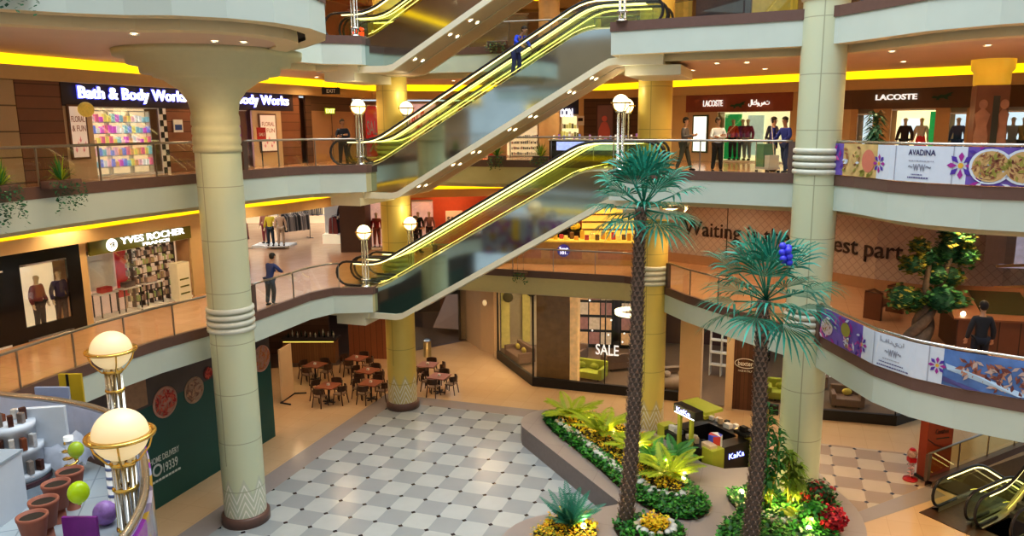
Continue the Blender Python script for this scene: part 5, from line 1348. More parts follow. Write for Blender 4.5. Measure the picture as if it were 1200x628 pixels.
# cleaning trolley
t = thing('cleaning_trolley', 'grey and green cleaning trolley with a mop handle beside the cleaner', 'trolley', (7.35, 24.9, F2), radians(20))
box_ob('tray', M('trolley_grey', (.4, .42, .42), .5), -.22, .22, -.35, .35, .15, .22, t); box_ob('bin_bag', M('trolley_green', (.1, .25, .16), .5, var=.2), -.2, .2, -.05, .33, .22, .95, t); box_ob('bucket', M('trolley_pale', (.45, .5, .5), .5), -.18, .18, -.33, -.08, .22, .6, t)
for sx in (-.2, .2):
    m = MB(); m.tube([(sx, .36, .15), (sx, .36, 1.05)], .015, 6); m.build('frame_post', steel, t)
    for sy in (-.3, .3): m = MB(); m.cyl(sx, sy, 0, .12, .05, n=10); m.build('wheel', black, t)
m = MB(); m.tube([(.05, -.3, .3), (-.1, -.2, 1.75)], .014, 6); m.build('mop_handle', white, t)
# ------------------------------------------------------------------ shopfronts of the upper gallery
def front(seg, F, pa, pb, py, mat, name='wall_panel', z0=0, z1=2.72, off=.72, th=.08, st=True):
    if F == F2 and z1 == 2.72: z1 = 2.83
    a, _ = seg.hit(pa, py, off); b, _ = seg.hit(pb, py, off); a = max(a, -.3)
    o = seg.panel(name, a, b, F + z0, F + z1, mat, off - .04, th)
    return struct(o) if st else o
def rect(seg, pa, ya, pb, yb, off=.72):
    a, zt = seg.hit(pa, ya, off); b, zb = seg.hit(pb, yb, off); return a, b, zb, zt
def quad_text(parent, txt, a, z, w, h, mat, off=-.02, emb=.0, ex=.01, name='lettering'):
    tm = text_fit(txt, w, h, ex, emb); tm.xform(Matrix.Translation((a, off, z))); return tm.build(name, mat, parent)
Lb = Seg((-15.4, 20.5), (-12.6, 28.5)); Lc = Seg((-12.6, 28.5), (-10.4, 33.5)); Ld = Seg((-10.4, 33.5), (-8.7, 38.5))
Ba = Seg((-8.7, 38.5), (0, 40)); Bb = Seg((0, 40), (3.8, 38.6)); Bc = Seg((3.8, 38.6), (6.8, 35.2)); Ra = Seg((6.8, 35.2), (10.2, 31.8)); Rb = Seg((10.2, 31.8), (12.2, 30.2)); Rc = Seg((12.2, 30.2), (15, 27.5)); Rd = Seg((15, 27.5), (18.5, 24.5))
signblue = M('sign_navy', (.015, .015, .06), .4)
glow_w = M('sign_glow_white', (1, 1, 1), .4, emit=1.5, ecol=(.9, .93, 1)); halo = M('sign_halo_blue', (.1, .12, .7), .4, emit=.8, ecol=(.08, .1, .9))
def display(seg, F, pa, pb, py, glow, label, name='display_window', z1=2.4, mats=None, cat='window display', backz0=0, off=.72, gl=True):
    """lit shallow window with glowing back panel behind a pane"""
    a, _ = seg.hit(pa, py, off); b, _ = seg.hit(pb, py, off)
    t = seg.thing(name, label, cat, a, off - .05, F)
    m = MB(); m.box(0, b - a, .55, .6, backz0, z1); m.build('back_panel', glow, t)
    m = MB(); m.box(0, b - a, -.05, .6, 0, .06); m.box(0, b - a, -.05, .6, z1, z1 + .05); m.build('box_floor_and_top', white, t)
    if gl: m = MB(); m.box(0, b - a, -.03, -.02, .06, z1); m.build('pane', glass_shop, t)
    return t, a, b
def goods(seg, F, a, b, z0, z1, cols, rows, palette, label, group, off=.55, gap=.8, emit=.35, name='product_box', d=.1):
    key = (name, group); first = {}
    w = (b - a) / cols; h = (z1 - z0) / rows
    for i in range(cols):
        for j in range(rows):
            c = palette[R.randrange(len(palette))]
            mt = M('goods_%d_%d_%d' % tuple(int(q * 99) for q in c), c, .5, var=.25, scale=14, emit=emit, ecol=c)
            hh = h * gap * R.uniform(.55, 1)
            if c in first: o = first[c].copy(); COL.objects.link(o); 
            else:
                m = MB(); m.box(-.5, .5, -.5, .5, 0, 1); o = first[c] = m.build(name, mt)
            x, y = seg.pt(a + (i + .5) * w, off); o.location = (x, y, F + z0 + j * h); o.rotation_euler = (0, 0, seg.rz); o.scale = (w * gap, d, hh)
            tag(o, label, 'product', group)
def shelves(seg, F, a, b, z0, z1, rows, off, mat, label, name='shelf_unit', d=.16, ups=4):
    t = seg.thing(name, label, 'shelf', a, off, F)
    for j in range(rows + 1): z = z0 + (z1 - z0) * j / rows; m = MB(); m.box(0, b - a, -d / 2, d / 2, z - .03, z); m.build('shelf_board', mat, t)
    for k in range(ups): x = (b - a) * k / (ups - 1); m = MB(); m.box(x - .02, x + .02, -d / 2, d / 2, 0 if z0 < .4 else z0, z1); m.build('upright', mat, t)
    return t
warm_glow = M('glow_warm', (.8, .6, .4), .6, emit=.55, ecol=(1, .75, .45), var=.3, scale=2)
cream_glow = M('glow_cream', (.85, .75, .45), .6, emit=.75, ecol=(1, .88, .5), var=.3, scale=2)
# beauty shop, left wall
front(Lb, F2, -60, 22, 150, boards_mat('cream_boards', (.5, .38, .22), (.55, .42, .26), .7), 'wall_panel')
front(Lb, F2, 23, 76, 150, wood_red, 'wall_panel')
front(Lb, F2, 196, 226, 150, wood_red, 'wall_panel'); front(Lc, F2, 228, 275, 150, wood_red); front(Lc, F2, 330, 352, 150, wood_red)
for sg, pa, pb in ((Lb, 76, 226), (Lc, 228, 345)):
    o = front(sg, F2, pa, pb, 150, M('shop_fascia', (.05, .03, .035), .5), 'sign_fascia', 2.15, 2.72, off=.74, st=False); tag(o, 'dark fascia board carrying the beauty shop sign, %s' % ('near part' if sg is Lb else 'far part'), 'fascia')
for sg, c, lab in ((Lb, (91, 112, 216, 104), 'large glowing white sign Bath & Body Works left of the pale column'), (Lc, (237, 122, 337, 120), 'smaller glowing sign Bath & Body Works right of the pale column')):
    a, _ = sg.hit(c[0], c[1], .8); b, _ = sg.hit(c[2], c[3], .8)
    t = sg.thing('shop_sign', lab, 'sign', a, .82, F2 + 2.27)
    quad_text(t, 'Bath & Body Works', 0, 0, b - a, .46, glow_w, -.03, .004, .03); quad_text(t, 'Bath & Body Works', -.03, -.03, b - a + .06, .52, halo, .01, .03, .012, 'halo_backing')
t, a, b = display(Lb, F2, 109, 187, 150, warm_glow, 'wide lit window of the beauty shop with coloured bottles', z1=2.12)
pal_b = [(.8, .2, .3), (.85, .7, .2), (.25, .3, .75), (.7, .15, .6), (.85, .8, .75), (.3, .55, .6), (.75, .4, .2), (.9, .5, .55)]
shelves(Lb, F2, a + .05, b - .05, .3, 2.05, 5, .3, white, 'white shelf unit in the wide beauty shop window'); goods(Lb, F2, a + .08, b - .08, .3, 2.05, 16, 5, pal_b, 'coloured bottle or box on the shelves of the wide beauty shop window', 'bottles in the beauty shop window', .36, .75, .5)
def poster(seg, F, pa, ya, pb, yb, lines, label, frame=(.2, .1, .06), paper=(.75, .6, .48), tcol=(.45, .2, .12), flowers=True, off=.78, emit=.35, name='poster'):
    a, b, z0, z1 = rect(seg, pa, ya, pb, yb, off); t = seg.thing(name, label, 'poster', a, off, z0); w, h = b - a, z1 - z0
    m = MB(); m.box(0, w, 0, .05, 0, h); m.build('frame', M('frame_%d' % int(frame[0] * 99), frame, .5), t)
    m = MB(); m.box(.06, w - .06, -.01, .0, .06, h - .06); m.build('print', M('paper_%d_%d' % (int(paper[0] * 99), int(paper[2] * 99)), paper, .6, emit=emit, ecol=paper), t)
    mt = M('ink_%d' % int(tcol[0] * 99 + tcol[2] * 9), tcol, .6)
    for k, ln in enumerate(lines): quad_text(t, ln, w * .14, h * (.68 - .17 * k), w * .72, h * .11, mt, -.015, .01, .002)
    if flowers:
        for k in range(5):
            m = MB(); x, z = w * (.25 + .13 * k), h * (.12 + .09 * (k % 3))
            m.add([(x - w * .1, -.02, z + h * .09), (x, -.02, z), (x + w * .1, -.02, z + h * .09), (x + w * .04, -.02, z + h * .05), (x, -.02, z + h * .13), (x - w * .04, -.02, z + h * .05)], [(0, 1, 5), (1, 3, 4, 5), (1, 2, 3)]); m.build('printed_flower', M('flower_print', (.75, .25, .25), .6, emit=.15), t)
    return t
front(Lb, F2, 76, 109, 150, beige, 'wall_panel', 0, 2.15)
poster(Lb, F2, 78, 122, 107, 186, ['FLORAL', '& FUN'], 'framed poster FLORAL & FUN with pink flowers, left end of the beauty shop')
m = MB()
a, _ = Lb.hit(188, 150, .76); b, _ = Lb.hit(196, 150, .76)
t = Lb.thing('checkered_post', 'black and white checkered upright beside the beauty shop door', 'post', a, .76, F2); box_ob('post_core', white, 0, b - a, 0, .06, 0, 2.15, t)
for k in range(11): w_ = (b - a) / 2; box_ob('black_square', black, (k % 2) * w_, (k % 2) * w_ + w_, -.01, 0, k * .195, k * .195 + .195, t)
a, b, z0, z1 = rect(Lb, 203, 140, 215, 155, .78); t = Lb.thing('wall_plaque', 'small square blue and white pictogram plaque on the beauty shop door panel', 'plaque', a, .78, z0); box_ob('plate', white, 0, b - a, 0, .03, 0, z1 - z0, t); box_ob('pictogram', M('picto_blue', (.03, .08, .3), .4), .05, b - a - .05, -.01, 0, .08, (z1 - z0) * .6, t)
m = MB(); m.sphere((0, 0, 0), .22, 14, 10); t_ = Lb.pt(*[Lb.hit(101, 131, .95)[0]], .95); tag(m.build('paper_pompom', M('pompom_yellow', (.7, .5, .1), .8, var=.3, scale=20, emit=.2), loc=(t_[0], t_[1], F2 + 2.05)), 'round yellow paper pompom hanging beside the floral poster', 'pompom')
t, a, b = display(Lc, F2, 274, 290, 150, M('glow_purple', (.45, .3, .8), .6, emit=.6, ecol=(.5, .4, 1), var=.4, scale=4), 'narrow purple lit window of the beauty shop right of the pale column', z1=2.12)
goods(Lc, F2, a + .03, b - .03, .3, 2.0, 4, 6, [(.5, .2, .8), (.3, .3, .9), (.8, .3, .7), (.8, .8, .9)], 'purple or pink box in the narrow beauty shop window', 'boxes in the narrow purple window', .36, .8, .6)
front(Lc, F2, 296, 330, 150, beige, 'wall_panel', 0, 2.15)
poster(Lc, F2, 303, 133, 326, 178, ['FLORAL', '& FUN'], 'second framed floral poster, right of the pale column')
a, b, z0, z1 = rect(Lc, 292, 154, 305, 168, .9); t = Lc.thing('sign_stand', 'small red sign on a stand before the second floral poster', 'sign', a, 1.3, F2); box_ob('plate', M('plate_red', (.45, .03, .03), .5), 0, .45, 0, .03, 1.0, 1.5, t); box_ob('pole', black, .2, .24, .03, .05, 0, 1.0, t); quad_text(t, 'SALE', .08, 1.18, .3, .12, white, -.005)
# recess with doors and exit signs
front(Ld, F2, 352, 366, 150, wood_dk); o = front(Ld, F2, 366, 414, 150, M('door_tan', (.42, .26, .15), .5, var=.06), 'door_2', 0, 2.2)
a, _ = Ld.hit(389, 150, .74)
t = Ld.thing('door_trim', 'thin dark joint and handles of the tan double doors', 'door trim', a, .75, F2); box_ob('joint', black, -.01, .01, -.01, 0, 0, 2.2, t)
for s in (-.12, .12): box_ob('handle', steel, s - .015, s + .015, -.05, 0, .9, 1.15, t)
front(Ld, F2, 366, 414, 150, wood_dk, 'wall_panel', 2.2, 2.72)
a, b, z0, z1 = rect(Ld, 381, 126, 393, 134, .85); t = Ld.thing('exit_sign', 'glowing yellow-green EXIT sign above the tan double doors', 'sign', a, .85, z0); box_ob('case', M('exit_green', (.2, .25, .02), .5, emit=.3), 0, b - a, 0, .05, 0, z1 - z0, t); quad_text(t, 'EXIT', .05, .05, b - a - .1, z1 - z0 - .1, M('exit_text', (.9, 1, .2), .5, emit=2), -.01, .01)
x, z = ad(377, 106, 31.5); t = thing('hanging_sign', 'dark direction sign with EXIT lettering hanging from the upper gallery ceiling', 'sign', (x, 31.5, z - .15)); box_ob('plate', black, 0, .72, 0, .05, 0, .27, t); quad_text(t, 'EXIT', .2, .06, .35, .14, white, -.01)
for s in (.08, .64): box_ob('hanger', steel, s - .008, s + .008, .02, .03, .27, F3 - .9 - z + .15, t)
# sale shops along the back
red = M('sale_red', (.65, .03, .03), .5, emit=.3, var=.1); pinkw = M('sale_pinkwhite', (.85, .5, .45), .5, emit=.45, var=.4, scale=4)
t, a, b = display(Ba, F2, 428, 446, 150, red, 'red SALE window left of the yellow column, upper gallery', z1=2.5)
quad_text(t, 'SALE', .06, 1.1, b - a - .1, .7, white, .5, .01); quad_text(t, '%', .1, .3, b - a - .2, .7, white, .5, .02)
front(Ba, F2, 446, 474, 150, wood_dk)
t, a, b = display(Ba, F2, 475, 512, 150, pinkw, 'bright pink and white SALE window seen under the escalator handrail', z1=2.6); quad_text(t, 'SALE', .1, 1.4, (b - a) * .55, .9, red, .5, .02); quad_text(t, 'SALE', .3, .4, (b - a) * .55, .6, red, .5, .02)
t, a, b = display(Ba, F2, 514, 538, 150, warm_glow, 'warm clothes window behind the shoppers on the upper gallery', z1=2.5)
t, a, b = display(Ba, F2, 540, 580, 150, red, 'red shop window with white poster behind the mirrored escalator side', z1=2.4); box_ob('white_poster', pinkw, (b - a) * .45, (b - a) * .9, .48, .5, 1.4, 2.1, t); quad_text(t, '50', .1, 1.0, .5, .5, white, .5, .02)
t, a, b = display(Ba, F2, 596, 632, 150, warm_glow, 'warm lit shop window between the red shop and the slim tan column', z1=2.4)
goods(Ba, F2, a + .1, b - .1, .1, 1.2, 14, 4, [(.05, .03, .03), (.3, .1, .08), (.5, .4, .3), (.1, .08, .1)], 'small dark shoe or box on the low racks beside the slim tan column', 'goods on the racks by the tan column', .9, .6, .05)
t, a, b = display(Bb, F2, 654, 678, 150, cream_glow, 'yellow lit shop window under the white DON sign', z1=2.0)
goods(Bb, F2, a + .05, b - .05, .2, 1.8, 7, 4, [(.8, .7, .2), (.2, .15, .05), (.7, .5, .3)], 'small item in the yellow lit window under the DON sign', 'goods in the yellow lit window', .45, .7, .3)
o = front(Bb, F2, 654, 678, 150, signblue, 'sign_board', 2.1, 2.72, st=False); tag(o, 'dark board behind the white DON letters', 'board')
letter_sign(Bb, 'DON', 657, 137, 671, 127, glow_w, 'white glowing letters DON on the upper gallery back wall', .8, .02)
front(Bb, F2, 678, 684, 150, bulk); front(Bb, F2, 684, 697, 150, wood_dk); front(Bb, F2, 697, 722, 150, wood_dk)
t = poster(Bb, F2, 699, 122, 719, 172, [], 'dark brown poster with a red-dressed figure behind the lamps', (.1, .05, .04), (.2, .1, .08), flowers=False, emit=.1)
m = MB(); m.sphere((.42, -.03, 1.35), .14, sy=.1); m.lathe([(0, .3), (.3, .35), (.3, .8), (.15, 1.15), (.05, 1.2)], 14, (.42, -.03, 0), M_=Matrix.Diagonal((1, .08, 1))); m.build('printed_figure', M('fig_red', (.45, .1, .07), .5, emit=.1), t)
a, _ = Bb.hit(693, 150, .8); t = Bb.thing('hanging_notice', 'small white notice hanging on the back wall left of the globe lamps', 'notice', *[Bb.hit(676, 140, 1.2)[0]], 1.2, F2 + 1.55); box_ob('sheet', white, 0, .36, 0, .02, 0, .45, t); box_ob('text_block', dark, .06, .3, -.005, 0, .2, .35, t)
# blue-white cosmetic counter behind the escalator head
t = thing('cosmetics_counter', 'long white counter with blue lit front behind the escalator head', 'counter', (2.0, 31.5, F2), TH * .5)
box_ob('counter_body', kb, -1.6, 3.2, 0, .6, 0, .95, t); box_ob('lit_front', M('counter_blue', (.35, .45, .9), .4, emit=.8, var=.6, scale=6), -1.3, 1.2, -.02, 0, .55, .9, t); box_ob('counter_top', white, -1.65, 3.25, -.05, .65, .95, 1.0, t)
for k in range(22):
    m = MB(); h_ = R.uniform(.08, .25); m.cyl(0, 0, 0, h_, .05, .04, n=8); x = -1.5 + k * .21
    tag(m.build('cosmetic_jar', M(('jar_white', 'jar_violet', 'jar_blue')[k % 3], ((.8, .8, .85), (.4, .2, .6), (.2, .3, .8))[k % 3], .3, emit=.2), loc=(2.0 + x * cos(TH * .5) + .1, 31.7 + x * sin(TH * .5), F2 + 1.0)), 'small cosmetic jar on the long white counter', 'jar', 'jars on the cosmetics counter')
front(Bc, F2, 722, 770, 150, wood_dk); front(Bc, F2, 770, 786, 150, M('door_dark', (.05, .03, .025), .5), 'door_3'); front(Bc, F2, 786, 806, 150, bulk)
# clothes shops on the right
fascia_r = M('crocodile_fascia', (.28, .075, .04), .5, var=.15); fascia_b = M('crocodile_fascia_brown', (.13, .075, .035), .5, var=.1)
def croc(parent, x, z, w, mat):
    P = [(0, .28), (.12, .42), (.3, .36), (.42, .5), (.62, .48), (.78, .62), (1, .72), (.86, .5), (.95, .4), (.8, .36), (.72, .22), (.8, .08), (.66, .1), (.58, .22), (.4, .2), (.34, .04), (.24, .06), (.26, .2), (.1, .2)]
    m = MB(); m.poly([(a, b) for a, b in P], 0, .02); m.v = [(x + a * w, -.03 - c, z + b * w * .55) for a, b, c in m.v]; m.build('crocodile_emblem', mat, parent)
croc_g = M('croc_green', (.01, .07, .03), .5)
o = front(Ra, F2, 803, 927, 150, fascia_r, 'sign_fascia', 2.1, 2.72, off=.76, st=False); tag(o, 'red-brown fascia of the clothes shop left of the pale column', 'fascia')
t, w_, h_ = letter_sign(Ra, 'LACOSTE', 824, 125, 847, 117, letw, 'white LACOSTE lettering on the red-brown fascia, left shop', .84, .01)
a, z = Ra.hit(855, 126, .84); t = Ra.thing('shop_emblem', 'dark crocodile emblem on the red-brown fascia', 'sign', a, .8, z); croc(t, 0, -.05, .75, croc_g)
t, w_, h_ = letter_sign(Ra, 'لاكوست', 877, 125, 902, 116, letw, 'white Arabic shop name on the red-brown fascia', .84, .01)
front(Ra, F2, 803, 840, 150, beige, 'wall_panel', 0, 2.1)
poster(Ra, F2, 812, 135, 828, 179, [], 'tall lit white poster in a dark frame, left end of the clothes shop', (.05, .08, .03), (.8, .85, .8), flowers=False, emit=.9, off=.8)
t, a, b = display(Ra, F2, 840, 925, 150, cream_glow, 'wide bright window of the clothes shop behind the man in the white shirt', z1=2.08)
box_ob('green_panel', M('panel_green', (.02, .45, .12), .5, emit=.3, var=.4), .05, .85, .5, .53, .1, 2.0, t); box_ob('white_frame', M('panel_pale', (.6, .75, .6), .5, emit=.4, var=.2), 1.15, 1.9, .5, .53, .3, 1.95, t)
MANN = (.75, .6, .42)
def mann(seg, F, px, py, off, shirt, trousers, label, pose='stand', sc_=.98, skirt=None, yaw=0):
    a, _ = seg.hit(px, py, off); x, y = seg.pt(a, off)
    return person('mannequin', label, (x, y, F + .08), seg.rz + yaw, pose, shirt, trousers, (0, 0, 0), skin=MANN, cat='mannequin', mannequin=True, scale=sc_, skirt=skirt)
mann(Ra, F2, 859, 160, .45, (.7, .06, .04), (.05, .03, .04), 'mannequin in a red top in the window of the left clothes shop')
mann(Ra, F2, 870, 160, .4, (.25, .04, .3), (.1, .1, .12), 'mannequin in a purple top beside the red one')
mann(Ra, F2, 876, 160, .5, (.3, .03, .12), (.3, .3, .3), 'mannequin in a wine coloured top at the right of the purple one')
mann(Ra, F2, 905, 160, .4, (.1, .1, .25), (.03, .03, .05), 'mannequin in dark blue behind the cleaners')
front(Ra, F2, 925, 940, 150, bulk); front(Rb, F2, 926, 1000, 150, bulk)
o = front(Rb, F2, 985, 998.5, 150, fascia_b, 'sign_fascia', 2.12, 2.72, off=.78, st=False); tag(o, 'short brown fascia return right of the pale column', 'fascia')
o = front(Rc, F2, 996, 1138, 150, fascia_b, 'sign_fascia', 2.12, 2.72, off=.78, st=False); tag(o, 'long brown fascia of the clothes shop right of the pale column', 'fascia')
letter_sign(Rc, 'LACOSTE', 1026, 117.5, 1075, 109.5, letw, 'white LACOSTE lettering on the long brown fascia, right shop', .84, .02, .03)
a, z = Rc.hit(1091, 118, .84); t = Rc.thing('shop_emblem', 'green crocodile emblem right of the LACOSTE lettering', 'sign', a, .82, z); croc(t, 0, 0, .72, croc_g)
for pa, pb in ((996, 1004), (1022, 1043), (1095, 1112), (1131, 1170)): front(Rc if pb < 1132 else Rc, F2, pa, min(pb, 1138), 150, M('tan_smooth', (.55, .36, .17), .5, var=.05), 'wall_panel', 0, 2.12)
cw = M('glow_cool', (.6, .72, .75), .5, emit=.7, ecol=(.75, .9, 1), var=.25)
display(Rc, F2, 1004, 1022, 150, cw, 'pale lit window behind the bushy plant on the upper gallery', z1=1.9)
t, a, b = display(Rc, F2, 1043, 1094, 150, cream_glow, 'open bright doorway of the right clothes shop', z1=2.05, gl=False); box_ob('green_door', M('panel_green', (.02, .45, .12)), b - a - .22, b - a - .02, .2, .3, .06, 2.0, t); box_ob('picture', cw, .2, .9, .5, .53, 1.2, 1.75, t)
display(Rc, F2, 1112, 1131, 150, cw, 'pale lit window with the jacket, left of the picture column', z1=1.9)
mann(Rc, F2, 1060, 160, .5, (.05, .03, .03), (.03, .03, .03), 'mannequin in a black shirt in the doorway of the right clothes shop')
mann(Rc, F2, 1079, 160, .4, (.6, .55, .5), None, 'mannequin in white top and red skirt in the doorway', skirt=(.7, .05, .06))
mann(Rc, F2, 1122, 160, .45, (.04, .06, .2), (.03, .06, .25), 'mannequin in blue jacket in the window left of the picture column')
o = front(Rd, F2, 1138, 1250, 150, fascia_b, 'sign_fascia', 2.12, 2.72, off=.78, st=False); tag(o, 'brown fascia at the far right edge', 'fascia')
front(Rd, F2, 1138, 1173, 150, MATS['tan_smooth'], 'wall_panel', 0, 2.12)
display(Rd, F2, 1173, 1225, 150, cw, 'pale lit window at the right edge of the upper gallery', z1=1.95)
mann(Rd, F2, 1186, 160, .45, (.5, .52, .5), (.4, .4, .4), 'mannequin in a grey outfit at the right edge window')
mann(Rd, F2, 1199, 160, .45, (.5, .4, .15), (.1, .1, .1), 'mannequin in a mustard top cut by the right edge')
# ------------------------------------------------------------------ middle gallery, left wall
blk = M('shop_black_stone', (.012, .011, .012), .15, var=.3)
front(Lb, F1, -60, 26, 340, blk, 'wall_panel', 0, 2.6); front(Lb, F1, 82, 98, 340, blk, 'wall_panel', 0, 2.6)
front(Lb, F1, 26, 82, 340, blk, 'wall_panel', 2.15, 2.6); front(Lb, F1, 26, 82, 340, blk, 'wall_panel', 0, .42); front(Lb, F1, 98, 106, 340, bulk, 'wall_panel', 0, 2.6)
t, a, b = display(Lb, F1, 26, 82, 340, warm_glow, 'black framed lit window with two dressed mannequins', z1=2.15)
mann(Lb, F1, 42, 330, .4, (.25, .05, .05), (.02, .02, .03), 'mannequin in a dark red jacket, left in the black framed window', yaw=.2)
mann(Lb, F1, 68, 325, .4, (.05, .04, .12), (.015, .015, .02), 'mannequin in a dark patterned jumper, right in the black framed window', yaw=-.1)
a, _ = Lb.hit(2, 350, .75); t, a, b = display(Lb, F1, -40, 6, 340, M('glow_red', (.4, .05, .06), .5, emit=.35, var=.5), 'dark red lit window cut by the left edge', z1=2.1)
olive = M('sign_olive', (.13, .13, .015), .5, var=.08)
o = front(Lb, F1, 106, 226, 300, olive, 'sign_fascia', 2.12, 2.6, off=.78, st=False); tag(o, 'olive green fascia of the cosmetics shop', 'fascia')
a, _ = Lb.hit(140, 275, .86); b, _ = Lb.hit(214, 260, .86)
t = Lb.thing('shop_sign', 'white sign YVES ROCHER FRANCE with round emblem on the olive fascia', 'sign', a, .86, F1 + 2.17)
quad_text(t, 'YVES ROCHER', 0, .16, b - a, .22, glow_w, -.03, .008, .02); quad_text(t, 'FRANCE', (b - a) * .32, .0, (b - a) * .42, .1, glow_w, -.03, .002, .02)
m = MB(); m.lathe([(0, 0), (.2, 0), (.2, .03), (0, .03)], 22); m.v = [(-.35 + x_, -.02 - z_, .2 + y_) for x_, y_, z_ in m.v]; m.build('round_emblem', M('emblem_white', (.9, .9, .85), .4, emit=1.2), t); quad_text(t, 'YR', -.46, .12, .22, .16, olive, -.06)
t, a, b = display(Lb, F1, 107, 162, 330, M('glow_rose', (.5, .3, .22), .6, emit=.3, ecol=(1, .7, .5), var=.5, scale=2), 'cosmetics shop window with round red pendant poster', z1=2.1)
box_ob('white_poster', white, .1, 1.3, .45, .5, .9, 2.0, t); box_ob('red_banner', M('banner_red', (.55, .03, .03), .5, emit=.15), 1.35, 1.75, .4, .45, .5, 2.05, t)
pal_y = [(.25, .15, .1), (.6, .5, .4), (.35, .25, .12), (.12, .1, .08), (.5, .35, .25), (.3, .35, .12)]
goods(Lb, F1, a + 1.8, b - .05, .3, 2.0, 9, 6, pal_y, 'cosmetics item on the shelves behind the cosmetics shop window', 'items behind the cosmetics window', .3, .75, .15)
t, a2, b2 = display(Lb, F1, 164, 224, 320, M('glow_tan', (.5, .36, .25), .6, emit=.3, ecol=(1, .75, .5), var=.4, scale=2), 'open entrance of the cosmetics shop with wall shelves', z1=2.1, gl=False)
shelves(Lb, F1, a2 + .1, b2 - .3, .25, 2.05, 6, .25, M('shelf_dark', (.1, .06, .04), .5), 'dark wall shelves inside the cosmetics shop entrance', ups=6); goods(Lb, F1, a2 + .15, b2 - .35, .25, 2.05, 24, 6, pal_y, 'cosmetics item on the wall shelves in the shop entrance', 'items in the cosmetics shop entrance', .3, .75, .2)
t = Lb.thing('display_stand', 'pale display tower with green scroll pattern at the shop entrance', 'stand', *[Lb.hit(214, 320, .9)[0]], .95, F1); box_ob('tower', M('tower_cream', (.6, .52, .32), .5, emit=.2), -.28, .28, 0, .35, 0, 1.35, t)
for z in (.25, .5, .75): box_ob('scroll_pattern', olive, -.2, .2, -.01, 0, z, z + .05, t)
for k, (px, lab) in enumerate(((122, 'small display table left in the cosmetics window with a red cover'), (150, 'small display table with a basket in the cosmetics window'), (176, 'small display table at the cosmetics shop entrance'))):
    a, _ = Lb.hit(px, 355, .3); t = Lb.thing('display_table', lab, 'table', a, .38, F1 + .06); box_ob('tabletop', white, -.35, .35, -.2, .2, .72, .76, t)
    for sx in (-.32, .32):
        for sy in (-.17, .17): box_ob('leg', black, sx - .015, sx + .015, sy - .015, sy + .015, 0, .72, t)
    m = MB(); m.box(-.2, .2, -.12, .12, 0, .18, bev=.03); o = m.build('gift_basket', M('basket_%d' % k, ((.5, .04, .04), (.12, .1, .1), (.4, .3, .25))[k], .6, var=.3, scale=10)); Lb.place(o, a, .38, F1 + .82); tag(o, ('red gift box on the left display table', 'dark basket on the middle display table', 'tan gift box on the entrance display table')[k], 'box')
front(Lb, F1, 226, 244, 320, bulk, 'wall_panel', 0, 2.6)
# ------------------------------------------------------------------ middle gallery, clothes store and red shop
rack_m = M('rack_metal', (.3, .28, .26), .35, .8)
def rack(x, y, rz, w, cols, label, group, F=F1):
    t = thing('clothes_rack', label, 'rack', (x, y, F), rz)
    m = MB(); m.tube([(-w / 2, 0, 0), (-w / 2, 0, 1.45), (w / 2, 0, 1.45), (w / 2, 0, 0)], .022, 6); m.build('frame', rack_m, t)
    for s in (-1, 1): m = MB(); m.tube([(s * w / 2, -.3, .02), (s * w / 2, .3, .02)], .02, 6); m.build('foot', rack_m, t)
    n = int(w / .09); first = {}
    for k in range(n):
        c = cols[(k // 3 + R.randrange(2)) % len(cols)]; nm = 'garment_%d_%d_%d' % tuple(int(q * 99) for q in c)
        px = -w / 2 + .08 + k * (w - .16) / n; X = x + px * cos(rz); Y = y + px * sin(rz)
        if c in first: o = first[c].copy(); COL.objects.link(o)
        else:
            m = MB(); m.add([(-.02, -.2, 1.28), (-.02, 0, 1.4), (-.02, .2, 1.28), (-.03, .26, .5), (-.03, -.26, .5), (.02, -.2, 1.28), (.02, 0, 1.4), (.02, .2, 1.28), (.03, .26, .5), (.03, -.26, .5)], [(0, 1, 2, 3, 4), (9, 8, 7, 6, 5), (0, 5, 6, 1), (1, 6, 7, 2), (2, 7, 8, 3), (3, 8, 9, 4), (4, 9, 5, 0)])
            o = first[c] = m.build('hanging_garment', M(nm, c, .85, var=.2, scale=6))
        o.location = (X, Y, F); o.rotation_euler = (0, 0, rz + R.uniform(-.1, .1)); o.scale = (1, 1, R.uniform(.98, 1.02)); tag(o, 'garment hanging on the %s' % group, 'garment', 'garments on the ' + group)
dkc = [(.02, .02, .025), (.25, .08, .06), (.06, .05, .06), (.35, .28, .24)]
x, y = at(276, 294, F1); rack(x, y, 1.2, 1.7, dkc, 'clothes rack with black and red garments just right of the pale column', 'rack next to the pale column')
x, y = at(346, 281, F1); rack(x, y, .9, 1.9, [(.2, .17, .16), (.03, .03, .03), (.3, .26, .24)], 'clothes rack with grey garments in the clothes store', 'rack behind the mannequins')
x, y = at(296, 262, F1); rack(x, y, .3, 2.2, dkc, 'clothes rack at the rear left of the clothes store', 'rear left store rack')
x, y = at(356, 262, F1); rack(x, y, .3, 2.6, [(.03, .03, .04), (.1, .1, .12)], 'clothes rack with dark garments at the rear of the clothes store', 'rear store rack')
x, y = at(395, 284, F1); rack(x, y, 1.4, .9, [(.25, .06, .05), (.03, .02, .03)], 'short low rack beside the dark pillar', 'short rack by the dark pillar')
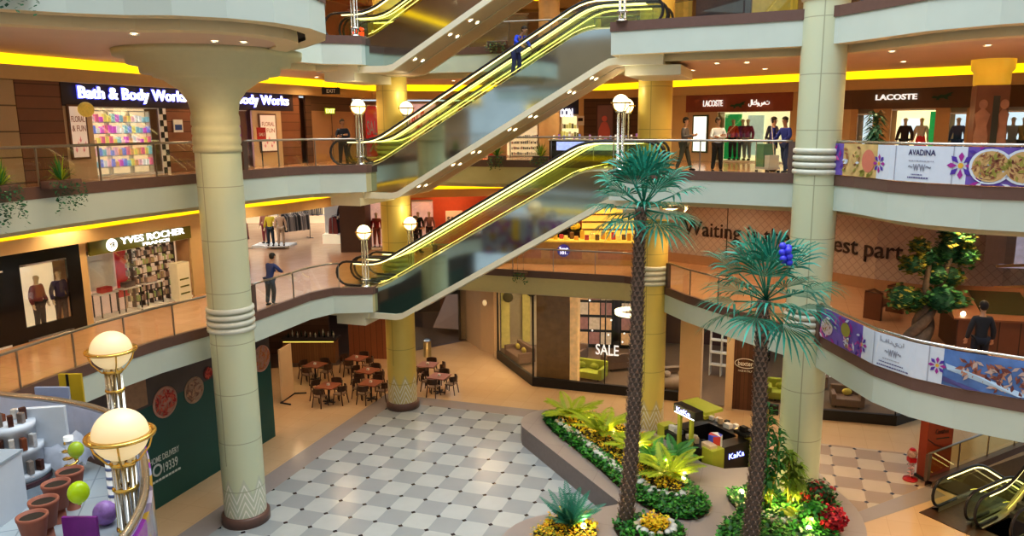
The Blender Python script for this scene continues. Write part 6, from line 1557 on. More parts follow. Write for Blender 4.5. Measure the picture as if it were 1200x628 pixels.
for k, (px, py, sh, tr, lab) in enumerate(((312, 285, (.4, .18, .14), (.25, .05, .06), 'mannequin in a pink top, left of the group on the white podium'), (318, 288, (.6, .5, .05), (.03, .05, .08), 'mannequin in a yellow top and jeans, middle of the podium group'), (330, 288, (.55, .4, .3), (.5, .4, .32), 'mannequin in a beige outfit, right of the podium group'))):
    x, y = at(px, py, F1 + .15); person('mannequin', lab, (x, y, F1 + .15), .3 * (k - 1), 'stand', sh, tr, (0, 0, 0), skin=MANN, cat='mannequin', mannequin=True)
x, y = at(321, 289, F1); t = thing('podium', 'low white podium under three mannequins in the clothes store', 'podium', (x, y, F1)); box_ob('slab', white, -.95, .95, -.5, .7, 0, .12, t)
t = thing('display_wall', 'white display unit with a mannequin left of the dark pillar', 'display', (-10.3, 39.6, F1)); box_ob('back_board', white, -.9, .7, .3, .4, 0, 2.8, t); box_ob('plinth', M('plinth_lit', (.8, .7, .5), .5, emit=.4), -.9, .7, -.3, .3, 0, .5, t)
person('mannequin', 'mannequin in a black dress on the display unit left of the dark pillar', (-10.1, 39.4, F1 + .53), 0, 'stand', (.03, .02, .03), None, (0, 0, 0), skin=MANN, cat='mannequin', mannequin=True, skirt=(.03, .02, .03))
for k in range(3):
    x = -19 + 3.2 * k; t = thing('wall_shelving', ('far left', 'middle', 'right hand')[k] + ' tall lit wall shelving at the back of the clothes store', 'shelf', (x, 47.8, F1)); box_ob('back_board', warm_glow, 0, 2.6, .3, .35, 0, 2.6, t)
    for z in (.5, 1.0, 1.5, 2.0): box_ob('shelf_board', white, 0, 2.6, 0, .3, z, z + .04, t)
o = box_ob('pillar', M('pillar_dark', (.10, .06, .045), .5, var=.1), -.62, .62, -.6, .6, 0, F2 - .9 - F1); o.location = (-8.95, 37.2, F1); tag(o, 'broad dark brown pillar between the clothes store and the red shop', 'pillar')
Bs = Seg((-9.4, 38.0), (0, 39.5))
salm = MATS['wall_salmon']
front(Bs, F1, 436, 575, 260, salm, 'wall_panel', 0, 2.6, off=.08)
for k, (pa, pb, ln) in enumerate(((434, 451, 'narrow white lit window at the left of the red shop'), (483, 508, 'lit window with mannequins in the middle of the red shop'))):
    t, a, b = display(Bs, F1, pa, pb, 260, M('glow_rosy', (.8, .45, .35), .5, emit=.5, var=.5, scale=3), ln, z1=2.3)
mann(Bs, F1, 441, 260, .4, (.4, .03, .04), (.3, .03, .03), 'mannequin in red left in the red shop window')
mann(Bs, F1, 490, 260, .4, (.02, .02, .03), (.02, .02, .02), 'mannequin in black at the left of the middle red shop window')
mann(Bs, F1, 503, 260, .4, (.35, .2, .2), (.05, .02, .02), 'mannequin in rose at the right of the middle red shop window')
a, b, z0, z1 = rect(Bs, 522, 247, 542, 262, .8); t = Bs.thing('sale_poster', 'white SALE poster on the red shop wall', 'poster', a, .8, z0); box_ob('sheet', white, 0, b - a, 0, .02, 0, z1 - z0, t); quad_text(t, 'SALE', .08, .1, b - a - .16, (z1 - z0) * .4, letter_dk, -.01, .02)
m = MB(); m.lathe([(.05, 0), (.14, -.12)], 14); x, y = Bs.pt(*[Bs.hit(531, 240, .9)[0]], .9); tag(m.build('spot_lamp', M('spot_or', (1, .5, .2), .5, emit=4, ecol=(1, .5, .2)), loc=(x, y, F1 + 2.75)), 'small orange spot lamp above the SALE poster', 'lamp')
light('POINT', 'sale_glow', (x, y - .3, F1 + 2.4), 25, (1, .4, .15), .05)
a, _ = Bs.hit(350, 235, .9); t = Bs.thing('shop_sign', 'white shop lettering under the bulkhead above the clothes store', 'sign', 0, 0, 0); p = ad(351, 235, 33.4); t.location = (p[0], 33.4, p[1]); t.rotation_euler.z = 1.0; quad_text(t, 'DEBENHAMS', 0, 0, 1.3, .17, glow_w, 0, .01)
bpy.data.objects.remove(t.children[0])
for k in range(5): box_ob('letter_stroke', glow_w, .26 * k, .26 * k + .17, 0, .03, 0, .14, t)
# pink flowers, purple gifts and lit bar behind the lower escalator
t = thing('juice_bar', 'long lit golden bar counter with round sign behind the back railing', 'bar', (-1.9, 33.6, F1), TH * .45)
bw = M('bar_gold', (.55, .38, .18), .35, .2, var=.2); box_ob('counter_body', bw, 0, 6.3, 0, .8, 0, 1.0, t); box_ob('counter_top', M('bar_top', (.75, .55, .12), .4, emit=.3, ecol=(1, .7, .1)), -.05, 6.35, -.08, .85, 1.0, 1.06, t)
for k in range(3): box_ob('recessed_panel', M('panel_rose', (.45, .25, .15), .4, var=.3), .3 + 2.1 * k, 2.0 + 2.1 * k - (.3 if k == 1 else 0), -.015, 0, .25, .7, t)
m = MB(); m.lathe([(0, 0), (.28, 0), (.28, .04), (0, .04)], 26); m.v = [(3.0 + x_, -.02 - z_, .62 + y_) for x_, y_, z_ in m.v]; m.build('round_sign', M('sign_violet', (.06, .05, .3), .4, emit=.3), t); quad_text(t, 'Sweet', 2.82, .64, .38, .14, glow_w, -.07); quad_text(t, '101.', 2.86, .46, .3, .13, glow_w, -.07)
for k in range(26):
    c = [(.7, .45, .05), (.4, .05, .06), (.8, .7, .2), (.15, .08, .03), (.6, .3, .05)][k % 5]; m = MB(); h_ = R.uniform(.12, .4); m.box(-.09, .09, -.1, .1, 0, h_, bev=.02)
    x = .3 + k * .23; y = .3 + .3 * (k % 2); a = TH * .45; tag(m.build('bar_item', M('baritem_%d' % (k % 5), c, .4, emit=.15), loc=(-1.9 + x * cos(a) - y * sin(a), 33.6 + x * sin(a) + y * cos(a), F1 + 1.06)), 'small pack or dish standing on the long lit bar', 'pack', 'packs on the long bar')
for k, (x, y, c, s, lab) in enumerate(((.9, 36.2, (.75, .12, .3), .55, 'large pink balloon flower cluster behind the lower escalator'), (1.6, 36.6, (.7, .2, .35), .4, 'smaller pink balloon cluster right of the large one'), (-2.2, 35.6, (.3, .03, .55), .45, 'purple gift heap behind the lower escalator'), (1.7, 35.9, (.9, .6, .05), .28, 'yellow balloon ball below the pink cluster'))):
    m = MB()
    for q in range(9): v = Vector((R.gauss(0, 1), R.gauss(0, 1), R.gauss(0, 1))).normalized() * s * .55; m.sphere(tuple(v), s * .42, 10, 8)
    tag(m.build('balloon_cluster', M('bal_%d' % k, c, .35, emit=.12, var=.15), loc=(x, y, F1 + (1.9, 1.7, 1.1, 1.35)[k])), lab, 'balloons')
    t = thing('display_pedestal', 'dark pedestal under the ' + lab.split(' behind')[0].split(' right')[0].split(' below')[0], 'pedestal', (x, y, F1)); box_ob('block', kb, -.4, .4, -.4, .4, 0, (1.4, 1.25, .75, 1.12)[k], t)
t = thing('menu_board', 'white board with black strokes behind the pink balloons', 'board', (2.6, 37.6, F1 + 1.5)); box_ob('board', M('menu_grey', (.55, .57, .56), .5, emit=.2), -.9, .9, 0, .05, 0, 1.2, t)
for k in range(5): box_ob('black_stroke', black, -.7 + .3 * k, -.6 + .3 * k, -.01, 0, .15, 1.05, t)
t = thing('gold_display', 'bright golden shelf display of the bar shop above the counter', 'display', (2.0, 35.4, F1)); box_ob('back_board', M('gold_glow', (.8, .5, .08), .5, emit=.7, ecol=(1, .65, .1), var=.5, scale=4), 0, 3.2, .3, .35, 0, 2.2, t)
for z in (1.2, 1.55, 1.9): box_ob('shelf_board', M('shelf_br', (.25, .1, .03), .5), 0, 3.2, 0, .3, z, z + .05, t)
t = thing('red_wall_panel', 'deep red panel left of the golden display behind the bar', 'panel', (.3, 37.3, F1)); box_ob('panel', M('deep_red', (.3, .01, .03), .5, emit=.1), 0, 1.5, 0, .08, 0, 2.0, t)
# ------------------------------------------------------------------ top gallery glimpses
pal_t = [M('top_%d' % k, c, .6, emit=.25, var=.4, scale=3) for k, c in enumerate(((.6, .4, .1), (.1, .1, .12), (.5, .45, .4), (.45, .05, .04), (.3, .2, .1), (.7, .55, .1)))]
for k, (sg, pa, pb, c) in enumerate(((Ba, 390, 430, 1), (Ba, 430, 470, 0), (Ba, 500, 540, 3), (Ba, 545, 620, 4), (Ba, 650, 700, 2), (Bb, 640, 700, 5), (Bc, 775, 800, 0), (Ra, 806, 870, 1), (Ra, 872, 925, 5), (Rb, 928, 990, 4), (Rc, 1000, 1100, 1))):
    if pb < 640 or sg is not Ba:
        display(sg, F3, pa, pb, 20, pal_t[c], '%s lit shop window on the top gallery, %s' % (('amber', 'dark', 'grey', 'red', 'brown', 'golden')[c], ('left of the tall pale column top', 'behind the topmost escalator foot', '', 'behind the upper escalator middle', '', '', 'near the escalator head', 'just right of the yellow column', 'above the man in the white shirt', 'behind the right pale column', 'above the long brown fascia')[k]), z1=2.5)
t = thing('shop_sign', 'small red glowing sign letters on the top gallery, upper left', 'sign', (-8.6, 36.8, F3 + .95)); quad_text(t, 'fi', 0, 0, .55, .7, M('sign_red_glow', (1, .05, .03), .5, emit=3), 0, .02)
# ------------------------------------------------------------------ printed banners on the right-hand railings
class Ribbon:
    def __init__(s, path, F, a, b):
        s.al = Along(path); s.F = F; s.a = s.al.near(a); s.b = s.al.near(b) if b else s.al.len - .5; s.z0 = F + .22; s.h = .84
        s.t = None
    def s_at(s, px, py):
        r = ray(px, py); best = None; n = 900
        for i in range(n):
            d = s.a + (s.b - s.a) * i / n; x, y, _ = s.al.at(d, .03); e = abs(x / y - r.x / r.y)
            if best is None or e < best[0]: best = (e, d)
        return best[1]
    def P(s, d, h, off=.02):
        x, y, _ = s.al.at(d, .0 + off); return (x - s.ox, y - s.oy, s.z0 + h * s.h - s.F)
    def start(s, name, label):
        x, y, _ = s.al.at(s.a); s.ox, s.oy = x, y; s.t = thing(name, label, 'banner', (x, y, s.F)); return s.t
    def strip(s, d0, d1, mat, name, h0=0, h1=1, off=.02):
        m = MB(); n = max(2, int((d1 - d0) / .15)); vs = []
        for i in range(n + 1): d = d0 + (d1 - d0) * i / n; vs += [s.P(d, h0, off), s.P(d, h1, off)]
        m.add(vs, [(2 * i, 2 * i + 2, 2 * i + 3, 2 * i + 1) for i in range(n)]); return m.build(name, mat, s.t)
    def shapes(s, polys, mats, name, off=.03):
        m = MB()
        for pts, mi in polys: m.add([s.P(d, min(1, max(0, h)), off + .0004 * mi) for d, h in pts], [tuple(range(len(pts)))]); m.m[-1] = mi
        return m.build(name, mats, s.t)
    def text(s, txt, d0, d1, h0, h1, mat, off=.03, emb=0):
        tm = text_fit(txt, d1 - d0, 1, .001, emb); tm.v = [s.P(d0 + x, h0 + (h1 - h0) * z, off) for x, y, z in tm.v]; tm.build('lettering', mat, s.t)
    def dashes(s, d0, d1, h0, h1, mat):
        ps = []; d = d0
        while d < d1: l = R.uniform(.02, .07); ps.append(([(d, h0), (min(d + l, d1), h0), (min(d + l, d1), h1), (d, h1)], 0)); d += l + .015
        s.shapes(ps, [mat], 'fine_print', .03)
    def star(s, d, h, r):
        ps = []
        for k in range(8):
            a = k * pi / 4; c, q = cos(a), sin(a)
            ps.append(([(d + c * r * .25, h + q * r * .25 / s.h), (d + c * r * .7 - q * r * .2, h + (q * r * .7 + c * r * .2) / s.h), (d + c * r, h + q * r / s.h), (d + c * r * .7 + q * r * .2, h + (q * r * .7 - c * r * .2) / s.h)], k % 2))
        ps.append(([(d + .22 * r * cos(k), h + .22 * r * sin(k) / s.h) for k in range(6)], 2))
        s.shapes(ps, [M('print_magenta', (.35, .03, .3), .5), M('print_violet', (.09, .04, .35), .5), M('print_gold', (.7, .4, .05), .5)], 'printed_flower', .035)
    def ellipse(s, d, h, rx, rh, mat, name, off=.032):
        s.shapes([([(d + rx * cos(k * pi / 12), h + rh * sin(k * pi / 12)) for k in range(24)], 0)], [mat], name, off)
    def bits(s, d0, d1, h0, h1, n, mats, size, name, off=.036, ell=None):
        ps = []
        for k in range(n):
            if ell: a = R.random() * 6.28; q = math.sqrt(R.random()); d = ell[0] + ell[2] * q * cos(a); h = ell[1] + ell[3] * q * sin(a)
            else: d, h = R.uniform(d0, d1), R.uniform(h0, h1)
            an = R.random() * 3; l = size * R.uniform(.6, 1.4); w_ = l * .4
            ps.append(([(d + l * cos(an), h + l * sin(an) / s.h), (d - w_ * sin(an), h + w_ * cos(an) / s.h), (d - l * cos(an), h - l * sin(an) / s.h), (d + w_ * sin(an), h - w_ * cos(an) / s.h)], k % len(mats)))
        s.shapes(ps, mats, name, off)
bw_ = M('banner_white', (.62, .68, .80), .45, var=.05); pv = M('banner_violet', (.16, .10, .42), .45, var=.5, scale=3); pb_ = M('banner_blue', (.10, .20, .48), .45, var=.6, scale=2.5)
ink = M('banner_ink', (.08, .07, .22), .5); inkg = M('banner_ink_grey', (.35, .36, .45), .5)
magp = [M('print_pink', (.6, .12, .4), .5), M('print_violet', (.09, .04, .35)), M('print_magenta', (.35, .03, .3))]
foodm = [M('f1', (.35, .16, .07), .5), M('f2', (.55, .36, .16), .5), M('f3', (.2, .07, .04), .5), M('f4', (.3, .28, .06), .5)]
meat = [M('m1', (.32, .12, .09), .5), M('m2', (.45, .22, .15), .5), M('m3', (.16, .05, .05), .5), M('m4', (.5, .38, .36), .5)]
# middle gallery banner
rb = Ribbon(P1, F1, (7.85, 20.8), (19, 14.02)); rb.start('banner_railing', 'curved railing covered with a printed food banner, middle gallery right')
sA, sB, sC = rb.s_at(1009, 410), rb.s_at(1105, 430), rb.b
rb.strip(rb.a + .05, sA, pv, 'violet_print'); rb.strip(sA, sB, bw_, 'white_print'); rb.strip(sB, sC, pb_, 'blue_print')
w_ = sA - rb.a
rb.bits(rb.a + .1, sA, .05, .95, 40, magp + [bw_], .12, 'printed_petals'); rb.ellipse(rb.a + w_ * .22, .42, w_ * .14, .26, M('print_cream', (.6, .5, .55), .5), 'printed_dish', .04); rb.bits(0, 0, 0, 0, 26, foodm, .05, 'printed_food', .045, ell=(rb.a + w_ * .22, .42, w_ * .11, .2))
rb.ellipse(rb.a + w_ * .65, .62, w_ * .1, .22, foodm[3], 'printed_herbs', .04); rb.bits(rb.a + w_ * .62, rb.a + w_ * .9, .1, .4, 20, [bw_, magp[0], foodm[1]], .06, 'printed_blossom', .042)
rb.star(sA, .42, .24); rb.star(sB - .12, .5, .2)
for f in (.22, .86): d = sA + (sB - sA) * f; rb.strip(d, d + .02, inkg, 'panel_joint', off=.03)
c = (sA + sB) / 2 - .05
rb.text('أفادينا', c - .42, c + .28, .7, .92, inkg, emb=.01); rb.text('~ww~', c - .25, c + .22, .38, .6, inkg); rb.dashes(c - .3, c + .2, .28, .31, inkg); rb.dashes(c - .4, c + .3, .17, .2, ink); rb.dashes(c - .45, c + .45, .06, .1, ink)
rb.bits(sB + .35, sC, .3, .78, 420, meat, .09, 'printed_skewers', .04); rb.bits(sB + .9, sC, .08, .34, 260, meat[1:], .07, 'printed_skewers', .041)
rb.shapes([([(sB + .05, .62), (sB + .5, .5), (sB + 1.8, .08), (sB + 1.5, .04), (sB + .1, .45)], 0), ([(sB + .02, .25), (sB + .8, .02), (sB + .5, .0), (sB + .02, .12)], 1)], [M('tray_pale', (.45, .6, .8), .5), ink], 'printed_tray', .05)
m = MB(); vs = [rb.P(rb.a + (rb.b - rb.a) * i / 60, 1.06, -.02) for i in range(61)]; m.tube(vs, .035, 8); m.build('handrail', steel, rb.t)
x, y, a = rb.al.at(rb.a, 0); m = MB(); m.box(-.1, .1, -.07, .07, -.0, 1.08, a, (0, 0, 0)); m.build('end_post', post_m, rb.t)
# upper gallery banner
rb = Ribbon(P2, F2, (7.95, 21.2), (19, 15.1)); rb.start('banner_railing', 'curved railing covered with a printed banner, upper gallery right')
q = lambda px: rb.s_at(px, 195)
s1, s2, s3, s4 = q(987), q(1007), q(1027), q(1133)
rb.strip(rb.a + .05, s1, pv, 'violet_print'); rb.strip(s1, s3, M('banner_sand', (.6, .42, .18), .5, var=.4, scale=4), 'sand_print'); rb.strip(s3, s4, bw_, 'white_print'); rb.strip(s4, rb.b, pv, 'violet_print')
rb.bits(rb.a + .05, s1, .1, .9, 8, magp, .1, 'printed_petals'); rb.bits(s1, s2, .05, .9, 26, foodm + [bw_], .08, 'printed_pastries'); rb.ellipse((s2 + s3) / 2, .5, (s3 - s2) * .38, .34, M('print_salmon', (.6, .2, .14), .5), 'printed_ham'); rb.bits(s2, s3, .05, .2, 10, [foodm[3]], .1, 'printed_herbs')
rb.star(s3 + .1, .45, .24); rb.star(s4 - .12, .5, .3)
for px in (1048, 1116): rb.strip(q(px), q(px) + .02, inkg, 'panel_joint', off=.03)
c = q(1077)
rb.text('AVADINA', c - .32, c + .38, .74, .9, ink, emb=.02); rb.dashes(c - .3, c + .35, .57, .6, inkg); rb.text('~ww~', c - .3, c + .3, .3, .5, inkg); rb.dashes(c - .2, c + .1, .19, .22, ink); rb.dashes(c - .3, c + .25, .1, .14, ink)
rb.bits(s4, rb.b, .0, 1, 260, magp + [bw_, magp[1]], .11, 'printed_petals')
for px in (1161, 1201):
    d = q(px); rx = .42
    rb.ellipse(d, .5, rx, .46, bw_, 'printed_bowl_rim', .045); rb.ellipse(d, .5, rx * .85, .4, foodm[1], 'printed_bowl', .05); rb.bits(0, 0, 0, 0, 90, foodm, .07, 'printed_food', .055, ell=(d, .5, rx * .75, .34))
m = MB(); m.tube([rb.P(rb.a + (rb.b - rb.a) * i / 60, 1.06, -.02) for i in range(61)], .035, 8); m.build('handrail', steel, rb.t)
x, y, a = rb.al.at(rb.a, 0); m = MB(); m.box(-.1, .1, -.07, .07, 0, 1.08, a, (0, 0, 0)); m.build('end_post', post_m, rb.t)
# ------------------------------------------------------------------ things on the right of the middle gallery
slat = boards_mat('bench_slats', (.12, .045, .025), (.18, .07, .035), .08, 'X')
x, y = at(1022, 374, F1); x2, y2 = at(1048, 366, F1)
t = thing('bench', 'dark red wooden bench with high slatted ends below the hoarding', 'bench', (x, y, F1), atan2(y2 - y, x2 - x)); L_ = hypot(x2 - x, y2 - y)
L_ = max(L_, 1.2)
for xx in (0, L_): m = MB(); m.box(xx - .05, xx + .05, -.28, .28, 0, .85); m.build('slatted_end', slat, t)
box_ob('seat', slat, .05, L_ - .05, -.22, .22, .4, .46, t)
for xx in (0, L_): m = MB(); m.tube([(xx, -.28, .85), (xx, 0, .95), (xx, .28, .85)], .04, 6); m.build('armrest', slat, t)
# twisted tree with leaf clouds
x, y = at(1072, 404, F1); t = thing('potted_tree', 'tree with twisted grey trunk and rounded leaf clouds at the banner railing', 'tree', (x, y, F1)); r = random.Random(5)
tb = M('tree_bark', (.13, .10, .08), .9, var=.5, scale=10, bump=.6)
for k in range(3):
    m = MB(); m.tube([(.25 * cos(2.1 * k + i * .45) * (1 - i / 14) + i * .035, .2 * sin(2.1 * k + i * .45) * (1 - i / 14), i * .13) for i in range(10)], .1, 8, rs=[.2 - .011 * i for i in range(10)]); m.build('twisted_trunk', tb, t)
b1 = [(.3, 0, 1.1), (.15, 0, 1.6), (.2, 0, 2.3), (.12, 0, 2.9)]; b2 = [(.35, 0, 1.1), (.6, .05, 1.7), (.75, 0, 2.4), (.8, 0, 3.0)]
for b_ in (b1, b2): m = MB(); m.tube(b_, .07, 8, rs=[.12, .09, .07, .04]); m.build('branch', tb, t)
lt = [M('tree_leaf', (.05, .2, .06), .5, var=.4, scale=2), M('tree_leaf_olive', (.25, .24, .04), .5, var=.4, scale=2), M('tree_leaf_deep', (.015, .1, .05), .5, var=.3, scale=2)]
for k, (cx_, cz_, rr) in enumerate(((-.45, 1.35, .4), (0, 1.2, .38), (.5, 1.35, .42), (1.0, 1.2, .35), (-.3, 2.3, .32), (.15, 2.45, .3), (.5, 1.95, .38), (.9, 1.9, .34), (.75, 2.6, .36), (1.2, 2.5, .34), (.8, 2.95, .34), (.75, 3.2, .26), (1.05, 3.0, .3), (-.2, 2.8, .22))):
    m = MB(); c0 = Vector((cx_, r.uniform(-.2, .2), cz_))
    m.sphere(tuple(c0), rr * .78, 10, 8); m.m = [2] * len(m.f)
    for q_ in range(260):
        v = Vector((r.gauss(0, 1), r.gauss(0, 1), r.gauss(0, .8))).normalized() * rr * r.uniform(.55, 1.05) + c0; a = r.random() * 6.3; s = .12
        tt = Vector((cos(a), sin(a), r.uniform(-.6, .6))) * s; u_ = Vector((-sin(a), cos(a), r.uniform(-.5, .5))) * s * .6
        m.add([v, v + tt * .5 + u_, v + tt, v + tt * .5 - u_], [(0, 1, 2, 3)]); m.m[-1] = (k + (q_ % 3 == 0)) % 3
    m.build('leaf_cloud', lt, t)
# brown sales booth with sloping lid
x, y = at(1160, 418, F1); t = thing('wooden_booth', 'dark brown sales booth with sloping top and yellow panel, right edge', 'booth', (x - .75, y + .35, F1), radians(-14))
wdk = boards_mat('booth_wood', (.09, .035, .02), (.14, .055, .03), .5, 'X')
box_ob('body', wdk, 0, 4.2, 0, 1.7, 0, .95, t)
m = MB(); m.add([(-.1, -.1, .98), (4.3, -.1, .98), (4.3, 1.8, 1.5), (-.1, 1.8, 1.5), (-.1, -.1, .93), (4.3, -.1, .93), (4.3, 1.8, .93), (-.1, 1.8, .93)], [(0, 1, 2, 3), (4, 7, 6, 5), (0, 4, 5, 1), (1, 5, 6, 2), (2, 6, 7, 3), (3, 7, 4, 0)]); m.build('sloping_top', M('booth_top', (.17, .08, .045), .3, var=.2), t)
m = MB(); m.add([(.6, .2, 1.075), (1.9, .2, 1.075), (1.9, 1.5, 1.43), (.6, 1.5, 1.43)], [(0, 1, 2, 3)]); m.build('dark_glass', M('booth_glass', (.03, .03, .015), .1), t)
m = MB(); m.add([(2.1, .2, 1.08), (3.5, .2, 1.08), (3.5, 1.4, 1.41), (2.1, 1.4, 1.41)], [(0, 1, 2, 3)]); m.build('yellow_panel', M('booth_yellow', (.55, .36, .02), .4, emit=.2), t)
m = MB(); m.sphere((.15, .1, 1.06), .06); m.build('lamp_bulb', dl_em, t)
x, y = at(1150, 348, F1); t = thing('flower_arrangement', 'tall yellow flower arrangement behind the brown booth', 'flowers', (x + .2, y, F1)); m = MB(); m.cyl(0, 0, 0, .8, .12, .2); m.build('vase', brown, t)
m = MB()
for k in range(26): v = Vector((R.gauss(0, .28), R.gauss(0, .2), 1.3 + R.gauss(0, .3))); m.sphere(tuple(v), .09, 8, 6)
m.build('yellow_blooms', yel[0], t)
t = thing('timber_pergola', 'timber frame with horizontal poles behind the brown booth, right edge', 'pergola', (14.2, 22.4, F1)); 
for xx in (.6, 2.8): box_ob('upright', wdk, xx, xx + .14, 0, .14, 0, 1.9, t)
for z in (1.2, 1.85): m = MB(); m.tube([(-.6, .07, z), (3.6, .07, z + .12)], .045, 6); m.build('pole', M('pole_tan', (.4, .25, .12), .5), t)
Wd = Seg((14.2, 26.3), (18.5, 25.0))
t = Wd.thing('draped_banner', 'pale draped banner with dark letter t right of the tan column', 'banner', *[Wd.hit(1151, 300)[0]], .3, F1 + 1.35); box_ob('sheet', M('drape', (.5, .42, .42), .7, var=.12), 0, .9, 0, .02, 0, 1.7, t); quad_text(t, 't', .12, 1.15, .16, .35, letter_dk, -.01)
t, a, b = display(Wd, F1, 1178, 1230, 300, M('glow_lilac', (.5, .45, .55), .5, emit=.4, var=.6, scale=5), 'lilac lit shop window at the right edge of the middle gallery', z1=2.9, backz0=1.2)
# ------------------------------------------------------------------ hanging and potted plants
vine_m = [M('vine_leaf', (.03, .17, .07), .5, var=.4, scale=3), M('vine_leaf_dark', (.01, .07, .03), .5, var=.3, scale=3), M('vine_leaf_olive', (.17, .2, .04), .5, var=.3, scale=3)]
def vines(x, y, z, rz, w, L_, label, grass=True, seed=1, n=16, mats=vine_m, olive=False, hang=0):
    t = thing('hanging_planter', label, 'plant', (x, y, z), rz); r = random.Random(seed)
    m = MB(); m.box(-w / 2, w / 2, -.12, .12, -.06, .12, bev=.02); m.build('box', brown, t)
    m = MB(); 
    for k in range(n):
        x0 = -w / 2 + w * (k + .5) / n; ll = L_ * r.uniform(.55, 1.1); sw = r.uniform(-.15, .15)
        for j in range(int(ll / .05)):
            f = j * .05 / ll; p = Vector((x0 + sw * f + r.uniform(-.04, .04), -.13 - .1 * sin(f * 3) + r.uniform(-.04, .04), .1 - ll * f)); a = r.random() * 6.3; s = .075
            tt = Vector((cos(a), r.uniform(-.6, .2), -r.uniform(.1, 1))) * s; u_ = Vector((-sin(a), .4, .2)) * s * .5
            m.add([p, p + tt * .5 + u_, p + tt, p + tt * .5 - u_], [(0, 1, 2, 3)]); m.m[-1] = 2 if (olive and j % 2) else r.randrange(2)
    m.build('trailing_vines', mats, t)
    if grass:
        m = MB()
        for k in range(60):
            a = r.random() * 6.3; el = r.uniform(.3, 1.4); l = r.uniform(.4, .75); d = Vector((cos(a) * cos(el), sin(a) * cos(el) * .6, sin(el))); p = Vector((0, 0, .1)); sd = Vector((-sin(a), cos(a), 0)) * .016
            mid = p + d * l * .6; m.add([p - sd, mid - sd, p + d * l + Vector((0, 0, -.3 * l * cos(el))), mid + sd, p + sd], [(0, 1, 2, 3, 4)]); m.m[-1] = k % 2
        m.build('grass_tuft', [fern_g, fern_y], t)
    if hang:
        for s in (-.12, .12): m = MB(); m.tube([(s, 0, .1), (s, 0, hang)], .012, 5); m.build('hanger_rod', steel, t)
    return t
def onedge(path, px, py, F, dz, **k):
    al = Along(path); r = ray(px, py); best = None
    for i in range(int(al.len / .03)):
        x, y, a = al.at(i * .03, .16); e = abs(x / y - r.x / r.y) + (0 if y > 12 and abs(al.p[0][0]) else 9)
        x_, z_ = ad(px, py, y); e += abs(z_ - (F + dz)) * .05
        if best is None or e < best[0]: best = (e, x, y, a)
    return best[1:]
for (path, px, py, F, dz, w, L_, lab, gr, sd, ol) in ((P2, 73, 222, F2, .2, .95, .75, 'trailing planter with a grass tuft hung on the upper gallery rail, far left', True, 1, False), (P2, 2, 226, F2, .2, .8, .95, 'trailing planter cut by the left edge of the upper gallery', True, 2, False),
      (P2, 583, 192, F2, .25, .7, .55, 'olive trailing planter on the back edge of the upper gallery, left of two', True, 3, True), (P2, 634, 190, F2, .25, .65, .5, 'olive trailing planter on the back edge of the upper gallery, right of two', True, 4, True),
      (P3, 583, 60, F3, .25, .8, .5, 'trailing planter on the back edge of the top gallery', False, 5, True), (P1, 610, 322, F1, .05, .6, .45, 'olive trailing planter hanging on the back edge of the middle gallery', False, 6, True), (P3, 8, 10, F3, -.5, .8, .5, 'trailing plant in the upper left corner', False, 7, False)):
    x, y, a = onedge(path, px, py, F, dz); vines(x, y, F + dz, a, w, L_, lab, gr, sd, 14, olive=ol, hang=.9 if F == F1 else 0)
x, y = 8.9, 20.6
t = cane(x, y, F2, 1.75, 90, 'bushy dark leafed potted plant right of the pale column on the upper gallery', 12, MATS['leaf_green_dark'] if False else M('bush_leaf', (.05, .13, .05), .5, var=.5, scale=3), L_=.38)
m = MB(); m.cyl(0, 0, 0, .4, .2, .26); m.build('pot', brown, t)
# ------------------------------------------------------------------ round sales balcony in the left foreground
path = P1[:9]; near = smooth_path(path, 2)
t = thing('curved_parapet', 'curved white parapet with metal rim and coloured outer panels, left foreground', 'parapet', (0, 0, F1 - .9)); 
m = MB(); m.sweep(near, [(.02, .85), (.02, 1.9), (.12, 1.9), (.12, .85)]); m.build('white_wall', M('parapet_white', (.5, .55, .72), .4, var=.1), t)
m = MB(); m.sweep(near, [(-.04, 0), (-.04, 1.85), (.02, 1.85)]); 
mm2, nt, b, n, mth, mix = node_mat('mosaic_panel'); vo = n('ShaderNodeTexVoronoi'); vo.inputs['Scale'].default_value = 3.2; tc = n('ShaderNodeTexCoord'); nt.links.new(tc.outputs['Object'], vo.inputs['Vector'])
rp = n('ShaderNodeValToRGB'); rp.color_ramp.interpolation = 'CONSTANT'; els = rp.color_ramp.elements; els[0].color = (.3, .05, .35, 1); els[1].position = .25; els[1].color = (.5, .45, .55, 1)
for p_, c_ in ((.45, (.45, .28, .04, 1)), (.6, (.35, .4, .55, 1)), (.8, (.25, .2, .28, 1))): e = els.new(p_); e.color = c_
sx_ = n('ShaderNodeSeparateXYZ'); nt.links.new(vo.outputs['Color'], sx_.inputs[0]); nt.links.new(sx_.outputs[0], rp.inputs[0]); nt.links.new(rp.outputs[0], b.inputs['Base Color']); b.inputs['Roughness'].default_value = .15; b.inputs['Metallic'].default_value = .3
m.build('mosaic_panels', mm2, t)
m = MB(); m.tube([(x, y, 1.94) for x, y in offset(near, .05)], .06, 8); m.build('metal_rim', M('rim_metal', (.5, .46, .42), .25, .9), t)
tilef = floor_mat('balcony_tiles', (.46, .52, .55), (.36, .42, .46), .75, .2, ang=20)
fl = offset([p for p in P1[1:9]], .15); m = MB(); m.poly(fl + [(-13, 13.0), (-13, 8.0)], F1 + .012); struct(m.build('floor', tilef))
def lp(px, py, z=F1): return at(px, py, z)
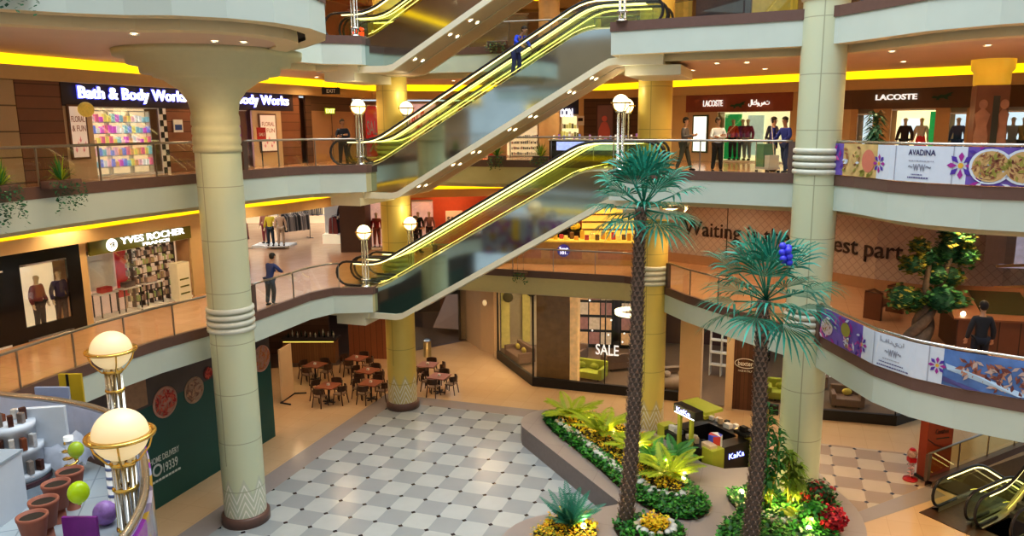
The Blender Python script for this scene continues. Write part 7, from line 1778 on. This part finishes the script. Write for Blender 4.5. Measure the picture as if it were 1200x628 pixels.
# tiered white display
x, y = lp(22, 575); t = thing('tiered_display', 'white tiered round display stand with perfume boxes, left edge', 'display', (x, y, F1), .2)
wh = M('display_white', (.62, .66, .72), .4, var=.04)
for z0, z1, rr in ((0, .42, .52), (.42, .82, .44), (.82, 1.2, .36)):
    m = MB(); m.lathe([(0, z0), (rr * .95, z0), (rr * .95, z1 - .1), (rr, z1 - .1), (rr, z1), (0, z1)], 28); m.build('tier', wh, t)
m = MB(); m.lathe([(.5, .18), (.505, .18), (.505, .28), (.5, .28)], 28); m.build('dark_band', M('band_brown', (.08, .03, .04), .4), t)
box_ob('back_panel', wh, -.05, .75, .2, .3, 0, 1.35, t)
k = 0
for z, rr, n_ in ((.42, .48, 9), (.82, .4, 8), (1.2, .25, 7)):
    for i in range(n_):
        a = radians(-170 + 160 * i / (n_ - 1)) if z < 1.2 else i * .9; rr2 = rr if z < 1.2 else .2; h_ = R.uniform(.12, .26)
        m = MB(); m.box(-.05, .05, -.04, .04, 0, h_, bev=.012); c = [(.25, .08, .04), (.6, .6, .6), (.3, .25, .22), (.1, .04, .03), (.7, .65, .6)][k % 5]; k += 1
        tag(m.build('perfume_box', M('perf_%d' % (k % 5), c, .15, .3, var=.3, scale=20), loc=(x + rr2 * cos(a), y + rr2 * sin(a), F1 + z), rz=a), 'perfume box or bottle on the white tiered display', 'box', 'perfume boxes on the tiered display')
x, y = lp(-15, 625); t = thing('counter', 'white counter block cut by the lower left corner', 'counter', (x - .25, y, F1)); box_ob('body', wh, -.5, .35, -.6, .8, 0, .95, t); box_ob('top', M('counter_top_grey', (.35, .4, .45), .3), -.52, .37, -.62, .82, .95, .99, t)
x, y = lp(68, 560); t = thing('cloth_pile', 'grey white cloth draped over a low stand behind the pots', 'cloth', (x, y, F1)); m = MB(); 
for i in range(11):
    for j in range(9): m.v.append((-.45 + .09 * i, -.35 + .088 * j, .62 + .14 * sin(i * 1.3 + j) * cos(j * 1.1) - (.35 if i in (0, 10) or j == 0 else 0)))
m.smooth = True; n0 = [(i * 9 + j, (i + 1) * 9 + j, (i + 1) * 9 + j + 1, i * 9 + j + 1) for i in range(10) for j in range(8)]; v_ = m.v; m.v = []; m.add(v_, n0); m.build('drape', M('cloth_grey', (.4, .42, .48), .8, var=.4, scale=5), t); box_ob('stand', white, -.3, .3, -.25, .25, 0, .58, t)
x, y = lp(66, 520); t = thing('yellow_board', 'upright yellow and dark striped board behind the tiered display', 'board', (x, y + .6, F1)); box_ob('board', M('board_yellow', (.6, .42, .02), .5), -.2, .25, 0, .05, 0, 1.2, t); box_ob('dark_stripe', black, -.05, .0, -.01, 0, 0, 1.2, t)
x, y = lp(50, 530); tag(box_ob('display_screen', M('panel_bluegrey', (.35, .42, .6), .4), -.35, .3, 0, .05, 0, 1.1), 'pale blue upright panel beside the tiered display', 'panel').location = (x, y + .5, F1)
rust = M('pot_rust', (.30, .10, .06), .6, var=.25, scale=5)
for k, (px, py, lab) in enumerate(((87, 596, 'rust brown plant pot, rearmost of the row, gold chain beside it'), (71, 612, 'rust brown plant pot, second of the row in the left foreground'), (57, 634, 'rust brown plant pot, third of the row in the left foreground'), (44, 654, 'rust brown plant pot at the bottom edge, front of the row'))):
    x, y = lp(px, py); t = thing('plant_pot', lab, 'pot', (x, y, F1)); m = MB(); m.lathe([(0, .25), (.13, .25), (.19, .6), (.2, .62), (.2, .66), (.17, .66), (.16, .6), (0, .6)], 22); m.build('pot', rust, t); m = MB(); m.lathe([(0, .62), (.16, .62)], 16); m.build('soil', soil, t)
    m = MB(); m.cyl(0, 0, 0, .25, .1, .08); m.build('foot', rust, t)
x, y = lp(78, 596); t = thing('gold_chain_post', 'short white post with twisted gold chains beside the pots', 'post', (x, y + .25, F1)); m = MB(); m.cyl(0, 0, 0, 1.05, .045); m.build('post', wh, t)
m = MB(); m.tube([(.09 * cos(i * .8), .09 * sin(i * .8), .3 + i * .016) for i in range(44)], .026, 6); m.build('gold_chain', gold, t); m = MB(); m.cyl(0, 0, 1.05, 1.12, .07); m.build('cap', white, t)
def balloon(px, py, dpt, r_, c, lab):
    x, z = ad(px, py, dpt); t = thing('balloon', lab, 'balloon', (x, dpt, z)); m = MB(); m.lathe([(r_ * math.sin(pi * k / 12) * (1 - .12 * (k < 5) * (1 - k / 5)), -r_ * 1.15 * cos(pi * k / 12)) for k in range(13)], 22); m.build('skin', M('balloon_%d' % int(c[0] * 99), c, .25, var=.05, emit=.1), t)
    m = MB(); m.lathe([(.0, -r_ * 1.25), (.03, -r_ * 1.25), (.01, -r_ * 1.12)], 8); m.build('knot', M('balloon_%d' % int(c[0] * 99), c), t); return t
balloon(92, 577, 10.3, .145, (.42, .62, .01), 'lime green balloon in front of the large globe lamp stem')
balloon(89, 527, 10.9, .11, (.30, .42, .03), 'smaller olive green balloon behind the gold chain post')
x, y = lp(143, 600); t = thing('striped_post', 'white post with blue bands inside the curved parapet', 'post', (x - .15, y + .1, F1)); m = MB(); m.cyl(0, 0, 0, 1.15, .085); m.build('post', white, t)
for k in range(7): m = MB(); m.lathe([(.086, .08 + k * .15), (.092, .08 + k * .15), (.092, .13 + k * .15), (.086, .13 + k * .15)], 18); m.build('blue_band', M('band_blue', (.2, .25, .45), .4), t)
x, y = lp(100, 640); tag(box_ob('display_screen', M('panel_purple', (.25, .03, .3), .4, var=.3), -.3, .2, 0, .05, 0, .45), 'glossy purple low panel beside the pots', 'panel').location = (x, y, F1)
x, y = lp(140, 615); m = MB(); m.sphere((0, 0, .2), .16, sx=1.1, sz=1.2); tag(m.build('gift_bag', M('gift_violet', (.35, .2, .5), .4, var=.8, scale=8), loc=(x - .2, y, F1)), 'small violet and white gift bag inside the curved parapet', 'bag')
# ------------------------------------------------------------------ pieces that belong to a part go one level deeper
HOSTS = {'lettering': ('plate', 'sign_panel', 'print', 'sheet', 'case', 'round_sign', 'body', 'green_board', 'round_emblem', 'white_print'), 'printed_flower': ('print',), 'leaf_stub_bark': ('trunk',), 'printed_food': ('food_strip', 'printed_bowl', 'violet_print'),
         'printed_plate': ('food_strip',), 'black_square': ('post_core',), 'blue_band': ('post',), 'dark_band': ('tier',), 'ring_moulding': ('shaft',), 'printed_figure': ('shaft', 'print'), 'printed_box': ('shaft',), 'printed_drape': ('shaft',), 'text_block': ('sheet',),
         'pictogram': ('plate',), 'handle': ('joint',), 'scroll_pattern': ('tower',), 'shelf_board': ('back_board',), 'lit_niche': ('case',), 'black_stroke': ('board',), 'recessed_panel': ('counter_body',), 'round_sign': ('counter_body',), 'dark_glass': ('sloping_top',), 'yellow_panel': ('sloping_top',),
         'phone_emblem': ('green_board',), 'printed_board': ('food_strip',), 'painted_line': ('body',), 'panel_joint': ('white_print',), 'printed_petals': ('violet_print',), 'printed_skewers': ('blue_print',), 'knot': ('skin',), 'soil': ('pot',), 'metal_rim': ('white_wall',)}
for root in [o for o in bpy.data.objects if o.parent is None and o.type == 'EMPTY']:
    kids = list(root.children); by = {}
    for c in kids: by.setdefault(c.name.split('.')[0], []).append(c)
    for c in kids:
        b = c.name.split('.')[0]
        if b in HOSTS and c.parent == root:
            for h in HOSTS[b]:
                if h in by and by[h][0] is not c and by[h][0].parent == root and not c.children: c.parent = by[h][0]; break
